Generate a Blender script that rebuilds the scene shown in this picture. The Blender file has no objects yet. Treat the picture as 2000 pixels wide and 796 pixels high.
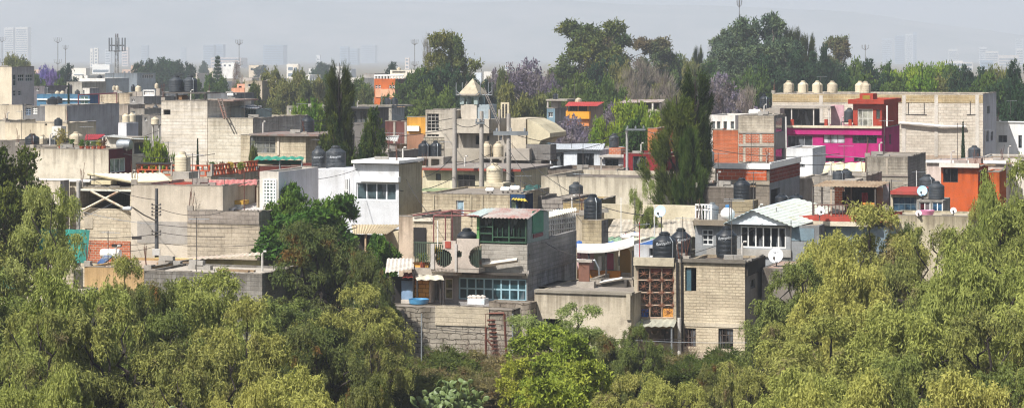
import bpy, math, random
import numpy as np
from mathutils import Vector, Matrix
R = math.radians
C = bpy.context.scene.collection
SC = bpy.context.scene
rnd = random.Random(7)

# ---------------------------------------------------------------- camera, sky, sun, exposure
F, HZ, H = 4500.0, 110.0, 14.5          # focal length in photo pixels, horizon row, eye height
cam = bpy.data.objects.new('camera', bpy.data.cameras.new('camera'))
C.objects.link(cam); SC.camera = cam
cam.location = (0, 0, H); cam.rotation_euler = (R(90), 0, 0)
cam.data.sensor_width = 36; cam.data.lens = 36 * F / 2000
cam.data.shift_y = -(398 - HZ) / 2000
cam.data.clip_start = 0.5; cam.data.clip_end = 40000

SUN_EL, SUN_HX, SUN_HY = 50.0, .688, .725          # light travels to +x (right) and +y (away)
wd = bpy.data.worlds.new("World"); SC.world = wd; wd.use_nodes = True
nt = wd.node_tree; nt.nodes.clear()
sky = nt.nodes.new('ShaderNodeTexSky'); sky.sky_type = 'NISHITA'; sky.sun_disc = False
sky.sun_elevation = R(SUN_EL); sky.sun_rotation = math.atan2(-SUN_HX, -SUN_HY)
sky.air_density = 1.0; sky.dust_density = 2.5; sky.ozone_density = 1.0
bg = nt.nodes.new('ShaderNodeBackground'); bg.inputs[1].default_value = 0.070
wo = nt.nodes.new('ShaderNodeOutputWorld')
nt.links.new(sky.outputs[0], bg.inputs[0]); nt.links.new(bg.outputs[0], wo.inputs[0])
sl = bpy.data.lights.new('sun', 'SUN'); sl.energy = 4.9; sl.angle = R(.5); sl.color = (1, .955, .90)
so = bpy.data.objects.new('sun', sl); C.objects.link(so)
_d = Vector((SUN_HX * math.cos(R(SUN_EL)), SUN_HY * math.cos(R(SUN_EL)), -math.sin(R(SUN_EL))))
so.rotation_euler = _d.to_track_quat('-Z', 'Y').to_euler(); so.location = (-40, -40, 90)
vs = SC.view_settings; vs.view_transform = 'Standard'; vs.look = 'None'; vs.gamma = 1; vs.use_curve_mapping = False
vs.exposure = 0.80
cy = SC.cycles
cy.max_bounces = 5; cy.diffuse_bounces = 3; cy.glossy_bounces = 2; cy.transmission_bounces = 3; cy.transparent_max_bounces = 6
cy.filter_width = 1.2; cy.volume_bounces = 1; cy.use_denoising = True; cy.sample_clamp_indirect = 4
cy.use_adaptive_sampling = True; cy.adaptive_threshold = 0.03
HAZE_DENSITY, HAZE_COLOR = 0.00039, (.63, .695, .785)

# ---------------------------------------------------------------- materials
def lin(h, k=1.0):
    if isinstance(h, str):
        h = h.lstrip('#'); v = [int(h[i:i+2], 16) / 255 for i in (0, 2, 4)]
        v = [(c / 12.92 if c <= .04045 else ((c + .055) / 1.055) ** 2.4) * k for c in v]
    else: v = [c * k for c in h]
    return (*v, 1)
class NT:
    def __init__(s, name):
        s.m = bpy.data.materials.new(name); s.m.use_nodes = True
        s.t = s.m.node_tree; s.t.nodes.clear()
        s.out = s.n('ShaderNodeOutputMaterial')
    def n(s, t, **kw):
        x = s.t.nodes.new(t)
        for k, v in kw.items():
            if k.startswith('i_'): x.inputs[k[2:].replace('_', ' ')].default_value = v
            else: setattr(x, k, v)
        return x
    def l(s, a, b): s.t.links.new(a, b)
    def mix(s, fac, a, b, mode='MIX'):
        x = s.n('ShaderNodeMix', data_type='RGBA', blend_type=mode)
        for sock, v in ((x.inputs[0], fac), (x.inputs[6], a), (x.inputs[7], b)):
            if hasattr(v, 'links'): s.l(v, sock)
            else: sock.default_value = v
        return x.outputs[2]
    def ramp(s, fac, p0, p1, c0=(0,0,0,1), c1=(1,1,1,1)):
        r = s.n('ShaderNodeValToRGB'); e = r.color_ramp.elements
        e[0].position = p0; e[1].position = p1; e[0].color = c0; e[1].color = c1
        s.l(fac, r.inputs[0]); return r.outputs[0]
    def noise(s, vec, scale, detail=4, rough=.55):
        x = s.n('ShaderNodeTexNoise'); x.inputs['Scale'].default_value = scale
        x.inputs['Detail'].default_value = detail; x.inputs['Roughness'].default_value = rough
        s.l(vec, x.inputs['Vector']); return x.outputs[0]
    def mapv(s, vec, sc):
        x = s.n('ShaderNodeMapping'); x.inputs['Scale'].default_value = sc; s.l(vec, x.inputs[0]); return x.outputs[0]
_mc = {}
AL = 1.0
def tone(col):
    'greyer, sun-bleached version of a muted hex colour; strong paint is only dulled a little'
    v = [int(col[i:i+2], 16)/255 for i in (0, 2, 4)]; g = sum(v)/3; sat = (max(v)-min(v))/max(max(v), .01); m = .26 if sat < .34 else .08
    return ''.join('%02x' % int(255*min(1, max(0, a+(g-a)*m + (.02 if sat < .34 else 0)))) for a in v)
def wall(col, kind='plaster', dirt=.35, k=AL, bw=.40, bh=.20, mortar=None, streak=.5):
    """plaster / block / brick / stone wall in metres, weathered"""
    key = (col, kind, dirt, k, bw, bh, mortar, streak)
    if key in _mc: return _mc[key]
    g = NT('wall_' + kind); tc = g.n('ShaderNodeTexCoord').outputs['Object']
    oi = g.n('ShaderNodeObjectInfo')
    sx = g.n('ShaderNodeSeparateXYZ'); g.l(tc, sx.inputs[0])
    ad = g.n('ShaderNodeMath', operation='ADD'); g.l(sx.outputs[0], ad.inputs[0]); g.l(sx.outputs[1], ad.inputs[1])
    cb = g.n('ShaderNodeCombineXYZ'); g.l(ad.outputs[0], cb.inputs[0]); g.l(sx.outputs[2], cb.inputs[1])
    off = g.n('ShaderNodeVectorMath', operation='ADD'); g.l(tc, off.inputs[0]); g.l(oi.outputs['Location'], off.inputs[1])
    P = off.outputs[0]
    col0 = col; col = tone(col); mortar = tone(mortar) if mortar else None
    base = lin(col, k); bump = None
    c = base
    if kind in ('block', 'brick', 'stone'):
        b = g.n('ShaderNodeTexBrick'); vec = cb.outputs[0]
        if kind == 'stone':
            wv = g.n('ShaderNodeVectorMath', operation='MULTIPLY_ADD')
            nz = g.n('ShaderNodeTexNoise'); nz.inputs['Scale'].default_value = 2.5; g.l(cb.outputs[0], nz.inputs['Vector'])
            g.l(nz.outputs[1], wv.inputs[0]); wv.inputs[1].default_value = (.35, .25, 0); g.l(cb.outputs[0], wv.inputs[2]); vec = wv.outputs[0]
        g.l(vec, b.inputs['Vector']); b.inputs['Scale'].default_value = 1
        b.inputs['Brick Width'].default_value = bw; b.inputs['Row Height'].default_value = bh
        b.inputs['Mortar Size'].default_value = .022 if kind != 'brick' else .018; b.inputs['Mortar Smooth'].default_value = .3
        b.inputs['Color1'].default_value = lin(col, k * 1.04); b.inputs['Color2'].default_value = lin(col, k * .90)
        b.inputs['Mortar'].default_value = lin(mortar, k) if mortar else lin(col, k * .70)
        c = b.outputs[0]; bump = b.outputs[1]
        sm_ = g.n('ShaderNodeMath', operation='MULTIPLY'); sm_.inputs[1].default_value = .75 if kind == 'block' else .25   # cement smeared over the joints
        g.l(g.ramp(g.noise(P, .8, 5, .65), .44, .58), sm_.inputs[0]); c = g.mix(sm_.outputs[0], c, lin(col, k * .97))
        cz = g.n('ShaderNodeTexNoise'); cz.inputs['Scale'].default_value = 1.0; cz.inputs['Detail'].default_value = 2; g.l(g.mapv(P, (.6, .6, 4.5)), cz.inputs['Vector'])
        c = g.mix(.35, c, g.ramp(cz.outputs[0], .35, .65, (.36, .36, .36, 1), (.66, .66, .66, 1)), 'OVERLAY')
    n1 = g.noise(P, .45, 5, .6)
    c = g.mix(g.ramp(n1, .35, .7), c, g.mix(1.0, c, (.74, .73, .71, 1), 'MULTIPLY'))
    n2 = g.noise(g.mapv(P, (1.6, 1.6, .22)), 1.3, 5, .65)
    sm = g.n('ShaderNodeMath', operation='MULTIPLY'); sm.inputs[1].default_value = streak
    g.l(g.ramp(n2, .5, .72), sm.inputs[0])
    c = g.mix(sm.outputs[0], c, g.mix(1.0, c, (.58, .56, .53, 1), 'MULTIPLY'))
    # soot drips running down from the parapet (the wall object carries its own top height)
    at = g.n('ShaderNodeAttribute', attribute_type='OBJECT', attribute_name='top'); zt_ = g.n('ShaderNodeMath', operation='SUBTRACT'); g.l(sx.outputs[2], zt_.inputs[0]); g.l(at.outputs['Fac'], zt_.inputs[1])
    m1 = g.n('ShaderNodeMapRange'); g.l(zt_.outputs[0], m1.inputs[0]); m1.inputs[1].default_value = -1.5; m1.inputs[2].default_value = 0
    on = g.n('ShaderNodeMath', operation='GREATER_THAN'); g.l(at.outputs['Fac'], on.inputs[0]); on.inputs[1].default_value = .1
    m2 = g.n('ShaderNodeMath', operation='MULTIPLY'); g.l(m1.outputs[0], m2.inputs[0]); g.l(on.outputs[0], m2.inputs[1])
    nd = g.noise(g.mapv(P, (3.2, 3.2, .10)), 1.0, 4, .7); m3 = g.n('ShaderNodeMath', operation='ADD'); g.l(nd, m3.inputs[0]); m5 = g.n('ShaderNodeMath', operation='MULTIPLY'); g.l(m2.outputs[0], m5.inputs[0]); m5.inputs[1].default_value = .38; g.l(m5.outputs[0], m3.inputs[1])
    m4 = g.n('ShaderNodeMath', operation='MULTIPLY'); g.l(g.ramp(m3.outputs[0], .66, .92), m4.inputs[0]); m4.inputs[1].default_value = .25+dirt*1.2
    c = g.mix(m4.outputs[0], c, g.mix(1.0, c, (.40, .38, .36, 1), 'MULTIPLY'))
    n3 = g.noise(P, 2.3, 6, .7)
    dm = g.n('ShaderNodeMath', operation='MULTIPLY'); dm.inputs[1].default_value = dirt
    g.l(g.ramp(n3, .48, .75), dm.inputs[0])
    c = g.mix(dm.outputs[0], c, lin('6a6258', .8))
    n4 = g.noise(P, 14, 3, .6)
    c = g.mix(.22, c, g.ramp(n4, .3, .7, (.35, .35, .35, 1), (.75, .75, .75, 1)), 'OVERLAY')
    p = g.n('ShaderNodeBsdfDiffuse'); g.l(c, p.inputs[0])
    bp = g.n('ShaderNodeBump'); bp.inputs['Strength'].default_value = .5; bp.inputs['Distance'].default_value = .03
    if bump is not None:
        iv = g.n('ShaderNodeMath', operation='SUBTRACT'); g.l(n4, iv.inputs[0]); g.l(bump, iv.inputs[1]); g.l(iv.outputs[0], bp.inputs['Height'])
    else: g.l(n4, bp.inputs['Height'])
    g.l(bp.outputs[0], p.inputs['Normal'])
    g.l(p.outputs[0], g.out.inputs[0]); _mc[key] = g.m; return g.m
def paint(col, rough=.6, metal=0.0, k=AL, var=.25, scale=1.5, name='paint'):
    key = ('p', col, rough, metal, k, var, scale)
    if key in _mc: return _mc[key]
    g = NT(name); tc = g.n('ShaderNodeTexCoord').outputs['Object']
    oi = g.n('ShaderNodeObjectInfo')
    off = g.n('ShaderNodeVectorMath', operation='ADD'); g.l(tc, off.inputs[0]); g.l(oi.outputs['Location'], off.inputs[1])
    n1 = g.noise(off.outputs[0], scale, 6, .65)
    c = g.mix(g.ramp(n1, .4, .72), lin(col, k), lin(col, k * (1 - var * 1.6)))
    p = g.n('ShaderNodeBsdfPrincipled'); g.l(c, p.inputs['Base Color'])
    p.inputs['Roughness'].default_value = rough; p.inputs['Metallic'].default_value = metal
    g.l(p.outputs[0], g.out.inputs[0]); _mc[key] = g.m; return g.m
def rust(col, rcol='7a4028', amt=.5, rough=.75, k=AL, sc=1.2):
    key = ('r', col, rcol, amt, rough, k, sc)
    if key in _mc: return _mc[key]
    g = NT('weathered_sheet'); tc = g.n('ShaderNodeTexCoord').outputs['Object']
    n1 = g.noise(tc, sc, 6, .7); n2 = g.noise(tc, sc * 6, 4, .6)
    c = g.mix(g.ramp(n1, .6 - amt * .3, .75 - amt * .1), lin(col, k), lin(rcol, k))
    c = g.mix(.3, c, g.ramp(n2, .3, .7, (.3, .3, .3, 1), (.75, .75, .75, 1)), 'OVERLAY')
    p = g.n('ShaderNodeBsdfPrincipled'); g.l(c, p.inputs['Base Color']); p.inputs['Roughness'].default_value = rough
    g.l(p.outputs[0], g.out.inputs[0]); _mc[key] = g.m; return g.m
def glass(col='1c2226', rough=.12):
    key = ('g', col, rough)
    if key in _mc: return _mc[key]
    g = NT('window_glass'); tc = g.n('ShaderNodeTexCoord').outputs['Object']
    oi = g.n('ShaderNodeObjectInfo')
    off = g.n('ShaderNodeVectorMath', operation='ADD'); g.l(tc, off.inputs[0]); g.l(oi.outputs['Location'], off.inputs[1])
    n = g.noise(off.outputs[0], 1.7, 4, .6); c = g.mix(g.ramp(n, .45, .6), lin(col, .9), lin(col, .3))
    n = g.noise(g.mapv(off.outputs[0], (1, 1, .25)), 2.4, 3, .5); cm_ = g.n('ShaderNodeMath', operation='MULTIPLY'); g.l(g.ramp(n, .56, .60), cm_.inputs[0]); cm_.inputs[1].default_value = .45
    c = g.mix(cm_.outputs[0], c, lin('8c9094', .8))
    p = g.n('ShaderNodeBsdfPrincipled'); g.l(c, p.inputs['Base Color']); p.inputs['Roughness'].default_value = rough
    g.l(p.outputs[0], g.out.inputs[0]); _mc[key] = g.m; return g.m
def leafmat(c1, c2, c3, dry=None, trans=.35, sc=.55):
    key = ('l', c1, c2, c3, dry, trans, sc)
    if key in _mc: return _mc[key]
    g = NT('foliage'); geo = g.n('ShaderNodeNewGeometry'); tc = g.n('ShaderNodeTexCoord').outputs['Object']
    oi = g.n('ShaderNodeObjectInfo')
    off = g.n('ShaderNodeVectorMath', operation='ADD'); g.l(tc, off.inputs[0]); g.l(oi.outputs['Location'], off.inputs[1])
    c = g.mix(geo.outputs['Random Per Island'], lin(c1), lin(c2))
    n = g.noise(off.outputs[0], sc, 3, .6)
    c = g.mix(g.ramp(n, .42, .66), c, lin(c3))
    if dry:
        n2 = g.noise(g.mapv(off.outputs[0], (1, 1, 1.3)), sc * .9, 2, .5)
        c = g.mix(g.ramp(n2, .60, .70), c, lin(dry))
    hs = g.n('ShaderNodeHueSaturation')
    mr = g.n('ShaderNodeMapRange'); g.l(oi.outputs['Random'], mr.inputs[0]); mr.inputs[3].default_value = .47; mr.inputs[4].default_value = .515
    mv = g.n('ShaderNodeMapRange'); g.l(oi.outputs['Random'], mv.inputs[0]); mv.inputs[3].default_value = 1.15; mv.inputs[4].default_value = .8
    g.l(mr.outputs[0], hs.inputs['Hue']); g.l(mv.outputs[0], hs.inputs['Value']); g.l(c, hs.inputs['Color'])
    d = g.n('ShaderNodeBsdfDiffuse'); t = g.n('ShaderNodeBsdfTranslucent'); g.l(hs.outputs[0], d.inputs[0]); g.l(hs.outputs[0], t.inputs[0])
    mx = g.n('ShaderNodeMixShader'); mx.inputs[0].default_value = trans; g.l(d.outputs[0], mx.inputs[1]); g.l(t.outputs[0], mx.inputs[2])
    g.l(mx.outputs[0], g.out.inputs[0]); _mc[key] = g.m; return g.m

# ---------------------------------------------------------------- mesh helpers
class MB:
    def __init__(s): s.v = []; s.f = []
    def add(s, vs, fs):
        o = len(s.v); s.v += [tuple(p) for p in vs]; s.f += [tuple(i + o for i in f) for f in fs]; return s
    def hexa(s, p):
        return s.add(p, [(0,3,2,1),(4,5,6,7),(0,1,5,4),(1,2,6,5),(2,3,7,6),(3,0,4,7)])
    def box(s, x0, x1, y0, y1, z0, z1):
        return s.hexa([(x0,y0,z0),(x1,y0,z0),(x1,y1,z0),(x0,y1,z0),(x0,y0,z1),(x1,y0,z1),(x1,y1,z1),(x0,y1,z1)])
    def tube(s, pts, r, n=6, r1=None):
        pts = [Vector(p) for p in pts]; m = len(pts); rings = []
        o = len(s.v)
        for i, p in enumerate(pts):
            d = (pts[min(i+1, m-1)] - pts[max(i-1, 0)])
            d = d.normalized() if d.length > 1e-9 else Vector((0,0,1))
            a = Vector((0,0,1)) if abs(d.z) < .9 else Vector((1,0,0))
            u = d.cross(a).normalized(); w = d.cross(u)
            rr = r if r1 is None else r + (r1 - r) * i / max(1, m-1)
            s.v += [tuple(p + (u*math.cos(2*math.pi*k/n) + w*math.sin(2*math.pi*k/n))*rr) for k in range(n)]
        for i in range(m-1):
            for k in range(n):
                a = o+i*n+k; b = o+i*n+(k+1)%n; s.f.append((a, b, b+n, a+n))
        s.f.append(tuple(o+k for k in range(n-1,-1,-1))); s.f.append(tuple(o+(m-1)*n+k for k in range(n)))
        return s
    def lathe(s, prof, c=(0,0,0), n=20, axis='z'):
        o = len(s.v); m = len(prof)
        for r, z in prof:
            for k in range(n):
                a = 2*math.pi*k/n
                q = (r*math.cos(a), r*math.sin(a), z) if axis == 'z' else ((z, r*math.cos(a), r*math.sin(a)) if axis == 'x' else (r*math.cos(a), z, r*math.sin(a)))
                s.v.append((c[0]+q[0], c[1]+q[1], c[2]+q[2]))
        for i in range(m-1):
            for k in range(n):
                a = o+i*n+k; b = o+i*n+(k+1)%n; s.f.append((a, b, b+n, a+n))
        s.f.append(tuple(o+k for k in range(n-1,-1,-1))); s.f.append(tuple(o+(m-1)*n+k for k in range(n)))
        return s
    def extr(s, poly, y0, y1):
        """polygon in x,z extruded along y"""
        n = len(poly)
        s.add([(x, y0, z) for x, z in poly] + [(x, y1, z) for x, z in poly],
              [tuple(range(n)), tuple(range(2*n-1, n-1, -1))] + [(i, i+n, (i+1)%n+n, (i+1)%n) for i in range(n)]); return s
    def build(s, name, mat, parent=None, smooth=False, loc=None):
        me = bpy.data.meshes.new(name); me.from_pydata(s.v, [], s.f); me.materials.append(mat)
        if smooth:
            me.polygons.foreach_set('use_smooth', [True]*len(me.polygons))
            try: me.set_sharp_from_angle(angle=R(40))
            except Exception: pass
        me.update(); o = bpy.data.objects.new(name, me); C.objects.link(o)
        if parent is not None: o.parent = parent
        if loc is not None: o.location = loc
        return o
def npmesh(name, V, Fq, mat):
    me = bpy.data.meshes.new(name); n = len(V); m = len(Fq); k = Fq.shape[1]
    me.vertices.add(n); me.vertices.foreach_set('co', V.astype(np.float32).ravel())
    me.loops.add(m*k); me.loops.foreach_set('vertex_index', Fq.astype(np.int32).ravel())
    me.polygons.add(m); me.polygons.foreach_set('loop_start', np.arange(0, m*k, k, dtype=np.int32))
    me.polygons.foreach_set('loop_total', np.full(m, k, dtype=np.int32))
    me.materials.append(mat); me.update(calc_edges=True); return me
def tag(o, label=None, cat=None, group=None, kind=None):
    if label: o['label'] = label
    if cat: o['category'] = cat
    if group: o['group'] = group
    if kind: o['kind'] = kind
    elif cat: o['kind'] = 'thing'
    return o
def empty(name, loc=(0,0,0), rz=0.0, **kw):
    o = bpy.data.objects.new(name, None); o.empty_display_size = .2; C.objects.link(o)
    o.location = loc; o.rotation_euler = (0, 0, rz); return tag(o, **kw)
def copy_tree(o, parent=None):
    c = o.copy(); C.objects.link(c)
    if parent is not None: c.parent = parent
    for ch in list(o.children): copy_tree(ch, c)
    return c
def XP(px, Y): return (px - 1000) * Y / F
def ZP(py, Y): return H - (py - HZ) * Y / F
def ground_z(y): return max(0.0, .2 * (62 - y))

def grid_wall(mb, W, z0, z1, holes, mp, dep=.18):
    us = sorted({0.0, W, *[min(max(h[0],0),W) for h in holes], *[min(max(h[1],0),W) for h in holes]})
    zs = sorted({z0, z1, *[min(max(h[2],z0),z1) for h in holes], *[min(max(h[3],z0),z1) for h in holes]})
    for i in range(len(us)-1):
        for j in range(len(zs)-1):
            uc, zc = (us[i]+us[i+1])/2, (zs[j]+zs[j+1])/2
            if us[i+1]-us[i] < 1e-5 or zs[j+1]-zs[j] < 1e-5: continue
            if any(h[0]<uc<h[1] and h[2]<zc<h[3] for h in holes): continue
            mb.add([mp(us[i],0,zs[j]), mp(us[i+1],0,zs[j]), mp(us[i+1],0,zs[j+1]), mp(us[i],0,zs[j+1])], [(0,1,2,3)])
    for a, b, c, d in [h[:4] for h in holes]:
        q = [mp(a,0,c), mp(b,0,c), mp(b,0,d), mp(a,0,d), mp(a,dep,c), mp(b,dep,c), mp(b,dep,d), mp(a,dep,d)]
        mb.add(q, [(0,4,5,1),(1,5,6,2),(2,6,7,3),(3,7,4,0)])

class Fr:
    """a thing standing on its own axes; reads its sizes off photo columns and rows at a chosen depth"""
    def __init__(s, name, label, cat, px, Y, a=-18.0, z0=0.0, group=None):
        s.a = R(a); s.t = (math.cos(s.a), math.sin(s.a)); s.n = (-math.sin(s.a), math.cos(s.a))
        s.X0, s.Y0 = XP(px, Y), Y; s.z0 = z0
        s.root = empty(name, (s.X0, s.Y0, z0), s.a, label=label, cat=cat, group=group)
    def U(s, px, v=0.0):
        k = (px-1000)/F; X = s.X0 + v*s.n[0]; Y = s.Y0 + v*s.n[1]
        return (k*Y - X)/(s.t[0] - k*s.t[1])
    def V(s, px, u):
        k = (px-1000)/F; X = s.X0 + u*s.t[0]; Y = s.Y0 + u*s.t[1]
        return (k*Y - X)/(s.n[0] - k*s.n[1])
    def Yat(s, u, v): return s.Y0 + u*s.t[1] + v*s.n[1]
    def Z(s, py, u=0.0, v=0.0): return ZP(py, s.Yat(u, v)) - s.z0
    def P(s, px, py, v=0.0):
        u = s.U(px, v); return (u, v, s.Z(py, u, v))
    def W(s, u, v, z):
        return (s.X0+u*s.t[0]+v*s.n[0], s.Y0+u*s.t[1]+v*s.n[1], z+s.z0)
    def rect(s, x0, y0, x1, y1, v=0.0):
        u0, u1 = s.U(x0, v), s.U(x1, v); um = (u0+u1)/2
        return u0, u1, s.Z(y1, um, v), s.Z(y0, um, v)
    def box(s, name, mat, x0, y0, x1, y1, v0=0.0, v1=1.0, **kw):
        a, b, c, d = s.rect(x0, y0, x1, y1, v0)
        return MB().box(a, b, v0, v1, c, d).build(name, mat, s.root)
    def bar(s, name, mat, pts, r=.03, n=6, r1=None, smooth=False):
        return MB().tube([s.P(*p) for p in pts], r, n, r1).build(name, mat, s.root, smooth)
    def bars(s, name, mat, lines, r=.03, n=5):
        mb = MB()
        for pts in lines: mb.tube([s.P(*p) for p in pts], r, n)
        return mb.build(name, mat, s.root)

def frame_mb(mb, mp, a, b, c, d, nx, nz, t=.05, dp=.06, v=.0):
    def bx(u0, u1, z0, z1, v0, v1):
        mb.hexa([mp(u0,v0,z0), mp(u1,v0,z0), mp(u1,v1,z0), mp(u0,v1,z0), mp(u0,v0,z1), mp(u1,v0,z1), mp(u1,v1,z1), mp(u0,v1,z1)])
    bx(a, a+t, c, d, v, v+dp); bx(b-t, b, c, d, v, v+dp); bx(a+t, b-t, c, c+t, v, v+dp); bx(a+t, b-t, d-t, d, v, v+dp)
    for i in range(1, nx):
        u = a+(b-a)*i/nx; bx(u-t/2, u+t/2, c+t, d-t, v+.004, v+dp-.004)
    for j in range(1, nz):
        z = c+(d-c)*j/nz; bx(a+t, b-t, z-t/2, z+t/2, v+.008, v+dp-.008)

HOUSES = []
def par_ok(s): return s.par > .04 and 95 < s.Y0 < 240 and 'white' not in s.root.name and s.root['category'] == 'house'
class House(Fr):
    def __init__(s, name, label, x0, x1, top, Y, mat, sx=None, dep=None, cat='house', a=-18.0, par=.25, group=None, roofmat=None, base=0.0, lift=0.0):
        super().__init__(name, label, cat, x0, Y, a, base, group)
        s.Wd = s.U(x1); s.mat = mat; s.top = s.Z(top, s.Wd/2); s.lift = lift
        s.dep = dep if dep else (s.V(sx, s.Wd) if sx else 6.0)
        if s.dep <= .5 or s.dep > 30: print('DEPTH?', name, label, s.dep); s.dep = 6.0
        HOUSES.append(s); s.par = par; s.fh = []; s.sh = []; s.roofmat = roofmat; s.rz = s.top - par; s.wins = []
    def mpf(s, u, v, z): return (u, v, z)
    def mps(s, u, v, z): return (s.Wd - v, u, z)
    def win(s, x0, y0, x1, y1, nx=2, nz=1, fr='e8e8e4', pane='1c2226', name='window', sill=False, side=False, t=.05, rough=.12, open_=False):
        if side:
            a, b = s.V(x0, s.Wd), s.V(x1, s.Wd); um = (a+b)/2
            Ym = s.Yat(s.Wd, um); c, d = ZP(y1, Ym)-s.z0, ZP(y0, Ym)-s.z0; mp = s.mps; lim = s.dep
        else: a, b, c, d = s.rect(x0, y0, x1, y1); mp = s.mpf; lim = s.Wd
        a = max(a, .02); b = min(b, lim-.02); c = max(c, s.lift+.02); d = min(d, s.top-.06)
        if b-a < .08 or d-c < .08: return
        (s.sh if side else s.fh).append((a, b, c, d))
        if open_: return
        mb = MB(); frame_mb(mb, mp, a, b, c, d, nx, nz, min(t, (b-a)*.15), v=.07)
        if sill:
            q = [mp(a-.08,-.07,c-.08), mp(b+.08,-.07,c-.08), mp(b+.08,-.004,c-.08), mp(a-.08,-.004,c-.08)]
            q += [(p[0], p[1], p[2]+.08) for p in q]; mb.hexa(q)
        w = mb.build(name, paint(fr, .5, var=.12), s.root)
        e = .002
        MB().add([mp(a+e,.10,c+e), mp(b-e,.10,c+e), mp(b-e,.10,d-e), mp(a+e,.10,d-e)], [(0,1,2,3)]).build('pane', glass(pane, rough), w)
        return w
    def swin(s, *a, **k): return s.win(*a, side=True, **k)
    def hole(s, x0, y0, x1, y1, side=False): s.win(x0, y0, x1, y1, side=side, open_=True)
    def on(s, px, v, z=None):
        """world point on the roof"""
        return s.W(s.U(px, v), v, s.rz if z is None else z)
    def done(s, smat=None, thick=.16):
        W, D, T, r = s.Wd, s.dep, s.top, s.rz; z0 = s.lift
        mb = MB(); grid_wall(mb, W, z0, T, s.fh, s.mpf)
        mbs = mb if smat is None else MB()
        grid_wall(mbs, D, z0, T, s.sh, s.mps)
        mb.add([(W,D,z0),(0,D,z0),(0,D,T),(W,D,T)], [(0,1,2,3)]); mb.add([(0,D,z0),(0,0,z0),(0,0,T),(0,D,T)], [(0,1,2,3)])
        if z0 > 0: mb.add([(0,0,z0),(W,0,z0),(W,D,z0),(0,D,z0)], [(0,3,2,1)])
        t = thick
        o = [(0,0),(W,0),(W,D),(0,D)]; i = [(t,t),(W-t,t),(W-t,D-t),(t,D-t)]
        V = [(x,y,T) for x,y in o]+[(x,y,T) for x,y in i]+[(x,y,r) for x,y in i]
        Fc = []
        for k in range(4):
            j = (k+1)%4; Fc += [(k,j,4+j,4+k),(4+k,4+j,8+j,8+k)]
        mb.add(V, Fc); w_ = mb.build('wall', s.mat, s.root); w_['top'] = float(T)
        if smat is not None: w_ = mbs.build('side_wall', smat, s.root); w_['top'] = float(T)  # sides get their own tone, often with their shade painted in
        if par_ok(s):
            cp = MB(); x = 0.0; q = random.Random(int(s.X0*10+s.Y0))
            while x < W-.02:
                e = min(W, x+q.uniform(.3, .8)); cp.box(x, e, -.012, .17, T+.001, T+q.choice((.02, .03, .045, .06, .09))); x = e
            x = 0.18
            while x < D-.02:
                e = min(D, x+q.uniform(.3, .8)); cp.box(W-.16, W+.012, x, e, T+.001, T+q.choice((.02, .03, .05, .08))); x = e
            cp.build('coping', wall('8c8478', 'plaster', .6), s.root)
        MB().add([(t+.002,t+.002,r+.002),(W-t-.002,t+.002,r+.002),(W-t-.002,D-t-.002,r+.002),(t+.002,D-t-.002,r+.002)], [(0,1,2,3)]).build('roof', s.roofmat or wall('8d8378', 'plaster', .5), s.root)
        return s

def corrugated(par, name, mat, P, pitch=.18, amp=.025, th=.012, axis=0):
    """P: four local corner points (front-left, front-right, back-right, back-left); ribs run front to back"""
    P = [Vector(p) for p in P]; w = max((P[1]-P[0]).length, (P[2]-P[3]).length); n = max(4, int(w/pitch)*2)
    N = (P[1]-P[0]).cross(P[3]-P[0]).normalized()
    if N.z < 0: N = -N
    V = []
    for j in range(2):
        for i in range(n+1):
            u = i/n; a = P[0].lerp(P[1], u); b = P[3].lerp(P[2], u); p = a if j == 0 else b
            V.append(p + N*(amp if i % 2 else -amp))
    top = len(V); V += [v - N*th for v in V]
    mb = MB(); Fc = []
    for i in range(n):
        Fc += [(i, i+1, n+1+i+1, n+1+i), (top+i, top+n+1+i, top+n+1+i+1, top+i+1), (i, top+i, top+i+1, i+1), (n+1+i, n+2+i, top+n+2+i, top+n+1+i)]
    Fc += [(0, n+1, top+n+1, top), (n, top+n, top+2*n+1, 2*n+1)]
    mb.add(V, Fc); return mb.build(name, mat, par)
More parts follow.
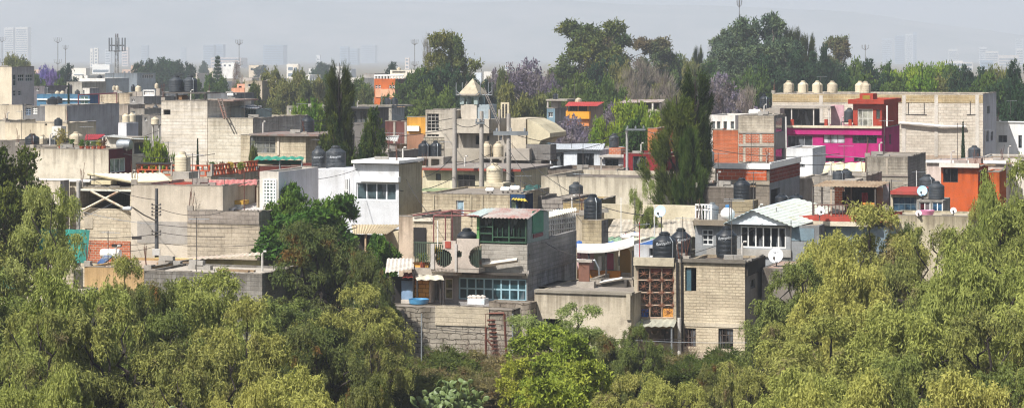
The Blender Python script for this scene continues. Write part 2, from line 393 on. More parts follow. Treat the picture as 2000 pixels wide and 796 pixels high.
# ---------------------------------------------------------------- vegetation generators
def rdir(g, n):
    v = g.normal(size=(n,3)); return v/np.linalg.norm(v, axis=1, keepdims=True)
def leaf_arrays(g, Cn, D, L, Wd):
    n = len(Cn); D = D/np.linalg.norm(D, axis=1, keepdims=True)
    S = np.cross(D, rdir(g, n)); S /= np.linalg.norm(S, axis=1, keepdims=True)+1e-9
    L = np.asarray(L).reshape(-1,1)*np.ones((n,1)); Wd = np.asarray(Wd).reshape(-1,1)*np.ones((n,1))
    V = np.empty((n,4,3)); V[:,0] = Cn; V[:,1] = Cn+D*L*.45+S*Wd/2; V[:,2] = Cn+D*L; V[:,3] = Cn+D*L*.45-S*Wd/2
    return V
def leaf_mesh(name, Vs, mat):
    V = np.concatenate(Vs).reshape(-1,3); Fq = np.arange(len(V)).reshape(-1,4); return npmesh(name, V, Fq, mat)
def lobe_pts(g, lobes, n, nt=None, tr=None):
    """points gathered in many small tufts near the surface of the lobes (x,y,z,r,flat)"""
    L = np.array(lobes, float); w = L[:,3]**2; nt = nt or max(40, n//46); idx = g.choice(len(L), nt, p=w/w.sum())
    d = rdir(g, nt); d[:,2] = np.where(d[:,2] < -.45, -d[:,2], d[:,2])
    rr = L[idx,3]*(.35+.8*g.random(nt)**.8); sc = np.stack([np.ones(nt), np.ones(nt), L[idx,4]], 1)
    T = L[idx,:3]+d*rr[:,None]*sc; tr = tr or float(L[:,3].mean())*.20
    k = g.integers(0, nt, n); size = (.55+.9*g.random(nt))[k][:,None]
    p = T[k]+g.normal(size=(n,3))*tr*size*np.array([1,1,.65])
    dd = d[k]+rdir(g, n)*.6; dd /= np.linalg.norm(dd, axis=1, keepdims=True)
    return p, dd, k
def droopy(g, lobes, n, slen, step, leafL, leafW, out=.5):
    """hanging strands of narrow leaves, as on a pepper tree"""
    p, d, _ = lobe_pts(g, lobes, n, n//40); res = []
    k = max(3, int(slen/step)); life = (k*(.45+.55*g.random(n))).astype(int)
    sway = g.normal(size=(n,3))*.12; pos = p.copy()
    for j in range(k):
        t = j/k; dr = d*np.array([1,1,.35])*out*(1-t)**2 + np.array([0,0,-1.0])*(.15+1.25*t) + sway
        dr /= np.linalg.norm(dr, axis=1, keepdims=True)
        m = life > j
        for sgn in (0, 1):
            ld = dr[m]*.6 + rdir(g, m.sum())*.75 + np.array([0,0,-.25])
            res.append(leaf_arrays(g, pos[m], ld, leafL*(.7+.6*g.random(m.sum())), leafW*(.7+.6*g.random(m.sum()))))
        pos = pos + dr*step
    return res
def bushy(g, lobes, n, leafL, leafW, up=0.0):
    p, d, _ = lobe_pts(g, lobes, n)
    ld = d*.4 + rdir(g, n)*.9 + np.array([0,0,up])
    return [leaf_arrays(g, p, ld, leafL*(.6+.8*g.random(n)), leafW*(.6+.8*g.random(n)))]
def plumes(g, P0, D0, slen, step, leafL, leafW, per=3):
    n = len(P0); k = max(2, int(slen/step)); pos = P0.copy(); D = D0/np.linalg.norm(D0, axis=1, keepdims=True); res = []
    life = (k*(.5+.5*g.random(n))).astype(int)
    for j in range(k):
        m = life > j
        for q in range(per):
            ld = D[m] + rdir(g, m.sum())*.55
            res.append(leaf_arrays(g, pos[m], ld, leafL*(.6+.8*g.random(m.sum())), leafW))
        D = D + rdir(g, n)*.12; D /= np.linalg.norm(D, axis=1, keepdims=True); pos = pos + D*step
    return res
def limb(mb, a, b, r0, r1, g, k=5, wob=.12, n=6):
    a = np.array(a, float); b = np.array(b, float); L = np.linalg.norm(b-a); pts = []
    for i in range(k+1):
        t = i/k; p = a+(b-a)*t; p = p + g.normal(size=3)*wob*L*.25*math.sin(math.pi*t); pts.append(tuple(p))
    mb.tube(pts, r0, n, r1); return pts
BARK = paint('5b4c40', .9, k=.7, var=.3, scale=4, name='bark'); BARKG = paint('857a6c', .9, k=.8, var=.3, scale=4, name='bark')
BARKD = paint('3a3029', .9, k=.6, var=.3, scale=4, name='bark')
PROTO = {}
def make_tree(key, crown_me, trunk_mb, h, w, bark=BARK, name='tree'):
    tr = trunk_mb.build('trunk', bark); tm = tr.data; bpy.data.objects.remove(tr)
    co = np.empty(len(crown_me.vertices)*3, np.float32); crown_me.vertices.foreach_get('co', co); co = co.reshape(-1, 3)
    h = float(np.percentile(co[:,2], 99.3)); w = 2*float(np.percentile(np.abs(co[:,0]), 99.3))
    PROTO[key] = (crown_me, tm, h, w)
def lobes_in(g, n, zc, rxy, rz, r0, r1, flat=.75, lo=.0):
    out = []
    for i in range(n):
        d = rdir(g, 1)[0]; q = g.random()**.4
        out.append((d[0]*rxy*q, d[1]*rxy*q, zc+max(d[2], lo-1+.0)*rz*q, r0+(r1-r0)*g.random(), flat))
    return out
def skel(g, lobes, hfork, r, mb, n=None, fork2=True, k=5):
    """tapered trunk, main limbs, and a branch to each lobe"""
    top = np.array([g.normal()*.15, g.normal()*.15, hfork]); limb(mb, (0,0,-.5), top, r, r*.75, g, 4, .08, 8)
    mains = []
    for i in range(4):
        a = i*math.pi/2+g.random(); z = hfork+(max(l[2] for l in lobes)-hfork)*.45
        rx = np.mean([abs(l[0]) for l in lobes])*.8
        q = np.array([math.cos(a)*rx, math.sin(a)*rx, z]); limb(mb, top, q, r*.75, r*.45, g, 6, .4, 6); mains.append(q)
    for l in lobes[:n]:
        c = np.array(l[:3]); q = min(mains, key=lambda m: np.linalg.norm(m-c)); limb(mb, q, c, r*.36, r*.09, g, k, .45, 5)
def init_trees():
    T = {}
    pep = leafmat('9aa258', '5a6434', '8e9452', '7a7250', trans=.2)
    pepl = leafmat('aab060', '6a7438', 'a0a65c', None, trans=.22)
    pepd = leafmat('8c9454', '485430', '7e8648', '6c6444', trans=.15)
    pepo = leafmat('6a7440', '545f38', '7a7d4c', '7d5a34', trans=.25)
    for i, (key, mat, seed, hh, nl, ns) in enumerate((('pepper_a', pep, 1, 8, 34, 9000), ('pepper_b', pepd, 2, 8, 28, 8600), ('pepper_light', pepl, 3, 7, 26, 8200), ('pepper_dry', pepo, 4, 7, 26, 6400))):
        g = np.random.default_rng(seed); lobes = lobes_in(g, nl+16, hh*.53, 3.1, hh*.40, .55, 1.05, .85)
        lv = droopy(g, lobes, int(ns*1.15), .8, .13, .18, .045)
        mb = MB(); skel(g, lobes, hh*.28, .28, mb); make_tree(key, leaf_mesh('crown', lv, mat), mb, hh, 7.6, BARKD)
    # sparse airy one, sky and walls show through
    g = np.random.default_rng(11); lobes = lobes_in(g, 26, 4.6, 2.4, 2.2, .45, .8, .8)
    mb = MB(); skel(g, lobes, 1.8, .16, mb)
    make_tree('airy', leaf_mesh('crown', droopy(g, lobes, 2300, .9, .13, .15, .045), leafmat('8d9a58', '748546', '9ba868', None, trans=.45)), mb, 7.2, 6.4, BARKD)
    g = np.random.default_rng(12); lobes = lobes_in(g, 22, 3.0, 1.6, 2.0, .4, .75, .9)
    mb = MB(); skel(g, lobes, 1.0, .1, mb)
    make_tree('bright', leaf_mesh('crown', bushy(g, lobes, 10500, .19, .075), leafmat('a0ae48', '4c6024', '929e42', None, trans=.25)), mb, 5.4, 4.4, BARKD)
    # broad dark leafed (avocado like)
    g = np.random.default_rng(13); lobes = lobes_in(g, 30, 5.0, 1.9, 2.9, .45, .85, .9)
    mb = MB(); skel(g, lobes, 1.8, .16, mb)
    make_tree('broadleaf', leaf_mesh('crown', bushy(g, lobes, 16000, .27, .13), leafmat('5c7e38', '3c5a28', '6c8638', None, trans=.35)), mb, 8.2, 5.2)
    # dense evergreen
    for key, seed, cs in (('dense', 14, ('3c4f26', '2c3c20', '66702e')), ('dense_olive', 15, ('5c6630', '454f28', '767836'))):
        g = np.random.default_rng(seed); lobes = lobes_in(g, 40, 5.2, 3.0, 2.9, .7, 1.2, .85)
        mb = MB(); skel(g, lobes, 2, .25, mb)
        make_tree(key, leaf_mesh('crown', bushy(g, lobes, 26000, .26, .12, -.1), leafmat(*cs, None, trans=.3)), mb, 9, 7.6)
    # eucalyptus: separate rounded clumps on long limbs
    for key, seed, cs in (('eucalyptus', 16, ('5a6a3c', '43542f', '7c7c3c')), ('eucalyptus_blue', 17, ('526650', '40523e', '66764e'))):
        g = np.random.default_rng(seed); lobes = []
        for i in range(30):
            a = g.random()*6.28; q = g.random()**.5; z = 7+10.2*g.random(); lobes.append((math.cos(a)*q*(5.6 if z < 14 else 3.9), math.sin(a)*q*4.5, z, 1.1+.8*g.random(), .7))
        mb = MB(); skel(g, lobes, 4.5, .5, mb)
        make_tree(key, leaf_mesh('crown', bushy(g, lobes, 26000, .5, .2, -.3), leafmat(*cs, None, trans=.25, sc=.25)), mb, 18.5, 12.5, BARKG)
    g = np.random.default_rng(41); lobes = []
    for i in range(17):
        a = g.random()*6.28; q = g.random()**.5; z = 9+8*g.random(); lobes.append((math.cos(a)*q*2.6, math.sin(a)*q*2.4, z, .9+.6*g.random(), .75))
    mb = MB(); skel(g, lobes, 7, .3, mb)
    make_tree('eucalyptus_slim', leaf_mesh('crown', bushy(g, lobes, 12000, .45, .18, -.2), leafmat('5c6c44', '425236', '6c6044', None, trans=.2, sc=.25)), mb, 18, 7, BARKG)
    # round far broadleaf trees
    for key, seed, cs in (('round', 18, ('47602e', '354a26', '5f7434')), ('round_light', 19, ('6a8a2c', '54742a', '84982f')), ('round_dark', 20, ('2e4430', '243628', '3c5436')), ('round_olive', 21, ('6b7440', '525c36', '80804a'))):
        g = np.random.default_rng(seed); lobes = lobes_in(g, 30, 5.6, 3.3, 3.2, .9, 1.6, .85)
        mb = MB(); skel(g, lobes, 2, .25, mb)
        make_tree(key, leaf_mesh('crown', bushy(g, lobes, 15000, .42, .2), leafmat(*cs, None, trans=.25, sc=.3)), mb, 9.8, 8.4)
    g = np.random.default_rng(22); lobes = lobes_in(g, 34, 5.6, 3.3, 3.0, .7, 1.4, .85)
    mb = MB(); skel(g, lobes, 2, .22, mb)
    make_tree('jacaranda', leaf_mesh('crown', bushy(g, lobes, 12000, .28, .16), leafmat('8a8092', '746a7c', '847c72', '6b5f58', trans=.35, sc=.5)), mb, 9.4, 8.2, BARKG)
    g2 = np.random.default_rng(23)
    make_tree('jacaranda_vivid', leaf_mesh('crown', bushy(g2, lobes, 13000, .34, .2), leafmat('7b68b0', '665694', '8a7ab8', None, trans=.4, sc=.5)), mb, 9.4, 8.2, BARKG)
    # leafless grey twigs
    g = np.random.default_rng(24); lobes = lobes_in(g, 34, 5.4, 3.0, 3.2, .8, 1.5, .9)
    mb = MB(); skel(g, lobes, 2, .2, mb); p, d, _ = lobe_pts(g, lobes, 7000)
    tw = [leaf_arrays(g, p, d*.5+rdir(g, 7000)*.5+np.array([0,0,.5]), .9*(.4+g.random(7000)), .045)]
    make_tree('bare', leaf_mesh('crown', tw, leafmat('837970', '6a6058', '8f8a76', None, trans=.1, sc=.4)), mb, 9.6, 8.2, BARKG)
    mbs = MB(); skel(g, lobes_in(g, 14, 7, 1.2, 4.0, .3, .5), 3, .14, mbs); p = np.column_stack([g.normal(size=300)*.9, g.normal(size=300)*.9, 4+6*g.random(300)])
    make_tree('snag', leaf_mesh('crown', [leaf_arrays(g, p, rdir(g,300)*.6+np.array([0,0,1]), 1.3, .05)], leafmat('6f665e', '5c534c', '7b736a', None, trans=.1)), mbs, 11.3, 3.4, BARKG)
    # beefwood: upright feathery plumes
    for key, seed, cs, ww in (('casuarina', 25, ('4e602a', '34461c', '6c7c3c'), 1.75), ('casuarina_dark', 26, ('36441f', '26321a', '4c5828'), 1.3)):
        g = np.random.default_rng(seed); nb = 84; m = 76
        z = 1.0+10.2*g.random(nb)**.85; prof = np.interp(z, [1, 3, 6, 9, 11.4], [.3, .75, 1.0, .75, .12] if key == 'casuarina' else [.3, .7, .85, 1.0, .45])*ww
        a = g.random(nb)*6.283; q = prof*(.2+.8*g.random(nb)**.6)*(.7+.65*g.random(nb))
        B = np.column_stack([np.cos(a)*q, np.sin(a)*q, z]); k = np.repeat(np.arange(nb), m); n = nb*m
        P0 = B[k]+g.normal(size=(n,3))*np.array([.13,.13,.28]); D0 = np.column_stack([np.cos(a)*.6, np.sin(a)*.6, .5+.7*g.random(nb)])[k]+rdir(g, n)*.28
        lv = plumes(g, P0, D0, 1.3, .2, .34, .034, 3)
        mb = MB(); limb(mb, (0,0,-.5), (.1,0,12.2), .26, .04, g, 8, .06, 8)
        for i in range(40):
            zz = 2+9.5*g.random(); aa = g.random()*6.28; rr = np.interp(zz, [1,3,6,9,12.4], [.6,1,.95,.7,.15])*ww*.8
            limb(mb, (0,0,zz-.6), (math.cos(aa)*rr, math.sin(aa)*rr, zz+.8), .06, .015, g, 4, .2, 4)
        make_tree(key, leaf_mesh('crown', lv, leafmat(*cs, None, trans=.25, sc=.8)), mb, 13.2, ww*2.1, BARKD)
    # cypress / small conifer / monkey puzzle like tiers
    g = np.random.default_rng(27); n = 5000; z = .3+6.5*g.random(n); q = np.interp(z, [0,1.5,4,7], [.45,.7,.45,.03])*np.sqrt(.3+.7*g.random(n)); a = g.random(n)*6.283
    mb = MB(); limb(mb, (0,0,-.3), (0,0,6.6), .09, .02, g, 4, .02)
    make_tree('cypress', leaf_mesh('crown', [leaf_arrays(g, np.column_stack([np.cos(a)*q, np.sin(a)*q, z]), np.column_stack([np.cos(a)*.25, np.sin(a)*.25, np.ones(n)])+rdir(g,n)*.3, .25, .07)], leafmat('33482c', '263820', '3f5430', None, trans=.15)), mb, 7.0, 1.4)
    g = np.random.default_rng(28); PP = []; DD = []; mb = MB(); limb(mb, (0,0,-.5), (0,0,15.5), .25, .03, g, 6, .01)
    for i, zz in enumerate(np.arange(3, 15.4, .75)):
        rr = np.interp(zz, [3, 6, 15.5], [4.0, 3.6, .3])
        for kk in range(9):
            aa = 6.283*kk/9+i*.4+g.normal()*.15; limb(mb, (0,0,zz), (math.cos(aa)*rr, math.sin(aa)*rr, zz+rr*.12), .05, .015, g, 2, .05, 4)
            for t in np.linspace(.15, 1, 16):
                for q in range(3):
                    PP.append((math.cos(aa)*rr*t, math.sin(aa)*rr*t, zz+rr*.12*t)); DD.append((math.cos(aa)+g.normal()*.8, math.sin(aa)+g.normal()*.8, .35*g.normal()+.2))
    make_tree('tiered_conifer', leaf_mesh('crown', [leaf_arrays(g, np.array(PP), np.array(DD), .75, .16)], leafmat('3a523c', '2c4232', '46603c', None, trans=.15)), mb, 16, 8, BARKD)
    # shrubs
    for key, seed, cs, dr in (('shrub', 30, ('5c6a36', '46542c', '6c783e'), '6a5c44'), ('dry_shrub', 31, ('85805a', '6b6544', '8f8a58'), '7a6248')):
        g = np.random.default_rng(seed); lobes = lobes_in(g, 16, 1.1, 1.0, .75, .28, .5, .85)
        mb = MB()
        for i in range(12):
            l = lobes[i]; limb(mb, (0,0,-.1), l[:3], .03, .008, g, 3, .3, 4)
        p, d, _ = lobe_pts(g, lobes, 900)
        lv = bushy(g, lobes, 9000 if key == 'shrub' else 5200, .14, .045)+[leaf_arrays(g, p, d+np.array([0,0,.6]), .45, .012)]
        make_tree(key, leaf_mesh('foliage', lv, leafmat(*cs, dr, trans=.35, sc=1.2)), mb, 2.2, 2.8)
    g = np.random.default_rng(32); n = 5000; p = np.column_stack([g.normal(size=n)*.9, g.normal(size=n)*.4, np.abs(g.normal(size=n))*.75+.1]); mb = MB()
    for i in range(30): limb(mb, (g.normal()*.9, g.normal()*.3, 0), (g.normal()*1.1, g.normal()*.4, 1.3+g.normal()*.3), .018, .008, g, 4, .6, 4)
    make_tree('dry_creeper', leaf_mesh('foliage', [leaf_arrays(g, p, rdir(g,n)+np.array([0,0,-.2]), .3, .016)], leafmat('6b5348', '54423c', '7d6a5c', None, trans=.15, sc=1.5)), mb, 2.2, 3.4, paint('5d4238', .9, name='bark'))
init_trees()
def tree(key, px, top, Y, wpx, label, cat='tree', name=None, group=None, rot=None, zb=None, fl=None):
    cm, tm, h, w = PROTO[key]; zb = ground_z(Y) if zb is None else zb; ht = ZP(top, Y)-zb
    sz = ht/h; sx = (wpx*Y/F)/w
    nm = name or {'pepper_a':'pepper_tree','pepper_b':'pepper_tree','pepper_light':'pepper_tree','pepper_dry':'pepper_tree','airy':'pepper_tree','eucalyptus':'eucalyptus_tree','eucalyptus_blue':'eucalyptus_tree','eucalyptus_slim':'eucalyptus_tree',
        'jacaranda':'jacaranda_tree','jacaranda_vivid':'jacaranda_tree','casuarina':'casuarina_tree','casuarina_dark':'casuarina_tree','cypress':'cypress_tree','tiered_conifer':'conifer_tree','bare':'bare_tree','snag':'bare_tree',
        'shrub':'shrub','dry_shrub':'shrub','dry_creeper':'creeper'}.get(key, 'broadleaf_tree')
    rt = empty(nm, (XP(px, Y), Y, zb), rnd.random()*6.28 if rot is None else rot, label=label, cat=cat, group=group)
    rt.scale = (sx, sx, sz)
    for mn, me in (('crown' if 'shrub' not in key and 'creeper' not in key else 'foliage', cm), ('trunk' if 'shrub' not in key and 'creeper' not in key else 'stem', tm)):
        o = bpy.data.objects.new(mn, me); C.objects.link(o); o.parent = rt
    return rt

# ---------------------------------------------------------------- rooftop things
BLK = paint('23292f', .42, var=.35, scale=2.2, k=.85, name='black_plastic'); CRM = paint('cfc3a8', .55, var=.12, k=.9, name='cream_plastic')
CRM2 = rust('bdb199', '8a7c66', .45, k=.9, sc=2.0); BLK2 = rust('2a3036', '565a5c', .5, .5, k=.85, sc=2.5)
BLKW = paint('343a40', .6, var=.3, scale=2, name='faded_black_plastic')
WHT = paint('e6e6e2', .5, var=.1, name='white_enamel')
STEEL = paint('5a5550', .6, .2, name='steel'); DRK = paint('2b2725', .7, name='dark_steel'); GALV = paint('9aa0a4', .45, .6, name='galvanised_steel')
CONC = wall('a39a8c', 'plaster', .4); CONCP = wall('b5b0a8', 'plaster', .2)
TEXTS = []
def tank(px, base, w, h, Y, kind, label, zb=None, group='water tanks on the roofs', n=20, text=None, pipe=False, tz=0.0, fit=None):
    """rotomoulded water tank with shoulder, ribs and lid"""
    if fit is not None:   # stands on a house roof: fit = (house, depth behind front)
        x, y, z = fit[0].on(px, fit[1]); Y = y; zb = z+.004
        x = XP(px, Y)
    else:
        x, y = XP(px, Y), Y
        if zb is None: zb = ZP(base, Y)
    r = w*Y/F/2; ht = h*Y/F
    if not text and not pipe and rnd.random() < .4: pipe = True
    if kind == 'cream' and rnd.random() < .5: kind = CRM2
    if kind == 'black' and rnd.random() < .3: kind = BLK2
    mat = {'black': BLK, 'cream': CRM, 'faded': BLKW}[kind] if isinstance(kind, str) else kind
    rt = empty('water_tank', (x, y, zb), rnd.uniform(-.3, .3) if not text else 0, label=label, cat='water tank', group=group)
    pr = [(r*.97, 0)]
    body = ht*.72; k = 5
    for i in range(k):
        z0 = body*i/k; pr += [(r, z0+body*.03), (r, z0+body/k*.8), (r*.985, z0+body/k*.88), (r*.985, z0+body/k*.97)]
    pr += [(r, body), (r*.97, body*1.03), (r*.42, ht*.90), (r*.42, ht*.905)]
    MB().lathe(pr, n=n).build('tank_body', mat, rt, True)
    MB().lathe([(r*.45, ht*.905), (r*.47, ht*.93), (r*.45, ht*.96), (r*.34, ht*.965), (r*.34, ht), (.01, ht+.001)], n=n).build('lid', mat, rt, True)
    if pipe: MB().tube([(r*.6, -r*.85, 0), (r*.62, -r*.87, ht*.7), (r*.4, -r*.5, ht*.86)], .025, 5).build('pipe', GALV if mat in (BLK, BLKW, BLK2) else DRK, rt)
    if text:
        s, dx, zz, sz, tilt = text
        cu = bpy.data.curves.new('lettering', 'FONT'); cu.body = s; cu.size = sz; cu.shear = .35; cu.align_x = 'CENTER'; cu.offset = -.002
        to = bpy.data.objects.new('lettering', cu); C.objects.link(to); bpy.context.view_layer.update()
        me = bpy.data.meshes.new_from_object(to.evaluated_get(bpy.context.evaluated_depsgraph_get())); bpy.data.objects.remove(to)
        for v in me.vertices:
            X, Yt = v.co.x, v.co.y + v.co.x*tilt; an = (X+dx)/(r+.01)-math.pi/2
            v.co = ((r+.012)*math.cos(an), (r+.012)*math.sin(an), zz*ht+Yt)
        me.materials.clear(); me.materials.append(paint('d5dade' if kind != 'cream' else '3a3a3c', .6, var=.05))
        lo = bpy.data.objects.new('lettering', me); C.objects.link(lo); lo.parent = rt
    return rt
def dish(px, py, w, Y, label, col='e4e6e8', az=-25, el=30, zb=None, text=None, arm=.5):
    """offset satellite dish on a bent mast"""
    x, z = XP(px, Y), ZP(py, Y); r = w*Y/F/2
    zb = z-r-arm if zb is None else zb
    rt = empty('satellite_dish', (x, Y, zb), R(az), label=label, cat='satellite dish', group='satellite dishes on the roofs')
    M = Matrix.Translation((0, 0, z-zb)) @ Matrix.Rotation(R(-el), 4, 'X')
    n = 28; V = []; Fc = []
    for side in (0, 1):
        for i, q in enumerate((.02, .35, .7, 1.0)):
            for k in range(n):
                a = 2*math.pi*k/n; V.append(M @ Vector((r*q*math.cos(a), -.16*r*(q*q)-(.0 if side else .02), r*q*1.05*math.sin(a))))
    for side in (0, 1):
        o = side*4*n
        for i in range(3):
            for k in range(n):
                a = o+i*n+k; b = o+i*n+(k+1)%n; Fc.append((a,b,b+n,a+n) if side else (a,a+n,b+n,b))
    for k in range(n): Fc.append((3*n+k, 3*n+(k+1)%n, 7*n+(k+1)%n, 7*n+k))
    MB().add(V, Fc).build('dish', paint(col, .45, var=.1), rt, True)
    f = M @ Vector((0, -r*1.0, -r*.75)); b = M @ Vector((0, -.1*r, -r*.95))
    MB().tube([tuple(b), tuple(f)], .02, 5).box(f.x-.05, f.x+.05, f.y-.06, f.y+.06, f.z-.02, f.z+.1).build('feed_arm', STEEL, rt)
    MB().tube([(0, .12, 0), (0, .14, z-zb-.1), tuple(M @ Vector((0, .02, 0)))], .028, 6).build('mast', STEEL, rt)
    if text:
        cu = bpy.data.curves.new('lettering', 'FONT'); cu.body = text; cu.size = r*.42; cu.align_x = 'CENTER'; cu.offset = 0
        to = bpy.data.objects.new('lettering', cu); C.objects.link(to); bpy.context.view_layer.update()
        me = bpy.data.meshes.new_from_object(to.evaluated_get(bpy.context.evaluated_depsgraph_get())); bpy.data.objects.remove(to)
        for v in me.vertices:
            p = M @ Vector((v.co.x, -.16*r*((v.co.x**2+(v.co.y+r*.25)**2)/r**2)-.035, v.co.y+r*.25)); v.co = p
        me.materials.clear(); me.materials.append(paint('33363c', .6)); lo = bpy.data.objects.new('lettering', me); C.objects.link(lo); lo.parent = rt
    return rt
def gas_tank(px, base, w, Y, label, cap='c8343c', zb=None, a=0):
    """horizontal white gas cylinder with a coloured valve hood"""
    r = w*Y/F*.24; L = w*Y/F/2; zb = ZP(base, Y) if zb is None else zb
    rt = empty('gas_tank', (XP(px, Y), Y, zb), R(a), label=label, cat='gas tank', group='stationary gas tanks on the roofs')
    MB().lathe([(.02,-L), (r*.6,-L*.94), (r*.92,-L*.82), (r,-L*.65), (r,L*.65), (r*.92,L*.82), (r*.6,L*.94), (.02,L)], (0,0,r+.08), 18, 'x').build('cylinder', WHT, rt, True)
    MB().lathe([(r*.42, 0), (r*.42, r*.35), (r*.3, r*.42)], (0,0,2*r+.04), 12).build('valve_cover', paint(cap, .5), rt, True)
    for sx in (-1, 1): MB().box(sx*L*.5-.03, sx*L*.5+.03, -r*.6, r*.6, 0, .14).build('foot', STEEL, rt)
    return rt
def cable(p, q, sag, label, r=.018, cat='cable', name='power_cable', col=None):
    p = Vector(p); q = Vector(q); pts = []
    for i in range(13):
        t = i/12; v = p.lerp(q, t); v.z -= 4*sag*t*(1-t); pts.append(tuple(v))
    o = MB().tube([tuple(Vector(a)-p) for a in pts], r, 4).build(name, col or DRK, None, loc=tuple(p)); tag(o, label, cat, 'cables strung over the roofs'); return o
def wp(px, py, Y): return (XP(px, Y), Y, ZP(py, Y))
# ---------------------------------------------------------------- ground, mountain, haze
HUMP = (XP(250, 61), 61.5)
def build_ground():
    ys = np.concatenate([np.linspace(-60, 90, 70), np.linspace(95, 400, 40), np.geomspace(430, 14500, 40)])
    xs = np.concatenate([-np.geomspace(14000, 160, 22), np.linspace(-140, 140, 60), np.geomspace(160, 14000, 22)])
    g = np.random.default_rng(3)
    V = []; 
    for y in ys:
        for x in xs:
            z = ground_z(y) if y > 0 else 12.4
            z += 3.6*math.exp(-((x-HUMP[0])**2+(y-HUMP[1])**2)/18)
            V.append((x, y, z - .02))
    nx = len(xs); Q = [(j*nx+i, j*nx+i+1, (j+1)*nx+i+1, (j+1)*nx+i) for j in range(len(ys)-1) for i in range(nx-1)]
    G = NT('dry_ground'); tc = G.n('ShaderNodeTexCoord').outputs['Object']
    n1 = G.noise(tc, .12, 6, .6); n2 = G.noise(tc, 1.6, 6, .7)
    c = G.mix(G.ramp(n1, .4, .65), lin('8a7a5e', .8), lin('6d6a42', .7)); c = G.mix(G.ramp(n2, .45, .7), c, lin('4e4535', .7))
    d = G.n('ShaderNodeBsdfDiffuse'); G.l(c, d.inputs[0]); G.l(d.outputs[0], G.out.inputs[0])
    o = bpy.data.objects.new('ground', npmesh('ground', np.array(V), np.array(Q), G.m)); C.objects.link(o); o['kind'] = 'structure'
    # mountain range far behind the city
    V = []; xs = np.linspace(-5200, 5200, 120)
    rows = [(6300, 0.0), (6700, .35), (7100, .8), (7400, 1.0), (8400, .3)]
    for y, q in rows:
        for x in xs:
            k = x/y*F+1000
            hh = np.interp(k, [-800, 0, 500, 1000, 1500, 2000, 2800], [330, 320, 300, 258, 232, 120, 60])
            hh += 14*math.sin(x*.0021)+9*math.sin(x*.0057+1)+5*math.sin(x*.013)
            V.append((x, y, hh*.72*q - (30 if q == 0 else 0)))
    nx = len(xs); Q = [(j*nx+i, j*nx+i+1, (j+1)*nx+i+1, (j+1)*nx+i) for j in range(len(rows)-1) for i in range(nx-1)]
    G = NT('mountain_slope'); tc = G.n('ShaderNodeTexCoord').outputs['Object']; n1 = G.noise(tc, .004, 8, .7)
    c = G.mix(G.ramp(n1, .4, .62), lin('4c5a46', .7), lin('9a938a', .8)); d = G.n('ShaderNodeBsdfDiffuse'); G.l(c, d.inputs[0]); G.l(d.outputs[0], G.out.inputs[0])
    o = bpy.data.objects.new('mountains', npmesh('mountains', np.array(V), np.array(Q), G.m)); C.objects.link(o); o['kind'] = 'structure'
    MBh = MB().box(-15000, 15000, -120, 15500, -25, 380)
    G = NT('haze'); v = G.n('ShaderNodeVolumePrincipled'); v.inputs['Density'].default_value = HAZE_DENSITY
    v.inputs['Color'].default_value = (*HAZE_COLOR, 1); v.inputs['Anisotropy'].default_value = 0.0
    G.l(v.outputs[0], G.out.inputs['Volume'])
    h = MBh.build('haze', G.m); h['kind'] = 'stuff'
build_ground()

# ---------------------------------------------------------------- the far city
def far_tower(x0, x1, top, Y, col, label, sx=None, floors=0, wm=None):
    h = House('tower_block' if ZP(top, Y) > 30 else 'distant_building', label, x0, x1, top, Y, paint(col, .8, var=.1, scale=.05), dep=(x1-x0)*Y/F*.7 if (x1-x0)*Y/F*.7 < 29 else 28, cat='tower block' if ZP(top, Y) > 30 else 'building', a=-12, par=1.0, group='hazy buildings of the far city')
    W, T = h.Wd, h.top
    nf = int(T/4)
    for j in range(nf):
        z = 1.5+j*4
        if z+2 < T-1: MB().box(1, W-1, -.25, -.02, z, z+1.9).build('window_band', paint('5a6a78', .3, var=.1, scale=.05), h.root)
    h.done(); return h
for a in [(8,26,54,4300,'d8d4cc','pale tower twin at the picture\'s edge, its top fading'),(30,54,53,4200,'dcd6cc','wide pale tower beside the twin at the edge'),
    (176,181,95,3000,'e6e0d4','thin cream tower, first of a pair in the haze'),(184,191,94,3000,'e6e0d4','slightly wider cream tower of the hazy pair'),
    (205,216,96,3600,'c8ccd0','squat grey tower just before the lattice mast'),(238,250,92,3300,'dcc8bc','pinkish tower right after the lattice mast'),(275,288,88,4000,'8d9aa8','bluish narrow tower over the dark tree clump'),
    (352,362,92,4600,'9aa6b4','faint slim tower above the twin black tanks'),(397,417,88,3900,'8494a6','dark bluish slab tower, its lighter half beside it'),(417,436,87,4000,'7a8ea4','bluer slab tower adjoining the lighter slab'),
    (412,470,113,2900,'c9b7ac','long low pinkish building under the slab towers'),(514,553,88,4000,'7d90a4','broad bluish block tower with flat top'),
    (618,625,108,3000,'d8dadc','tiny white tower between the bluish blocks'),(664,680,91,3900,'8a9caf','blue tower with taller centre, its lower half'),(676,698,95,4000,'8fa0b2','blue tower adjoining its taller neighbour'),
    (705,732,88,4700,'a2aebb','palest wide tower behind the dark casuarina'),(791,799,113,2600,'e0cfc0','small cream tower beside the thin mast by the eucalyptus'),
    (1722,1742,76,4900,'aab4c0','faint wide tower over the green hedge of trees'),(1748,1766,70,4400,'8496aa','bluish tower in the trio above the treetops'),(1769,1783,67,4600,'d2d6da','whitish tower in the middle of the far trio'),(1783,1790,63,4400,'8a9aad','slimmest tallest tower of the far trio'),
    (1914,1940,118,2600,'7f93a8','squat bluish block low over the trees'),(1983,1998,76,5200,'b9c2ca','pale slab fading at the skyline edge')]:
    far_tower(*a)
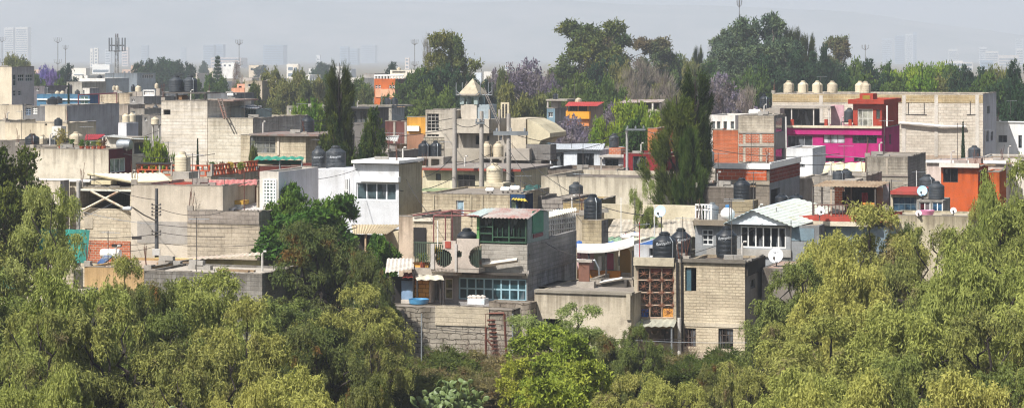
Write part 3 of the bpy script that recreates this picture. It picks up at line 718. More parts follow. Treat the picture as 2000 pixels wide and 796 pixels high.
fb = [(560,582,125,1500,'e4ddcf','white block standing alone above the grove'),(572,583,128,1450,'ddd0bb','cream block attached in front of the white one'),(180,214,126,1900,'e6e6e2','low white shed roofs left of the lattice mast'),
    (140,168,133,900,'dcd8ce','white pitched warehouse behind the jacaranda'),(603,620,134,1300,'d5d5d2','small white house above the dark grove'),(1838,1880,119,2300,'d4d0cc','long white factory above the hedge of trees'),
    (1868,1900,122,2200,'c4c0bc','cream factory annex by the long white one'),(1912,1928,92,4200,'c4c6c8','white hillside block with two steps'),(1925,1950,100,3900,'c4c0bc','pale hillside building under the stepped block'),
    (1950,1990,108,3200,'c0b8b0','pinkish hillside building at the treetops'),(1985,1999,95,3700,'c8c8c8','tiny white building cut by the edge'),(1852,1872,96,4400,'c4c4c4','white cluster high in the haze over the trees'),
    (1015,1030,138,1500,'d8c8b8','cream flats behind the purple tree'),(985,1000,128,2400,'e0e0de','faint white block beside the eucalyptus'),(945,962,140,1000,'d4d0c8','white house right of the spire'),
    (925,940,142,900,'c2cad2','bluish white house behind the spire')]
for a in fb: far_tower(*a)
g_ = random.Random(21)
land = [(0,'edge tower twins'),(60,'jacaranda grove'),(150,'warehouse'),(228,'lattice mast'),(300,'dark tree clump'),(360,'black twin tanks'),(425,'tiered conifer'),(500,'broad bluish tower'),(580,'white block'),(640,'dark casuarina'),(740,'orange house'),(800,'thin mast')]
for i in range(34):
    x = 20+23*i+g_.random()*12; Yf = g_.choice([520, 650, 800, 1100, 1500]); w = 9+g_.random()*16; tp = HZ+(H-5.5-g_.random()*5)*F/Yf
    nm = min(land, key=lambda l: abs(l[0]-x))[1]; col = g_.choice(['d8d4ca','c9bba4','b3aaa0','e4e2dc','c4a48c','9aa0a6'])
    cn = {'d8d4ca':'off-white','c9bba4':'sand coloured','b3aaa0':'grey','e4e2dc':'white','c4a48c':'salmon','9aa0a6':'bluish grey'}[col]
    dn = {520:'nearer', 650:'middle-distance', 800:'distant', 1100:'far', 1500:'very far'}[Yf]
    h = House('distant_house', f"{dn} {cn} flat-roofed house low on the horizon by the {nm}", x, x+w, tp, Yf, paint(col, .8, var=.2, scale=.3), dep=8, cat='house', group='small houses low on the horizon')
    for k in range(int(h.Wd/3.5)):
        u = 1+k*3.4; z = h.top-2.4
        if u+1.4 < h.Wd: MB().box(u, u+1.4, -.03, .3, z, z+1.2).build('window', glass(), h.root)
    h.done()

def lattice_mast(px, top, base, Y, label, w=1.6, panels=True):
    z0, z1 = 0, ZP(top, Y); rt = empty('antenna_mast', (XP(px, Y), Y, 0), .5, label=label, cat='antenna mast')
    mb = MB(); n = 14; q = lambda z: w*(1-.45*z/z1)/2
    for sx, sy in ((-1,-1),(1,-1),(1,1),(-1,1)): mb.tube([(sx*w/2, sy*w/2, 0), (sx*q(z1), sy*q(z1), z1)], .06, 4)
    for i in range(n):
        a, b = z1*i/n, z1*(i+1)/n; s = 1 if i % 2 else -1
        for ax in (0, 1):
            for sd in (-1, 1):
                p = (-s*q(a), sd*q(a), a); r_ = (s*q(b), sd*q(b), b)
                if ax: p = (p[1], p[0], p[2]); r_ = (r_[1], r_[0], r_[2])
                mb.tube([p, r_], .035, 3)
    mb.build('lattice', STEEL, rt)
    if panels:
        MB().box(-2.0, 2.0, -.12, .12, z1-4.3, z1-4.15).box(-2.0, 2.0, -.12, .12, z1-3.0, z1-2.7).box(-.12,.12,-1.8,1.8,z1-4.4,z1-4.1).build('platform', STEEL, rt)
        for x in (-2.0, -1.4, -.3, .4, 1.3, 2.0): MB().box(x-.16, x+.16, -.4, -.2, z1-4.2, z1-1.0).build('panel_antenna', paint('767c82', .6), rt)
    return rt
lattice_mast(228, 66, 135, 560, 'tall lattice phone mast carrying a crown of panel antennas', .95)
def rake_mast(px, top, Y, label, tiers=3, w=1.5, z0=0):
    z1 = ZP(top, Y); rt = empty('radio_mast', (XP(px, Y), Y, 0), .2, label=label, cat='radio mast', group='thin radio masts on the skyline')
    MB().tube([(0,0,0),(0,0,z1)], .10, 5, .06).build('pole', STEEL, rt)
    for i in range(tiers):
        z = z1-.4-i*5.2*Y/560; mb = MB()
        for k in range(6):
            a = k*1.047; mb.tube([(0,0,z-1.0),(math.cos(a)*w*.55, math.sin(a)*w*.55, z-.5),(math.cos(a)*w*.62, math.sin(a)*w*.62, z+.3)], .04, 3)
        mb.build('antenna_arms', STEEL, rt)
rake_mast(113, 73, 560, 'three-tiered radio mast above the jacaranda'); rake_mast(467, 77, 560, 'three-tiered radio mast right of the tiered conifer')
rake_mast(810, 77, 560, 'three-tiered radio mast touching the eucalyptus'); rake_mast(1690, 87, 560, 'two-tiered radio mast over the long hedge of trees', 2)
rake_mast(128, 88, 650, 'short plain mast just right of the jacaranda mast', 1, 1.2); rake_mast(4, 72, 620, 'mast cut by the edge beside the pale towers', 3, 1.6)
rake_mast(1444, 0, 420, 'very tall white needle mast behind the dark eucalyptus', 1, .8)
# ---------------------------------------------------------------- houses, far to near
cB = 'cdc4b0'; WB = lambda c='c9bfa8', **k: wall(c, 'block', **k)
PL = lambda c='c4b9a4', **k: wall(c, 'plaster', **k)
BR = wall('b8623f', 'brick', .3, bw=.28, bh=.13, mortar='b39a84')
BRR = wall('cc6038', 'brick', .12, bw=.5, bh=.24, mortar='c9a088', streak=.25)
WHW = PL('dcdcd8', dirt=.12, streak=.25); GRY = PL('8e8a84', dirt=.3); GBL = WB('8f8b84')
T_ = lambda *a, **k: tank(*a, **k)

# --- far right block
h = House('white_house', 'long white house at the edge beyond the block wall', 1945, 2060, 237, 212, PL('e4e4e2', dirt=.08, streak=.15), dep=8)
h.win(1950,264,1967,278,2,1,'6a6a6a'); h.win(1989,264,1996,289,1,1,'444444'); h.done(); bw_ = h
MB().box(0, h.Wd, -.1, 0, h.Z(239), h.Z(237)).build('cornice', WHT, h.root)
J = House('concrete_block_building', 'huge beige block wall building behind the magenta house', 1508, 1920, 183, 207, WB('cbbfab', dirt=.25, bw=.5, bh=.25, streak=.35), sx=1946, par=.15)
J.swin(1928,207,1934,222,1,1,'55585c'); J.swin(1926,255,1932,277,1,1,'55585c'); J.swin(1935,257,1940,275,1,1,'55585c')
J.done(smat=PL('b6b8c2', dirt=.2))
for x in (1600, 1680, 1762, 1825, 1905): J.box('column', PL('c4bcae'), x, 186, x+7, 306, -.05, -.003)
J.box('beam', wall('b09a72','brick',.4,bw=.5,bh=.25,mortar='c4b48c'), 1508.5, 185, 1919.5, 200, -.04, -.003)
J.box('base_band', PL('b49c84'), 1762, 303, 1919, 316, -.03, -.003)
pp = [J.P(1757, 240, -.25), J.P(1800, 243, -.3), J.P(1840, 247, -.3), J.P(1886, 247, -.25)]
MB().tube(pp, .13, 8).build('drain_pipe', paint('d8d4cc', .5), J.root)
for l_ in ([[(1774,200,-.03),(1774,222,-.03)],[(1805,200,-.03),(1805,222,-.03)],[(1765,223,-.03),(1810,224,-.03)],[(1895,198,-.03),(1895,224,-.03)],[(1888,224,-.03),(1906,224,-.03)]]): J.bar('conduit', DRK, l_, .03)
for i, x in enumerate((1540.5, 1568.5, 1596.5, 1625.5)): T_(x, 183, 20.5, 27, 210, 'cream', f"cream tank on the block building, {['first','second','third','fourth'][i]} of its evenly spaced row of four", fit=(J, 2.5), group='cream tanks on the block building')
T_(1680, 183, 20, 27, 210, 'cream', 'cream tank overlapped by its neighbour above the red doorway', fit=(J, 2.5), group='cream tanks on the block building')
T_(1690.5, 183, 20, 27, 210, 'cream', 'cream tank with dark pipe in front of the overlapping pair', fit=(J, 1.6), pipe=True, group='cream tanks on the block building')
h = House('annexe', 'bluish grey rear stair house beside the tall block wall', 1924, 1944, 231, 214, PL('c4c6cc', dirt=.1), dep=3, cat='house'); h.done()

# --- magenta and red house
MG = PL('b82474', dirt=.3, streak=.6); RD = PL('a84030', dirt=.35, streak=.6)
pk = House('magenta_house', 'magenta house with a red rooftop room and terrace', 1537, 1722, 250, 188, MG, sx=1757, par=.1)
pk.win(1608,262,1650,280,3,1,'5c1238','c9ccd0','window'); pk.win(1665,262,1713,280,2,1,'3d1030','2a2c34'); pk.win(1538,265,1587,287,3,1,'8a8d90','3c4044')
pk.win(1610,308,1650,316,2,1,'401030'); pk.win(1668,308,1690,316,2,1,'401030')
pk.swin(1726,265,1730,282,1,1,'401030'); pk.swin(1737,262,1741,282,1,1,'401030'); pk.done()
pk.box('terrace_edge', PL('d8c8a8'), 1536, 245.5, 1722, 250, -.35, .0); pk.box('balcony_band', MG, 1536, 251, 1722, 263, -.2, -.003)
for x in (1544, 1610, 1657): pk.box('terrace_post', RD, x, 233, x+6, 246, -.2, .05)
W_, T__ = pk.Wd, pk.top
u0 = pk.U(1666, .3); u1 = pk.U(1733, .3); zt = pk.Z(203, (u0+u1)/2, .3)
ub = W_; mb = MB()
holes = [(pk.U(1675,.3), pk.U(1705,.3), pk.top+.02, pk.Z(213,ub,.3)), (pk.U(1711,.3), pk.U(1731,.3), pk.Z(233,ub,.3), pk.Z(214,ub,.3))]
u1 = min(u1, W_-.05); holes[1] = (holes[1][0], u1-.1, holes[1][2], holes[1][3])
def sh_holes(u, v, z): return (u0+u, .3+v, z)
hl = [(a-u0, b-u0, c, d) for a, b, c, d in holes]
grid_wall(mb, u1-u0, pk.top, zt, hl, sh_holes)
D2 = pk.dep-.4
grid_wall(mb, D2-.3, pk.top, zt, [(1.2,2.0,pk.top+.8,zt-.6)], lambda u, v, z: (u1-v, .3+u, z))
mb.add([(u0,.3,pk.top),(u0,D2,pk.top),(u0,D2,zt),(u0,.3,zt),(u1,D2,pk.top),(u1,D2,zt),(u1,.3,zt)], [(0,1,2,3),(1,4,5,2),(3,6,5,2)])
mb.build('rooftop_room', RD, pk.root)
MB().box(u0-.35, u1+.25, -.1, D2+.1, zt+.002, zt+.35).build('eave_band', RD, pk.root)
for i, (a, b, c, d) in enumerate(holes):
    f = MB(); frame_mb(f, lambda u, v, z: (u, .3+v, z), a, b, c, d, 3 if i == 0 else 1, 2 if i == 0 else 1, .06, v=.05)
    f = f.build('window', paint('d5d5cc' if i == 0 else '6a3030', .5), pk.root)
    MB().add([(a,.37,c),(b,.37,c),(b,.37,d),(a,.37,d)], [(0,1,2,3)]).build('pane', glass('a8a89a' if i == 0 else '5c6a62', .3), f)
u2, u3 = pk.U(1679, 1.5), pk.U(1705, 1.5); zz = pk.Z(183, u3, 1.5)
MB().box(u2, u3, 1.5, 3.6, zt+.352, zz).build('stair_house', RD, pk.root)
MB().box(u2+.25, u3-.25, 1.44, 1.498, zt+.36, zz-.15).build('stair_door', paint('8a7a10', .6), pk.root)
pk.box('downpipe', paint('e8e6e0', .5), 1731, 206, 1733.5, 247, -.15, -.05)
T_(1659, 232, 20, 27, 189, 'faded', 'black tank tucked beside the red rooftop room', zb=pk.rz+.01+.55, group=None)
pb = Fr('tank_stand', 'low dark steel stand under the tank by the red room', 'tank stand', 1643, 188.6, z0=pk.rz)
MB().box(0, 1.3, 0, 1.2, .5, .55).box(0,.06,0,.06,0,.5).box(1.24,1.3,0,.06,0,.5).box(0,.06,1.1,1.16,0,.5).box(1.24,1.3,1.1,1.16,0,.5).build('frame', DRK, pb.root)
# covered terrace on its left
ct = Fr('terrace_shelter', 'covered terrace with glazed front and slab roof left of the red room', 'shelter', 1505, 190, z0=pk.rz)
ct.box('slab', CONC, 1507, 207, 1622, 212, 0, 4)
for x in (1545, 1588, 1618): ct.box('post', paint('c8c4bc'), x, 212, x+2, 250, .1, .2)
ct.box('back_wall', paint('3a3a3a', .8), 1512, 212, 1600, 250, 3.6, 3.8); ct.box('side_panel', PL('cf9aa6'), 1623, 205, 1648, 250, 2.0, 2.2)
ct.box('dark_glazing', glass('3a3e3c', .2), 1549, 214, 1586, 244, 1.2, 1.25)
# rooftop clutter left of it
T_(1493, 211, 19, 26, 186, 'black', 'weathered black tank on a rubble roof before the unfinished brick house', group=None, zb=ZP(211, 186))
# --- unfinished block and brick house
L = House('unfinished_house', 'unfinished house with grey block top over brick panels', 1442, 1512, 226, 176, WB('beb29c', dirt=.35), sx=1535, par=.1)
L.swin(1515,230,1532,258,1,1,'6a6e70','6a7478'); L.swin(1515,290,1532,312,1,1,'55585c'); L.done(smat=PL('94908a'))
for x0, x1, y0, y1 in ((1443,1451,262,315),(1456,1483,262,279),(1456,1483,288,315),(1489,1511,262,279),(1489,1511,288,315)): L.box('brick_panel', BR, x0, y0, x1, y1, -.04, -.003)
L.box('slab_band', CONC, 1442, 257, 1512, 260, -.08, -.003); L.box('slab_band', CONC, 1442, 281, 1512, 286, -.08, -.003)
L.bars('downpipe', paint('d0cdc8', .5), [[(1535,228,-.1),(1536,290,-.1)]], .06)
st = Fr('tank_platform', 'rubble slab platform under the weathered black tank', 'platform', 1468, 184, z0=L.rz+.003)
x_, y_ = XP(1493,186), 186; 
MB().box(.2, 1.9, 2.0, 3.8, 0, max(.05, ZP(211,186)-L.rz-.008)).build('slab', CONC, st.root)
gas_tank(1474, 222, 24, 177.5, 'long white gas tank on the unfinished block house', 'e4e4e0', zb=L.rz+.004)
bh = House('brick_house', 'flat plain brick house left of the unfinished block house', 1392, 1441, 254, 176.8, wall('c0643c','brick',.15,bw=.28,bh=.1,mortar='b07c60'), dep=6, par=.1); bh.done()
wh = House('white_house', 'white upper house with three tall slots above plain brick wall', 1384, 1436, 225, 181, PL('e2ded4', dirt=.1), dep=6)
for x in (1393, 1403, 1416, 1430): wh.win(x-3,237,x+4,252,1,1,'9a9a94','4a5250')
wh.done()
# dark ruined shed among the trees far centre
sh = Fr('open_shed', 'long open shed with pale sheet roof among the trees', 'shed', 1204, 225)
corrugated(sh.root, 'roof_sheet', rust('b0a89e'), [sh.P(1204,201,0), sh.P(1292,199,0), sh.P(1300,194,3), sh.P(1225,195,3)])
for x in (1213, 1235, 1253, 1273, 1288): sh.box('post', paint('d8d4cc') if x == 1273 else STEEL, x, 200, x+3, 262, .1, .3)
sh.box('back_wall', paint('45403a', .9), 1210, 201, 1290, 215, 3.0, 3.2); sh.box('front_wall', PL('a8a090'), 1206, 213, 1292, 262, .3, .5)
# orange balcony house
ob = House('orange_balcony_house', 'small house with orange balcony under a red sheet roof', 1112, 1150, 207, 218, PL('5e4436'), sx=1178, base=0)
ob.win(1117,211,1124,216,1,1,'8a6a40'); ob.done(smat=PL('a08878'))
ob.box('balcony', PL('e8a032', dirt=.05, streak=.1), 1105, 217, 1151, 232, -.8, -.3); ob.box('lower_wall', PL('d88a50'), 1106, 233, 1150, 246, -.5, -.003)
for x in (1107, 1128, 1147): ob.box('post', paint('d09030'), x, 206, x+2, 217, -.6, -.5)
corrugated(ob.root, 'roof_sheet', rust('b23c34', 'b23c34', .1), [ob.P(1103,207,-1.2), ob.P(1166,207,-1.2), ob.P(1180,199,3.2), ob.P(1110,199,3.2)])
T_(1130, 198, 13, 10, 222, 'cream', 'cream tank top peeking over the red sheet roof', zb=ZP(201,222), group=None, n=14)
pd = Fr('tank_stand', 'block pier behind the red sheet roof holding its tank', 'pier', 1124, 221.8); MB().box(0,.7,0,.7,0,ZP(201,222)-.004).build('pier', CONC, pd.root)
dr = House('grey_house', 'small grey house with blue band left of the orange balcony', 1068, 1084, 212, 225, PL('6f94a8', dirt=.2), sx=1112, par=.1)
dr.win(1071,219,1080,229,2,1); dr.done(smat=PL('a09a96'))
dr.box('roof_slab', CONC, 1066, 194, 1108, 197, .5, 3.5); dr.box('stair_flight', PL('a89a8c'), 1076, 197, 1090, 212, 1.2, 2.2); dr.box('post', PL('b4aca0'), 1068, 197, 1071, 212, .6, .8)
T_(1085, 194, 11, 12, 226, 'black', 'black tank on the raised slab beside the orange balcony house', zb=dr.Z(194, 1.5, 1.5)+.003, group=None, n=14)
# --- spire house
S = House('spire_house', 'rambling grey concrete house crowned by a pyramid spire', 888, 995, 262, 160, PL('a89f90', dirt=.3), dep=8, par=.1, roofmat=CONC)
S.hole(929,265,938,282); S.win(975,265,981,274,1,1,'55504a'); S.win(951,265,956,274,1,1,'55504a'); S.win(960,312,975,330,1,1,'55504a'); S.win(930,312,948,330,1,1,'55504a'); S.done()
S.box('upper_slab', PL('b4aa98'), 888, 233, 955, 260, -.8, 5); S.box('parapet', PL('a89e8c', dirt=.4), 868, 290, 968, 313, -1.4, -.9)
S.box('floor_slab', CONC, 868, 313, 968, 316, -1.4, 2)
S.box('tower_shaft', PL('c2b8a8', dirt=.2), 900, 204, 931, 233.4, .5, 2.0)
a0, b0, _, _ = S.rect(900,182,931,233,.5); zc = S.Z(203, a0, .5); z1 = S.Z(186.5, a0, .5); zb = S.Z(232, a0, .5)
S_d = 1.5; mb = MB()
bl = PL('93a8a8', dirt=.15)
# belfry: four arched faces
sx_ = b0-a0; ex = .62
for (px_, py_) in ((a0-.05, .45), (b0-.2, .45), (a0-.05, 1.8), (b0-.2, 1.8)): MB().box(px_, px_+.28, py_, py_+.28, S.Z(204,a0,.5)+.003, z1).build('belfry_pillar', bl, S.root)
def arch(x0, x1, zs, zt, y0, y1, ax):
    r = (x1-x0)/2; cx = (x0+x1)/2; pts = [(x0, zt), (x0, zs)] + [(cx-r*math.cos(math.pi*i/10), zs+min(r, zt-zs-.08)*math.sin(math.pi*i/10)) for i in range(1, 10)] + [(x1, zs), (x1, zt)]
    m = MB()
    if ax: m.extr(pts, y0, y1)
    else:
        m.extr(pts, y0, y1); m.v = [(y, x, z) for x, y, z in m.v]
    return m.build('arch', bl, S.root)
zs_ = S.Z(194, a0, .5)
arch(a0+.23, b0-.2, zs_, z1-.002, .47, .65, 1); arch(a0+.23, b0-.2, zs_, z1-.002, 1.86, 2.04, 1); arch(.73, 1.8, zs_, z1-.002, b0-.1, b0+.06, 0); arch(.73, 1.8, zs_, z1-.002, a0-.04, a0+.1, 0)
MB().box(b0+.001, b0+.9, .6, 2.2, zb, S.Z(204,a0,.5)).build('blue_stair_wall', PL('8fa0aa'), S.root)
MB().box(a0-.2, b0+.3, .2, 2.3, z1+.002, z1+.12).build('cornice', CONC, S.root)
cx, cy_ = (a0+b0)/2+.05, 1.25; za = S.Z(153, cx, 1.2)
pyr = MB().add([(a0-.1,.3,z1+.121),(b0+.2,.3,z1+.121),(b0+.2,2.2,z1+.121),(a0-.1,2.2,z1+.121),(cx,cy_,za)], [(0,1,4),(1,2,4),(2,3,4),(3,0,4),(3,2,1,0)]).build('spire', PL('b4a88c', dirt=.5), S.root)
for x, yy in ((891, .1), (903, 2.3), (938, .1), (954, 2.3), (961, .9)):
    u = S.U(x, yy); S.bar('antenna_rod', GALV, [(x, 161, yy), (x, 186, yy)], .03)
S.bars('antenna_brace', GALV, [[(891,177,.1),(900,186,.1)],[(938,177,.1),(929,186,.1)],[(961,177,.9),(952,185,.9)],[(891,186,.1),(961,185.5,.9)]], .03)
S.bars('ladder', rust('6b6660','5c544c'), [[(942,172,-.2),(972,240,-1.0)],[(946,172,-.2),(976,240,-1.0)]]+[[(942+i*2.5,172+i*5.66,-.2-i*.066),(946+i*2.5,172+i*5.66,-.2-i*.066)] for i in range(1,12)], .032)
S.box('lattice_panel', PL('c9bb98'), 978, 200, 994, 233, 3.2, 3.35)
mb = MB()
for i in range(2):
    for j in range(9):
        p = S.P(982.5+i*6, 204+j*3.1, 3.18); mb.box(p[0]-.06, p[0]+.06, 3.17, 3.198, p[2]-.07, p[2]+.02)
mb.build('lattice_holes', DRK, S.root)
S.box('left_mass', PL('b0a696', dirt=.35), 868, 215, 889, 290, -.3, 3.0)
for x in (954, 973): S.box('concrete_post', CONC, x, 214, x+3, 259, -.6, -.35)
S.box('right_gable', PL('c4b79c', dirt=.3), 990, 232, 1027, 290, -.4, 4)
p = [S.P(1030,233,-.4), S.P(1052,243,-.4), S.P(1074,260,-.4), S.P(1074,268,-.4), S.P(1056,274,-.4), S.P(1053,281,-.4), S.P(1030,281,-.4)]
MB().extr([(q[0]+.0, q[2]) for q in p], -.4, 3.5).build('sloped_wall', PL('c4b794', dirt=.3), S.root)
S.box('grey_terrace_wall', WB('777370'), 1028, 282, 1075, 312, -.6, .8); S.box('balcony_box', PL('a39a8c'), 986, 290, 1034, 313, -1.2, -.61)
gl = House('grey_ground_floor', 'dark grey lower house with black openings below the spire house', 995, 1057, 314, 158, PL('726c66'), sx=1074, par=.05, cat='house')
gl.hole(1012,321,1024,345); gl.hole(1033,320,1048,345); gl.hole(1050,320,1056,345); gl.done()
sm = Fr('spire_house_stair_wing', 'pale stair wing with black grid window left of the spire', 'house', 831, 161)
W2 = House('stair_wing', 'pale stair wing with tall black grid window left of the spire', 831, 868, 215, 162, WB('bdb3a2', dirt=.2), dep=6, par=.1)
bpy.data.objects.remove(sm.root)
W2.win(834,222,857,256,3,5,'b9b4ac','14181c',t=.03); W2.win(834,262,857,267,3,1,'b9b4ac','14181c',t=.03); W2.done()
W2.box('breeze_block_band', wall('a39a84','brick',.2,bw=.3,bh=.2,mortar='4a443c'), 827, 268, 868, 290, -.5, -.3)
W2.box('lower_wall', PL('9a9286'), 826, 290, 868, 330, -.4, -.003)
yb = House('yellow_house', 'low house with yellow shutters left of the pale stair wing', 795, 831, 229, 172, PL('d49a40', dirt=.15), dep=6, par=.1)
yb.box('white_band', WHT, 795, 246, 818, 256, -.2, -.003); yb.box('lower_wall', PL('a0765c'), 795, 262, 829, 300, -.1, -.003); yb.done()
for i, x in enumerate((828.5, 851)): T_(x, 306, 23, 31, 152, 'black', f"{'first' if i == 0 else 'second'} of two ribbed black tanks on the dark frame by the pole", zb=ZP(306,152), group='pair of ribbed black tanks by the pole')
tf = Fr('tank_support', 'dark concrete frame carrying the two ribbed black tanks', 'frame', 816, 151.2)
tf.box('deck', CONC, 815, 306.3, 866, 310, 0, 1.6)
for x in (816, 838, 862): tf.box('post', CONC, x, 310, x+4, 330, .0, 1.6)
for i, x in enumerate((951, 973)): T_(x, 307, 21, 31, 157, 'cream', f"{'slightly hidden' if i == 0 else 'fully visible'} cream tank of the ribbed pair below the spire", zb=ZP(307,157), group='pair of ribbed cream tanks below the spire')
tf = Fr('tank_support', 'concrete frame carrying the ribbed cream pair below the spire', 'frame', 940, 156.2)
tf.box('deck', CONC, 938, 307.3, 986, 310, 0, 1.6)
for x in (940, 957, 980): tf.box('post', CONC, x, 310, x+4, 335, .0, 1.6)

# --- white long shed right of it, and neighbours
P_ = House('long_white_shed', 'low white building with pale sheet roof and black windows', 1056, 1172, 292, 172, PL('c8d0d8', dirt=.15), dep=7, par=.0)
P_.win(1076,298,1101,324,1,1,'333'*2,'101418'); P_.win(1127,299,1160,325,2,1,'333333','101418'); P_.done()
corrugated(P_.root, 'roof_sheet', paint('c9cdd0', .6, var=.3), [P_.P(1054,291,-.3), P_.P(1178,292,-.3), P_.P(1182,280,7.3), P_.P(1076,280,7.3)])
h = House('small_white_annexe', 'small white annexe with flat slab beside the long shed', 1176, 1216, 305, 166, PL('cdd2d6', dirt=.15), dep=5, par=.0)
h.win(1182,311,1208,326,2,1,'333333'); h.done(); h.box('slab', CONCP, 1170, 304, 1220, 307.5, -.4, 5.2)
h = House('maroon_house', 'maroon walled house behind the pale utility pole', 1218, 1300, 300, 160, PL('8c2c30', dirt=.2), dep=5); h.win(1236,305,1262,336,2,1,'606060'); h.done()
T_(1199, 292, 19, 28, 168.5, 'black', 'black tank on the brick pier behind the white annexe', zb=ZP(288,168.5), group=None)
pr_ = Fr('brick_pier', 'brick pier carrying a black tank behind the white annexe', 'pier', 1189, 167.4); MB().box(0,.95,0,1.4,0,ZP(288,168.5)-.003).build('pier', BR, pr_.root)
pr_ = House('orange_wall_house', 'orange plastered gable half hidden behind the casuarina', 1265, 1284, 251, 170, PL('c4784c', dirt=.2), dep=5); pr_.done()
Q = House('long_low_wall_house', 'long low cream wall house in the middle of the roofs', 1057, 1285, 346, 146, PL('cdc2a8', dirt=.3), dep=9, par=.3, roofmat=PL('6b6058', dirt=.5)); Q.done()
r2 = House('parapet_house', 'cream parapet house with tiny step by the casuarina foot', 1057, 1200, 332, 158, PL('8d7f72', dirt=.5), dep=7, par=.2, roofmat=PL('8a7464')); r2.done()
T_(1125, 386, 28, 31, 142, 'black', 'black tank standing before the long low cream wall', zb=ZP(386,142), group=None)
pr_ = Fr('block_pier', 'squat cream pier under the tank before the low wall', 'pier', 1104, 141); MB().box(0,1.6,0,1.6,0,ZP(386,142)-.003).build('pier', WB('b8a888'), pr_.root)

# --- cream house with red eave and poles area
Rh = House('cream_house', 'cream single-storey house edged in red behind the poles', 825, 1005, 333, 146, PL('d8cba8', dirt=.15), dep=7, par=.05)
Rh.win(851,339,861,352,1,1,'40302c'); Rh.win(893,341,928,368,3,1,'554a44','14100e'); Rh.win(994,336,1006,356,1,1,'40302c'); Rh.done()
Rh.box('roof_slab', PL('8a8078', dirt=.4), 822, 328, 1017, 333, -.45, 6.5); Rh.box('red_eave', PL('9a4a40', dirt=.4), 822, 329, 1017, 333.5, -.5, -.46); Rh.box('green_kerb', PL('93a878', dirt=.2), 824, 369, 945, 374, -.8, -.01)
mb = MB(); 
for i in range(14):
    p = Rh.P(896+i*2.4, 352, -.3); mb.box(p[0]-.02, p[0]+.02, -.32, -.28, Rh.Z(369,p[0],-.3), p[2])
p = Rh.P(895,352,-.3); p2 = Rh.P(929,352,-.3); mb.box(p[0], p2[0], -.33, -.27, p[2], p[2]+.05); mb.build('railing', DRK, Rh.root)
T_(966, 357, 32, 39, 139, 'cream', 'big cream tank with dark script standing between the poles', zb=ZP(357,139), group=None, text=('Rotoplas', -.05, .56, .22, .1))
pr_ = Fr('tank_pier', 'pale pier carrying the big cream script tank', 'pier', 949, 138.3); pr_.box('pier', PL('c8bc9c'), 949, 357.4, 983, 377, 0, 1.3)
Sh = House('block_wall_house', 'cream block house with a pale blue doorway behind the green roof room', 825, 996, 379, 130, WB('c6b592', dirt=.35), dep=7.5, par=.1)
Sh.win(891,391,906,421,1,1,'d8dce0','9ab4c0'); Sh.done()
for x in (845, 918, 940): Sh.box('column', PL('b8a988'), x, 381, x+3, 440, -.05, -.003)
gas_tank(957, 376, 18, 131.5, 'small white gas tank with a red cap', 'c8303c', zb=Sh.rz+.004, a=-18)
gas_tank(987, 377, 20, 131.8, 'white gas tank with blue cap nearer the red-capped one', '6aa0cc', zb=Sh.rz+.004, a=-18)
gas_tank(1006, 376, 22, 132.5, 'white gas tank with blue cap farther from the red-capped one', '5a98cc', zb=Sh.rz+.004, a=-18)
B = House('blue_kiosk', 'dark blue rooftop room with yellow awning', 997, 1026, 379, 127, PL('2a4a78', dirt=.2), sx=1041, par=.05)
B.win(998,390,1008,420,1,1,'8a9a90','4c5a48'); B.hole(1012,392,1018,420); B.win(1020,388,1025,408,1,1,'8aa0b8','5a7aa0'); B.done(smat=PL('1c3058'))  # side wall is a darker blue copy, shade painted in
corrugated(B.root, 'awning', paint('c8b040', .7), [B.P(999,389,-1.0), B.P(1031,393,-1.0), B.P(1027,388,-.01), B.P(1001,386,-.01)])
gt = Fr('green_tarpaulin', 'dark green tarpaulin hung by the gas tanks', 'tarpaulin', 1023, 134); a, b, c, d = gt.rect(1023,362,1052,376)
corrugated(gt.root, 'tarpaulin_sheet', paint('24504a', .8), [(a,-.6,c),(b,-.6,c),(b,.4,d),(a,.4,d)], .4, .05); 
for x in (1024, 1051): gt.box('post', DRK, x, 362, x+1.2, 400, -.1, 0)
cb = House('checker_wall', 'dark parapet of checkered brick openwork', 1058, 1100, 390, 133, wall('a8a098','brick',.2,bw=.5,bh=.25,mortar='3c3434'), dep=.4, par=.02, cat='wall'); cb.done()
dd = House('dark_block_shed', 'dark grey block shed right beside the blue rooftop room', 1040, 1058, 384, 133.5, GBL, dep=3); dd.done()
yh = House('yellow_block_house', 'sand coloured block house with flat cap right of the checkered wall', 1100, 1146, 396, 128, WB('c4ad7c'), dep=6, par=.1); yh.done()

# --- the bold block building on the upper left
V = House('block_house', 'tall cream block house carrying two huge black tanks', 315, 405, 197, 176, WB('d6cbb8', dirt=.22, bw=.5, bh=.25, streak=.35), dep=8, par=.1)
V.hole(319,214,333,224); V.done()
V2 = House('block_house_wing', 'lower cream block wing with a long grey shaded side wall', 406, 494, 231, 174.5, WB('d2c6ae', dirt=.25, bw=.5, bh=.25, streak=.4), sx=602, par=.2)
V2.done(smat=WB('b4b0a8', bw=.5, bh=.25))
V3 = House('lower_block_house', 'lower block house joined under the grey side wall, glass panel in front', 470, 597, 264, 160, WB('c8b896', dirt=.3, bw=.5, bh=.25), dep=6, par=.05)
V3.win(488,266,538,299,4,3,'8a8a80','686a62','glass_panel',t=.04,rough=.5); V3.done(); V3.box('corner_post', PL('c9bda6'), 541, 268, 545, 303, -.06, -.003)
V3.box('roof_edge', rust('77706a'), 486, 262, 622, 265.5, -.35, 5.5)
T_(601, 266, 26, 33, 163, 'black', 'black tank at the corner of the lower block house roof', zb=V3.rz+.06+.05, group=None)
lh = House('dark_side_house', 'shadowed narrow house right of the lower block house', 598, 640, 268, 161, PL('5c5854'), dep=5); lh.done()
tp = Fr('tank_platform', 'steel platform holding the two huge black tanks', 'platform', 318, 177.5, z0=V.rz+.003)
tp.box('deck', STEEL, 318, 180.5, 402, 183, 0, 2.6)
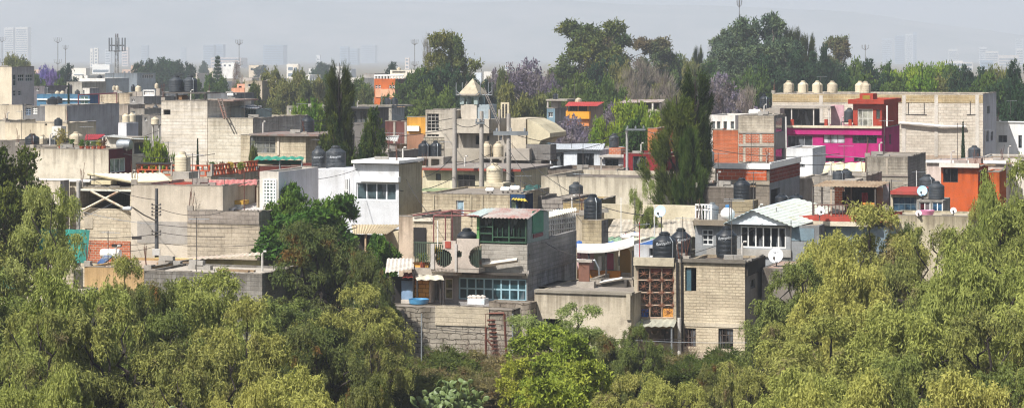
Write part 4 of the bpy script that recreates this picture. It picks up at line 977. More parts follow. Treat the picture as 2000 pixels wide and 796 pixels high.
for x in (319, 343, 370, 399):
    for v in (.05, 2.4): 
        u = tp.U(x, v); MB().box(u, u+.12, v, v+.12, 0, tp.Z(183,u,v)).build('post', DRK, tp.root)
tp.box('crate', paint('8c6a48', .9), 344, 186, 355, 195, .2, 1.2)
zt_ = tp.Z(180.5, 2, 0)+tp.z0
T_(343.5, 180, 27, 32, 178.6, 'faded', 'huge dark grey tank, sunlit shoulder, beside its piped twin', zb=zt_+.003, group='two huge tanks on the steel platform')
T_(371.5, 180, 27.5, 32, 178.9, 'faded', 'huge dark grey tank with a pipe down its front', zb=zt_+.003, pipe=True, group='two huge tanks on the steel platform')
ld = Fr('wooden_ladder', 'grey wooden ladder leaning up the block wing roof', 'ladder', 427, 173.8)
ld.bars('rails', rust('5c544c'), [[(426,193,1.0),(438,232,-.5)],[(433,193,1.0),(443,232,-.5)]]+[[(427.5+i*2.3,198+i*7,.9-i*.25),(434+i*1.9,198+i*7,.9-i*.25)] for i in range(5)], .06)
sr = House('roof_shack', 'dark opened shack on the block wing roof', 408, 437, 198, 178, PL('4a4642'), dep=3.5, par=.05, base=V2.rz+.003, cat='shack'); sr.win(414,213,425,226,1,1,'7a8a98','2a3a4c'); sr.done(); sr.box('roof_sheet', rust('8a7a70'), 405, 195, 456, 198, -1, 3.7)
sg = House('gabled_shed', 'pale blue shed with glazed lean-to on the block wing roof', 439, 470, 208, 179, PL('bcc4c0', dirt=.12), dep=4, par=.02, base=V2.rz+.003, cat='shed'); sg.done()
a, b, c, d = sg.rect(438,208,502,208); corrugated(sg.root, 'roof_sheet', rust('8f989c'), [sg.P(437,209,-.4), sg.P(502,212,-.4), sg.P(512,207,4.2), sg.P(446,199,4.2)])
sgg = House('greenhouse', 'small glazed lean-to greenhouse on the block wing', 472, 500, 213, 179.3, paint('6a7e80', .5), dep=3, par=.02, base=V2.rz+.003, cat='greenhouse'); sgg.win(473,214,499,230,5,2,'7a9096','3c5458',t=.04); sgg.done()

# --- background middle: orange house, grove houses
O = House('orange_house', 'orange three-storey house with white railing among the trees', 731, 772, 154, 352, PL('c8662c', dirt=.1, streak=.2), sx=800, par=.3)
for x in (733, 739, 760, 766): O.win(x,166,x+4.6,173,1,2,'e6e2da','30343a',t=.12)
O.done(smat=PL('5e3c38'))  # side wall colour has its shade painted in
O.box('base_floor', PL('e0a884'), 733, 174, 771, 190, -.1, -.003)
O.bars('railing', WHT, [[(731,148,.2),(788,147.5,.2)]]+[[(732+i*6,147.8,.2),(732+i*6,154,.2)] for i in range(10)], .13, 4)
h = House('white_penthouse', 'cream upper flat behind the orange house railing', 762, 812, 137, 372, PL('e2dcc8', dirt=.1), dep=6, par=.3); h.win(766,139,792,144,1,1,'d8d4c8','8a8478'); h.done()
T_(779, 137, 8.5, 9, 374, 'cream', 'cream tank on the cream flat behind the orange house', zb=h.rz, n=12, group=None)
h = House('white_house', 'long low white house left of the orange house', 678, 708, 152, 380, PL('e2e0d8', dirt=.1), dep=8, par=.3); h.win(698,156,704,160,1,1); h.done()
h = House('grey_roof_house', 'small grey and white house between the white and orange houses', 709, 732, 144, 410, PL('a8a4a0'), dep=6, par=.3); h.win(722,150,727,154,1,1); h.done()
h = House('salmon_house', 'salmon house with a white dome tank above the grove', 452, 478, 172, 300, PL('e0a080', dirt=.1), sx=492); h.win(457,166,460,172,1,1); h.done()
h = House('salmon_upper_house', 'upper salmon storey with dark window above the grove', 463, 478, 164, 306, PL('e2a488', dirt=.1), dep=4); h.win(466,168,472,174,1,1,'8a3a30'); h.done()
h = House('sand_house', 'sand coloured concrete house with overhang right of the salmon house', 478, 512, 158, 290, PL('b8a890'), dep=6); h.win(484,164,496,170,2,1); h.done()
h = House('grey_long_house', 'long grey parapet house behind the greenhouse', 405, 453, 182, 262, PL('70747a'), dep=6, par=.2); h.done(); gas_tank(450, 187, 13, 258, 'white gas drum on the long grey parapet', 'e8e8e8', zb=ZP(190,258))
hp = Fr('block_pier', 'grey pier under the white gas drum', 'pier', 445, 257.6); MB().box(0,.9,0,.9,0,ZP(190,258)-.003).build('pier', GRY, hp.root)
# houses behind the casuarina on the middle
h = House('concrete_terrace_house', 'grey concrete terrace house between casuarina and tower house', 697, 765, 206, 232, PL('a8a294'), sx=790, par=.2); h.win(700,213,712,222,2,1); h.done(smat=PL('949ca4'))
for i, x in enumerate((757.5, 771)): T_(x, 203, 13, 14, 236, 'black', f"{'paler' if i else 'darker'} of two black tanks on the concrete terrace house", zb=h.rz+.2, n=14, group='black pair on the terrace house')
ph = Fr('tank_slab', 'slab under the black pair on the terrace house', 'slab', 749, 234.5, z0=h.rz+.003); MB().box(0,1.9,-.2,3.4,0,.19).build('slab', CONC, ph.root)
h = House('maroon_block_house', 'dull maroon house with grey columns behind the casuarina', 752, 797, 237, 205, PL('6e4640', dirt=.2), dep=6); h.done()
for x in (768, 790): h.box('column', CONC, x, 238, x+4, 290, -.1, -.003)
h = House('glazed_terrace', 'dark glazed rooftop terrace with thin slab left of the casuarina fork', 634, 720, 213, 208, PL('6e6a66'), dep=5); h.win(690,216,716,240,3,1,'5a5450'); h.done(); h.box('slab', DRK, 632, 211, 722, 213, -.6, 5.4)
h = House('grey_shed_house', 'grey shed house with pale sloped sheet beyond the white house roof', 735, 775, 283, 176, PL('a3a09a'), sx=800); h.done(smat=PL('8c8a86'))
corrugated(h.root, 'roof_sheet', paint('c8c8c4', .7), [h.P(745,272,-.3), h.P(776,276,-.3), h.P(780,264,4), h.P(752,266,4)])
h = House('low_grey_house', 'low grey house with boxy annexe under the casuarina', 700, 760, 297, 165, PL('86827c'), dep=6); h.done()
T_(726, 299, 18, 20, 160, 'black', 'black tank in the shade under the casuarina', zb=ZP(299,160), group=None)
hp = Fr('block_pier', 'pier under the shaded casuarina tank', 'pier', 717, 159.2); MB().box(0,.75,0,1.2,0,ZP(299,160)-.003).build('pier', GRY, hp.root)

# --- upper left jumble
h = House('tall_cream_house', 'tall cream and grey house at the edge with tiers of windows', -40, 23, 131, 236, PL('d8c8ac', dirt=.12), sx=67)
for a in ((25,145,32,168),(35,145,47,159),(50,145,64,159),(25,176,32,188),(35,177,42,187)): h.swin(*a, 3 if a[2]-a[0] > 9 else 1, 2, 'b8bcb8', '2c3c44', t=.06)
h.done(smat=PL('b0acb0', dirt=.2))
h = House('plain_house', 'plain cream house with drip stains at the edge under the tall house', -50, 44, 205, 220, PL('d0c0a4', dirt=.2), sx=62); h.done(smat=PL('b4b0b0'))
h = House('grille_window_house', 'grey house with blue and white grille doors', 46, 88, 208, 214, PL('767678'), dep=6); h.win(50,211,60,225,2,4,'7c8ca0','3a4858'); h.win(63,209,73,223,3,4,'e4e4e0','4a5050'); h.done()
h = House('blue_house', 'bright blue house with white window bands', 72, 175, 184, 262, PL('4a7898', dirt=.2), sx=194)
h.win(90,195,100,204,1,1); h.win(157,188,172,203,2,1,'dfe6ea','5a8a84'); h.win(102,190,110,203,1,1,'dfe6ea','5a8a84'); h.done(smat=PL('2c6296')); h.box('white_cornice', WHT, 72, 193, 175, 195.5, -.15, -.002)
h = House('cream_wall_house', 'cream house with one long grey shaded wall and a rail above', 88, 130, 206, 204, PL('d2c3a6', dirt=.15), sx=233); h.done(smat=PL('a8a8b0', dirt=.25)); GW = h
MB().tube([(h.Wd-.1, h.V(155,h.Wd), h.top+.9), (h.Wd-.1, h.dep-.3, h.top+.95)], .06, 4).tube([(h.Wd-.1, h.V(155,h.Wd), h.top), (h.Wd-.1, h.V(155,h.Wd), h.top+.9)], .06, 4).tube([(h.Wd-.1, h.V(195,h.Wd), h.top), (h.Wd-.1, h.V(195,h.Wd), h.top+.9)], .06, 4).tube([(h.Wd-.1, h.dep-.3, h.top), (h.Wd-.1, h.dep-.3, h.top+.95)], .06, 4).build('rail', paint('7a3440', .6), h.root)
T_(103, 205, 21, 15, 208, 'black', 'squat black tank in front of the bright blue house', zb=h.rz+.25, group=None); T_(114, 205, 16, 14, 211, 'black', 'smaller black tank half behind the squat one', zb=h.rz+.25, group=None)
hp = Fr('tank_slab', 'slab under the squat tank by the bright blue house', 'slab', 91, 206.6, z0=h.rz+.003); MB().box(0,1.6,.2,5.6,0,.24).build('slab', CONC, hp.root)
h = House('white_cube_house', 'small white cube house with a grey shaded side', 161, 175, 172, 285, PL('dcd8d0', dirt=.08), sx=194); h.win(162,176,165,184,1,1); h.done(smat=PL('a4a8b4'))
h = House('white_blank_house', 'big blank white house under the lattice mast', 155, 205, 153, 392, PL('e6e6e2', dirt=.05, streak=.1), sx=252); h.done(smat=PL('98a4b0', dirt=.1))
h2 = House('grey_rear_house', 'grey concrete house with white grille right of the blank white one', 205, 268, 143, 420, PL('74808c'), sx=304); h2.swin(278,146,300,153,5,1,'e4e4e4'); h2.done(smat=PL('98a4b0'))
T_(195, 142, 10, 9, 395, 'black', 'small dark tank on the blank white house', fit=(h, 3), n=12, group=None)
lj = [(110,162,186,300,'b8a894','plaster'),(66,88,168,290,'6e6a70','plaster'),(130,160,160,320,'a8a498','plaster'),(195,230,182,270,'d0bc98','block'),(232,253,183,268,'cdb894','block'),(253,281,189,240,'8f8d88','plaster'),(283,303,180,262,'e6e4e0','plaster'),
      (283,316,205,236,'b0a08c','plaster'),(196,250,205,236,'a89a88','plaster'),(303,318,190,248,'6e6258','plaster'),(254,282,213,222,'9a9488','plaster'),(278,316,226,214,'8a8680','plaster'),(232,262,226,216,'9c9486','plaster'),(560,632,207,240,'a09a8c','plaster')]
ll = ['sandy house behind the cream tank pair','dull purple-grey house below the jacaranda','pale house behind the slim cypress','sand block house right of the white cube','second sand block house beside the yellow tank','grey concrete cube in the upper jumble','white painted box under the white frame',
      'tan roof house below the white painted box','tan rubble roof house below the sand blocks','brown strip house touching the tall block house','grey flat house below the grey cube','grey low house left of the tall block house','buff low house behind the white water cube','buff parapet house behind the bright green tree']
for i, (x0, x1, tp_, Y_, c_, k_) in enumerate(lj):
    h = House('flat_roof_house', ll[i], x0, x1, tp_, Y_, wall(c_, k_, .3), dep=7, par=.2)
    if x1-x0 > 20 and k_ == 'plaster': h.win(x0+4, tp_+4, x0+10, tp_+10, 2, 1, 'c8c8c4')
    h.done()
    hj = h
for px, b, w, hh, Y_, k_, lab in [(112,190,10,13,268,'cream','cream tank of the round-topped pair, nearer the tall house'),(122,190,10,13,268,'cream','cream tank of the round-topped pair, nearer the cypress'),(92,182,11,13,272,'black','dark tank left of the round-topped cream pair'),
    (151,188,10,13,262,'black','black tank right of the slim cypress'),(223,176,7,9,300,'cream','tiny cream tank on the sand block houses, left one'),(229,176,7,9,300,'cream','tiny cream tank on the sand block houses, right one'),
    (270,179,12,12,263,'cream','yellow-cream square-shouldered tank on the sand roofs'),(260,179,8,14,264,'black','dark tank left of the yellow-cream one'),(306,173,8,11,262,'cream','narrow yellow tank beside the huge tank platform'),
    (141,168,7,8,330,'black','tiny dark tank on the pale house behind the cypress'),(304,222,10,18,232,'black','dark narrow tank beside the tall block house wall'),(280,222,11,12,225,'black','round black tank on the grey low roofs')]:
    z = ZP(b, Y_); T_(px, b, w, hh, Y_, k_, lab, zb=z, n=12, group=None)
    hp = Fr('tank_pier', 'block pier under the '+' '.join(lab.split()[:9]), 'pier', px-w*.5, Y_-.4-w*Y_/F*.5); s_ = w*Y_/F
    MB().box(0, s_*.98, .35, .4+s_*1.1, 0, z-.003).build('pier', PL('a3978a'), hp.root)
fr_ = Fr('roof_trellis', 'empty white metal frame on the jumbled roofs', 'frame', 280, 258, z0=0); fr_.bars('frame_bars', WHT, [[(280,177,0),(302,177,0)],[(280,187,0),(302,187,0)],[(280,177,0),(280,210,0)],[(302,177,0),(302,210,0)]], .07, 4)
h = House('white_tank_cube', 'white cube base carrying two cream tanks', 231, 247, 240, 190, PL('dfe0e4', dirt=.08), sx=270, par=.03); h.done(smat=PL('b4b8c8', dirt=.1)); WC = h
T_(246, 240, 15, 18, 191.6, 'cream', 'pinkish cream tank, front one on the white cube', zb=h.rz+.005, group='two cream tanks on the white cube'); T_(258, 240, 14, 18, 194, 'cream', 'pinkish cream tank, rear one on the white cube', zb=h.rz+.005, group='two cream tanks on the white cube')
T_(303, 243, 16, 15, 196, 'cream', 'cream tank on thin legs left of the tall block house', zb=ZP(243,196), group=None)
hp = Fr('tank_stand', 'thin-legged stand under the cream tank left of the block house', 'tank stand', 295, 195.6); hp.box('deck', STEEL, 295, 243.2, 312, 245, 0, .8)
for x in (297, 309): hp.box('leg', CONCP, x, 245, x+2, 275, .2, .35)
h = House('cream_low_house', 'long low cream house in front of the grille doors', 10, 132, 240, 196, PL('d0c0a0', dirt=.2), dep=5); h.win(88,240,92,245,1,1,'444444'); h.done()
h = House('cream_edge_house', 'cream house at the edge with creeping green stain', -40, 12, 236, 200, PL('c8bda4', dirt=.2), dep=5); h.done()
T_(114, 246, 16, 16, 190, 'black', 'black tank standing alone on the white drum', zb=ZP(246,190), group=None)
hp = Fr('white_pedestal', 'white pedestal under the lone black tank', 'pedestal', 101, 189.2); MB().box(0,.85,0,.9,0,ZP(246,190)-.003).build('pedestal', PL('d8d4cc'), hp.root)
for px, w, hh, k_, lab, Y_ in ((63,28,28,'black','large dark tank at the roof edge behind the dense tree',166),(83,18,26,'cream','cream tank touching the large dark tank',168),(106,17,24,'black','black bulbous tank beside the potted palm',165),(149,27,28,'cream','fat terracotta-cream tank among roof plants',163)):
    z = ZP(289, Y_) if px != 149 else ZP(285, Y_); T_(px, 285, w, hh, Y_, k_, lab, zb=z, group=None, n=18)
A = House('planted_roof_house', 'wide cream stained wall house topped with potted plants', 60, 212, 291, 150, PL('cabfa8', dirt=.4), sx=258, par=.15)
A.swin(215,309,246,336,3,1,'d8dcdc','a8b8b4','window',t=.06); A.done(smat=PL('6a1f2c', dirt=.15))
dk = House('roof_deck_house', 'low deck house behind the potted plants', 30, 200, 286, 161, PL('8a8076'), dep=6, par=.05); dk.done()
h = House('cement_low_house', 'cement house with thin parapet before the long grey wall', 0, 60, 275, 172, PL('777068'), dep=6); h.done()
h = House('red_roof_hut', 'small hut with a bright red sheet roof', 166, 190, 272, 176, PL('6e7074'), sx=208, par=.02, cat='hut'); h.done()
corrugated(h.root, 'roof_sheet', paint('a83238', .6), [h.P(164,273,-.3), h.P(190,272,-.3), h.P(205,262,h.dep), h.P(168,262,h.dep)])
wr = House('lean_to_house', 'cream room under a thin white sloped roof', 206, 258, 268, 160, PL('cfc6b4', dirt=.1), sx=290, par=.02); wr.hole(262,278,284,300,side=True); wr.done(smat=PL('bcb8a4'))
corrugated(wr.root, 'roof_sheet', paint('d8d8d0', .6), [wr.P(205,266,-.4), wr.P(262,271,-.4), wr.P(296,272,wr.dep), wr.P(222,263,wr.dep)])
tk = Fr('gas_drum', 'galvanised drum boiler lying at the planted roof corner', 'drum', 212, 149.5, z0=A.rz+.003); MB().lathe([(.02,0),(.3,.06),(.36,.2),(.36,.85),(.3,1.0),(.02,1.05)], (0,1.2,.38), 16, 'x').build('drum_body', GALV, tk.root, True); MB().box(.2,.3,.95,1.45,0,.16).box(.75,.85,.95,1.45,0,.16).build('cradle', STEEL, tk.root)

# terrace with orange lattice bricks
tr = House('lattice_terrace_house', 'terrace house fenced by orange openwork brick', 252, 412, 343, 140, PL('b8a890', dirt=.3), sx=505, par=.02); tr.done()
def lattice(par, P0, P1, z0, z1, mat, name='openwork_brick', n=None):
    P0, P1 = Vector(P0), Vector(P1); L_ = (P1-P0).length; d = (P1-P0)/L_; nn = Vector((-d.y, d.x)); mb = MB(); k = n or int(L_/.42); rows = max(2, int((z1-z0)/.25))
    def bx(a, b, c, e, v0=0, v1=.12):
        q = [P0+d*a+nn*v0, P0+d*b+nn*v0, P0+d*b+nn*v1, P0+d*a+nn*v1]; mb.hexa([(p.x,p.y,c) for p in q]+[(p.x,p.y,e) for p in q])
    for r in range(rows+1): z = z0+(z1-z0)*r/rows; bx(0, L_, z-.035, z+.035)
    for r in range(rows):
        za, zb_ = z0+(z1-z0)*r/rows+.036, z0+(z1-z0)*(r+1)/rows-.036
        for i in range(k): a = L_*i/k+(.5*L_/k if r % 2 else 0); bx(a, min(a+.10, L_), za, zb_, .01, .11)
    return mb.build(name, mat, par)
OR = paint('b4542e', .8, var=.25, scale=3); zl = tr.top
z1_ = tr.Z(322, 2)
for a, b in ((268,310),(314,333),(337,412)): lattice(tr.root, (tr.U(a), 0.0), (tr.U(b), 0.0), zl+.035, z1_, OR)
v1 = tr.dep; lattice(tr.root, (tr.Wd, .2), (tr.Wd, v1), zl+.035, z1_, OR)
for x in (310, 333, 411): tr.box('post', CONC, x, 320, x+3, 343, -.02, .2)
tr.box('planter_shelf', DRK, 266, 317.5, 332, 320.5, -.1, .3)
ct_ = Fr('tank_pedestal', 'square concrete pedestal under the pinkish terrace tank', 'pedestal', 337, 134, z0=0); ct_.box('pedestal', PL('a8a094', dirt=.5), 337, 335.5, 369, 372, 0, 1.3)
T_(356.5, 335, 31, 38, 134.75, 'cream', 'pinkish tank on the concrete pedestal before the openwork terrace', zb=ZP(335.5,134)+.003, group=None)
gn = Fr('green_net_canopy', 'green shade-net canopy on the terrace', 'canopy', 497, 146); corrugated(gn.root, 'net_sheet', paint('2a8a70', .8), [gn.P(495,312,-.5), gn.P(592,311,-.5), gn.P(594,306,2.2), gn.P(500,305,2.2)], .5, .04)
gn.box('hanging_net', paint('1c5c44', .9), 500, 312.5, 590, 321, .6, .64)
for x in (500, 545, 588): gn.box('post', GALV, x, 312, x+2, 345, -.3, -.2)
h = House('terrace_rear_house', 'low reddish terrace parapet under the green net', 505, 640, 325, 150, PL('6e3a34', dirt=.2), dep=5); h.done()

# --- white modern house
U = House('white_modern_house', 'white plastered modern house with wide three-pane window', 690, 779, 321, 131, PL('ccd0d4', dirt=.1, streak=.25), sx=824, par=.0)
U.win(696,357,774,391,4,1,'eceef0','4a5a5e',t=.06,rough=.25); U.done(smat=wall('b4a888','plaster',.25))
U.box('roof_slab', WHT, 686, 313.5, 779, 319, -.35, U.dep); U.box('window_hood', WHT, 700, 345, 778, 355, -.35, -.003)
U.box('stair_block', PL('ccced2', dirt=.1, streak=.3), 622, 331, 672, 470, .6, 4.5)
u_, w_ = U.U(672,.6), U.U(690, 0)
U.box('window_bay', PL('cfd2d8', dirt=.06), 672.5, 332, 689.6, 470, .35, 3.0)
f = MB(); a, b, c, d = U.rect(674,348,682,394,.34); frame_mb(f, lambda u, v, z: (u, .28+v, z), a, b, c, d, 2, 2, .05); f = f.build('window', WHT, U.root); MB().box(a+.01,b-.01,.345,.349,c+.01,d-.01).build('pane', glass('50585e'), f)
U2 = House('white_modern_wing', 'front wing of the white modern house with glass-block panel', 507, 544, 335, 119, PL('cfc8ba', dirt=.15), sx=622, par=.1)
U2.done(smat=PL('f0eef4', dirt=.05, streak=.1))  # side colour painted lighter to lift the wall out of its shade
a, b, c, d = U2.rect(514,350,540,402,-.05); f = MB(); frame_mb(f, lambda u, v, z: (u, v-.06, z), a, b, c, d, 4, 8, .07); f = f.build('glass_block_panel', WHT, U2.root); MB().box(a+.01,b-.01,-.03,-.004,c+.01,d-.01).build('pane', glass('7c9a94', .3), f)
T_(622.5, 331, 28, 46, 136, 'black', 'tall black tank, slimmer of the pair on the white house', zb=ZP(331,136), text=('Rotoplas', 0, .50, .18, .1), group='pair of tall black tanks on the white house')
T_(656, 331, 39, 47, 135, 'black', 'tall black tank, wider of the pair on the white house', zb=ZP(331,135), text=('Rotoplas', 0, .50, .2, .1), group='pair of tall black tanks on the white house')
hp = Fr('tank_deck', 'white roof deck slab under the tall black pair', 'slab', 606, 134.2); hp.box('deck', PL('d8d8d6', dirt=.1), 606, 331.2, 690, 341, 0, 3.2)
hp.box('support', PL('c8c8cc', dirt=.1), 610, 341, 621, 400, .5, 3)
aw = Fr('awning_room', 'lean-to room under a beige corrugated awning below the white house', 'lean-to', 682, 123)
corrugated(aw.root, 'roof_sheet', rust('b8a888','9a8a70',.4), [aw.P(690,456,-.8), aw.P(755,456,-.8), aw.P(783,438,2.6), aw.P(686,438,2.6)])
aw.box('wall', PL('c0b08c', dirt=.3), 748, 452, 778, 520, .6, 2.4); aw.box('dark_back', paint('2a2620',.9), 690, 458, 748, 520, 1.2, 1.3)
for x in (692, 712, 732, 750): aw.box('post', paint('b8a080'), x, 456, x+3, 500, -.6, -.5)
OLV = House('olive_plaster_strip', 'cream plaster house stub beside the grey side wall', 779, 824, 423, 116, PL('c0a88c', dirt=.4), dep=6, par=.1); OLV.hole(806,443,829,500); OLV.done()

# --- left middle row
h = House('pale_block_house', 'pale block house behind the airy tree at the edge', -60, 118, 352, 128, PL('c9bda8', dirt=.2), sx=135, par=.1); h.done(smat=PL('a4a09a'))
h = House('white_edge_house', 'white-edged block house with grey column beside the braced opening', 136, 154, 352, 127.5, WB('c0b298', bw=.35), dep=5, par=.1); h.done(); h.box('parapet', WHT, 60, 350, 175, 354, -.2, .3)
X = House('braced_opening_house', 'block house with rusty X-braced dark opening', 154, 257, 366, 124, WB('c4b498', dirt=.3, bw=.38, bh=.19), dep=6, par=.1)
X.hole(156,372,254,407); X.done()
X.box('lintel', paint('d0d0c4', .7), 154, 369.5, 256, 373, -.12, -.003); 
X.bars('brace', rust('c4bca8','8a5a3a',.5), [[(160,411,-.15),(232,374,-.15)],[(178,373,-.18),(252,411,-.18)]], .07)
X.box('brick_panel', BR, 171, 470, 254, 512, -.05, -.003); X.box('small_window', wall('b0a48e'), 165, 424, 181, 446, -.04, -.003)
X.box('netting_post', CONCP, 149, 352, 155, 372, -.2, 0)
mr = Fr('sheet_roof_shelter', 'cream metal sheet roof shelter over the braced opening', 'shelter', 173, 126)
corrugated(mr.root, 'roof_sheet', paint('ccc6ac', .6, var=.15), [mr.P(262,356,-1.0), mr.P(335,352,-1.0), mr.P(318,337,2.5), mr.P(173,339,2.5)], .3)
mr.bars('edge_beam', paint('a39878'), [[(172,340,2.5),(262,357,-1.0)],[(262,357,-1.0),(336,353,-1.0)]], .07)
for p in ((175,341,372,2.4),(262,358,372,-1.0),(330,354,372,-1.0)): mr.box('post', DRK, p[0], p[1], p[0]+1.5, p[2], p[3]-.05, p[3]+.02)
mr.box('tarpaulin', paint('c8bc98', .8), 178, 353, 216, 360, .5, 1.2); mr.box('maroon_panel', paint('5c1420', .8), 224, 352, 262, 368, 1.8, 1.9)
K = House('plain_plaster_house', 'large plain plaster wall house with darker grey patch', 256, 435, 362, 119.5, PL('c6b9a4', dirt=.15, streak=.25), dep=6, par=.15, roofmat=PL('9a4438')); K.done()
K.box('darker_patch', PL('a09a90', dirt=.3), 268, 432, 366, 475, -.012, -.003)  # thin panel of darker grey plaster on the lower wall
rr = Fr('red_roof_terrace', 'terrace room beneath a faded red sheet roof', 'shelter', 380, 121)
corrugated(rr.root, 'roof_sheet', rust('b4605a','b88078',.6), [rr.P(380,366,-.6), rr.P(501,360,-.6), rr.P(503,350,3.0), rr.P(386,352,3.0)], .3)
rr.box('back_wall', PL('7a4c30', dirt=.2), 433, 362, 503, 405, 1.6, 1.8); rr.box('dark_door', paint('1c1814'), 482, 368, 491, 402, 1.5, 1.6); rr.box('dark_window', glass('30363a'), 437, 373, 458, 395, 1.5, 1.6)
for x in (434, 501): rr.box('post', PL('a89880'), x, 362, x+3, 405, -.5, -.3)
E = House('weathered_block_house', 'weathered block wall house below the red roof terrace', 366, 507, 413, 118, WB('bcab92', dirt=.35, bw=.38, bh=.19), dep=5, par=.1); E.done()
E.box('upper_band', WB('9c9184', dirt=.4), 366.5, 412, 506, 437, -.03, -.003)
cv = Fr('roof_sheets', 'pile of pale roofing sheets on the weathered block house', 'roofing sheets', 400, 119, z0=E.rz+.003)
for i, (x0, x1, dv) in enumerate(((400,455,0),(446,506,.5))): corrugated(cv.root, 'sheet', paint('d4d0cc', .7), [(cv.U(x0),dv,.1),(cv.U(x1),dv,.1),(cv.U(x1)-.5,dv+3.4,.7-.3*i),(cv.U(x0)-.2,dv+3.4,.3)])
wb = Fr('draped_box', 'white box draped with a mustard cloth', 'box', 452, 119.4, z0=E.rz+.2); wb.box('box', PL('dcdcda'), 452, 398, 471, 412, 0, .5); wb.box('cloth', paint('b8923c', .9), 449, 391, 475, 399, -.1, .6)
yf = Fr('yellow_roof_house', 'low yellow house front under a long sloping pink-edged roof', 'house', 300, 110)
yf.box('wall', PL('d4c07c', dirt=.2), 300, 506, 505, 560, 0, .3)
p = [yf.P(296,512,-.5), yf.P(508,497,-.5), yf.P(508,492,2.4), yf.P(330,505,2.4)]; corrugated(yf.root, 'roof_sheet', rust('c0b4a0','b88a80',.3), p, .3)
gb = House('grey_low_block_house', 'grey low block house with flat cement roof behind the pepper trees', 282, 512, 532, 103, WB('8e8a82', dirt=.4), dep=4, par=.1, roofmat=PL('b4aa9a')); gb.done()
oc = House('ochre_low_house', 'ochre low house with a red stripe behind the pepper trees', 165, 281, 522, 105, PL('c8a878', dirt=.2), dep=5, par=.1, roofmat=PL('b8a088')); oc.done()
bpy.data.objects  # netting panels
nt_ = Fr('green_netting', 'teal construction netting hung on poles behind the airy tree', 'netting', 0, 112)
a, b, c, d = nt_.rect(70,448,168,512); corrugated(nt_.root, 'net_sheet', rust('2a8478','1c5c54',.5), [(a,0,c),(b,0,c),(b,.3,d),(a,.3,d)], .6, .07)
a, b, c, d = nt_.rect(-40,475,38,560); corrugated(nt_.root, 'net_sheet', rust('2a8478','1c6a78',.5), [(a,-.5,c),(b,-.5,c),(b,-.2,d),(a,-.2,d)], .6, .07)
for x in (70, 120, 167): nt_.box('pole', STEEL, x, 446, x+1.5, 560, .35, .42)
T_(140, 562, 44, 52, 98.5, 'cream', 'netted cream tank behind the left pepper trees', zb=ZP(562,98.5), group=None)
hp = Fr('tank_pier', 'low pier below the netted cream tank', 'pier', 120, 97.9); MB().box(0,1.05,0,1.3,0,ZP(562,98.5)-.003).build('pier', PL('b0a48c'), hp.root)
sw = Fr('solar_heater', 'tilted blue solar water heater with white drum', 'solar heater', 185, 107, z0=oc.rz)
p = [sw.P(190,512,0), sw.P(202,514,0), sw.P(222,497,1.3), sw.P(205,496,1.3)]; MB().hexa([(q[0],q[1],q[2]-.08) for q in p]+[q for q in p]).build('collector', glass('3c5a84', .2), sw.root)
q = sw.P(198,494,1.35); MB().lathe([(.02,0),(.2,.02),(.22,.1),(.22,.9),(.2,.98),(.02,1)], q, 14, 'x').build('drum', WHT, sw.root, True)
MB().box(q[0]+.1, q[0]+.15, 1.3, 1.35, 0.0, q[2]).box(q[0]+.8, q[0]+.85, 1.3, 1.35, 0.0, q[2]).build('stand', STEEL, sw.root)
# ---------------------------------------------------------------- near centre: the house with the green roof room
N = House('green_room_house', 'ramshackle block house with round-cut balcony and blue-framed window row', 812, 1030, 535, 107, PL('8f8f90', dirt=.3), sx=1126, par=.05, roofmat=CONC)
N.win(895,543,1028,586,8,2,'8fb2bd','2c4a52',t=.07,rough=.3); N.win(868,543,884,584,1,2,'d4d4cc','8a8a62'); N.win(846,546,858,588,1,1,'a8a8a0','8a8680','door',rough=.6); N.done(smat=wall('a0a0a0','block',.4))
Nt = N.top; eps = .004
# upper block storey
u0, u1 = N.U(940), N.Wd; zT = N.Z(478, u1)
mb = MB().box(u0, u1-eps, -.02, N.dep*.45, Nt+eps, zT); mb.build('upper_wall', WB('a39c90', dirt=.35, bw=.42, bh=.2), N.root)
zS = ZP(459, N.Yat(u1, N.dep)); 
MB().add([(u1-.2,N.dep*.45,Nt+eps),(u1,N.dep*.45,Nt+eps),(u1,N.dep,Nt+eps),(u1-.2,N.dep,Nt+eps),(u1-.2,N.dep*.45,zT+.1),(u1,N.dep*.45,zT+.1),(u1,N.dep,zS+.25),(u1-.2,N.dep,zS+.25)], [(0,3,2,1),(4,5,6,7),(0,1,5,4),(1,2,6,5),(2,3,7,6),(3,0,4,7)]).build('side_parapet', wall('8e8c88','block',.4), N.root)
MB().box(u1-.006, u1+.012, 0.0, N.dep*.45, Nt+eps, zT+.05).build('side_facing', wall('8e8c88','block',.4), N.root)
N.bars('diagonal_beam', PL('c8c0b0'), [[(934,518,-.35),(1011,507,-.35)]], .11, 4)
N.box('eave_shadow_strip', PL('4a4640'), 862, 531.5, 1026, 536, -.25, -.021)  # dark strip painting the eave's shadow above the windows
N.box('broken_edge', WB('a89f90'), 1020, 534, 1030, 543, -.12, -.004)
# orange tiled facade
N.box('orange_tile_wall', wall('e0a850','brick',.05,bw=.36,bh=.19,mortar='5a3c18',streak=.15), 808, 514, 837, 590, -.5, -.15); N.box('tile_cap', PL('6a4a2c'), 806, 512, 838, 514.5, -.56, -.1)
N.box('white_pilaster', PL('c8c4bc'), 838, 512, 842, 590, -.45, -.1)
corrugated(N.root, 'porch_canopy', paint('c8c2b0', .7), [N.P(814,546,-2.2), N.P(868,546,-2.2), N.P(862,533,-.5), N.P(808,533,-.5)], .4)
for x, v in ((813,-2.1),(859,-1.9),(865,-2.15)): N.box('porch_post', DRK, x, 546, x+2.5, 598, v, v+.07)
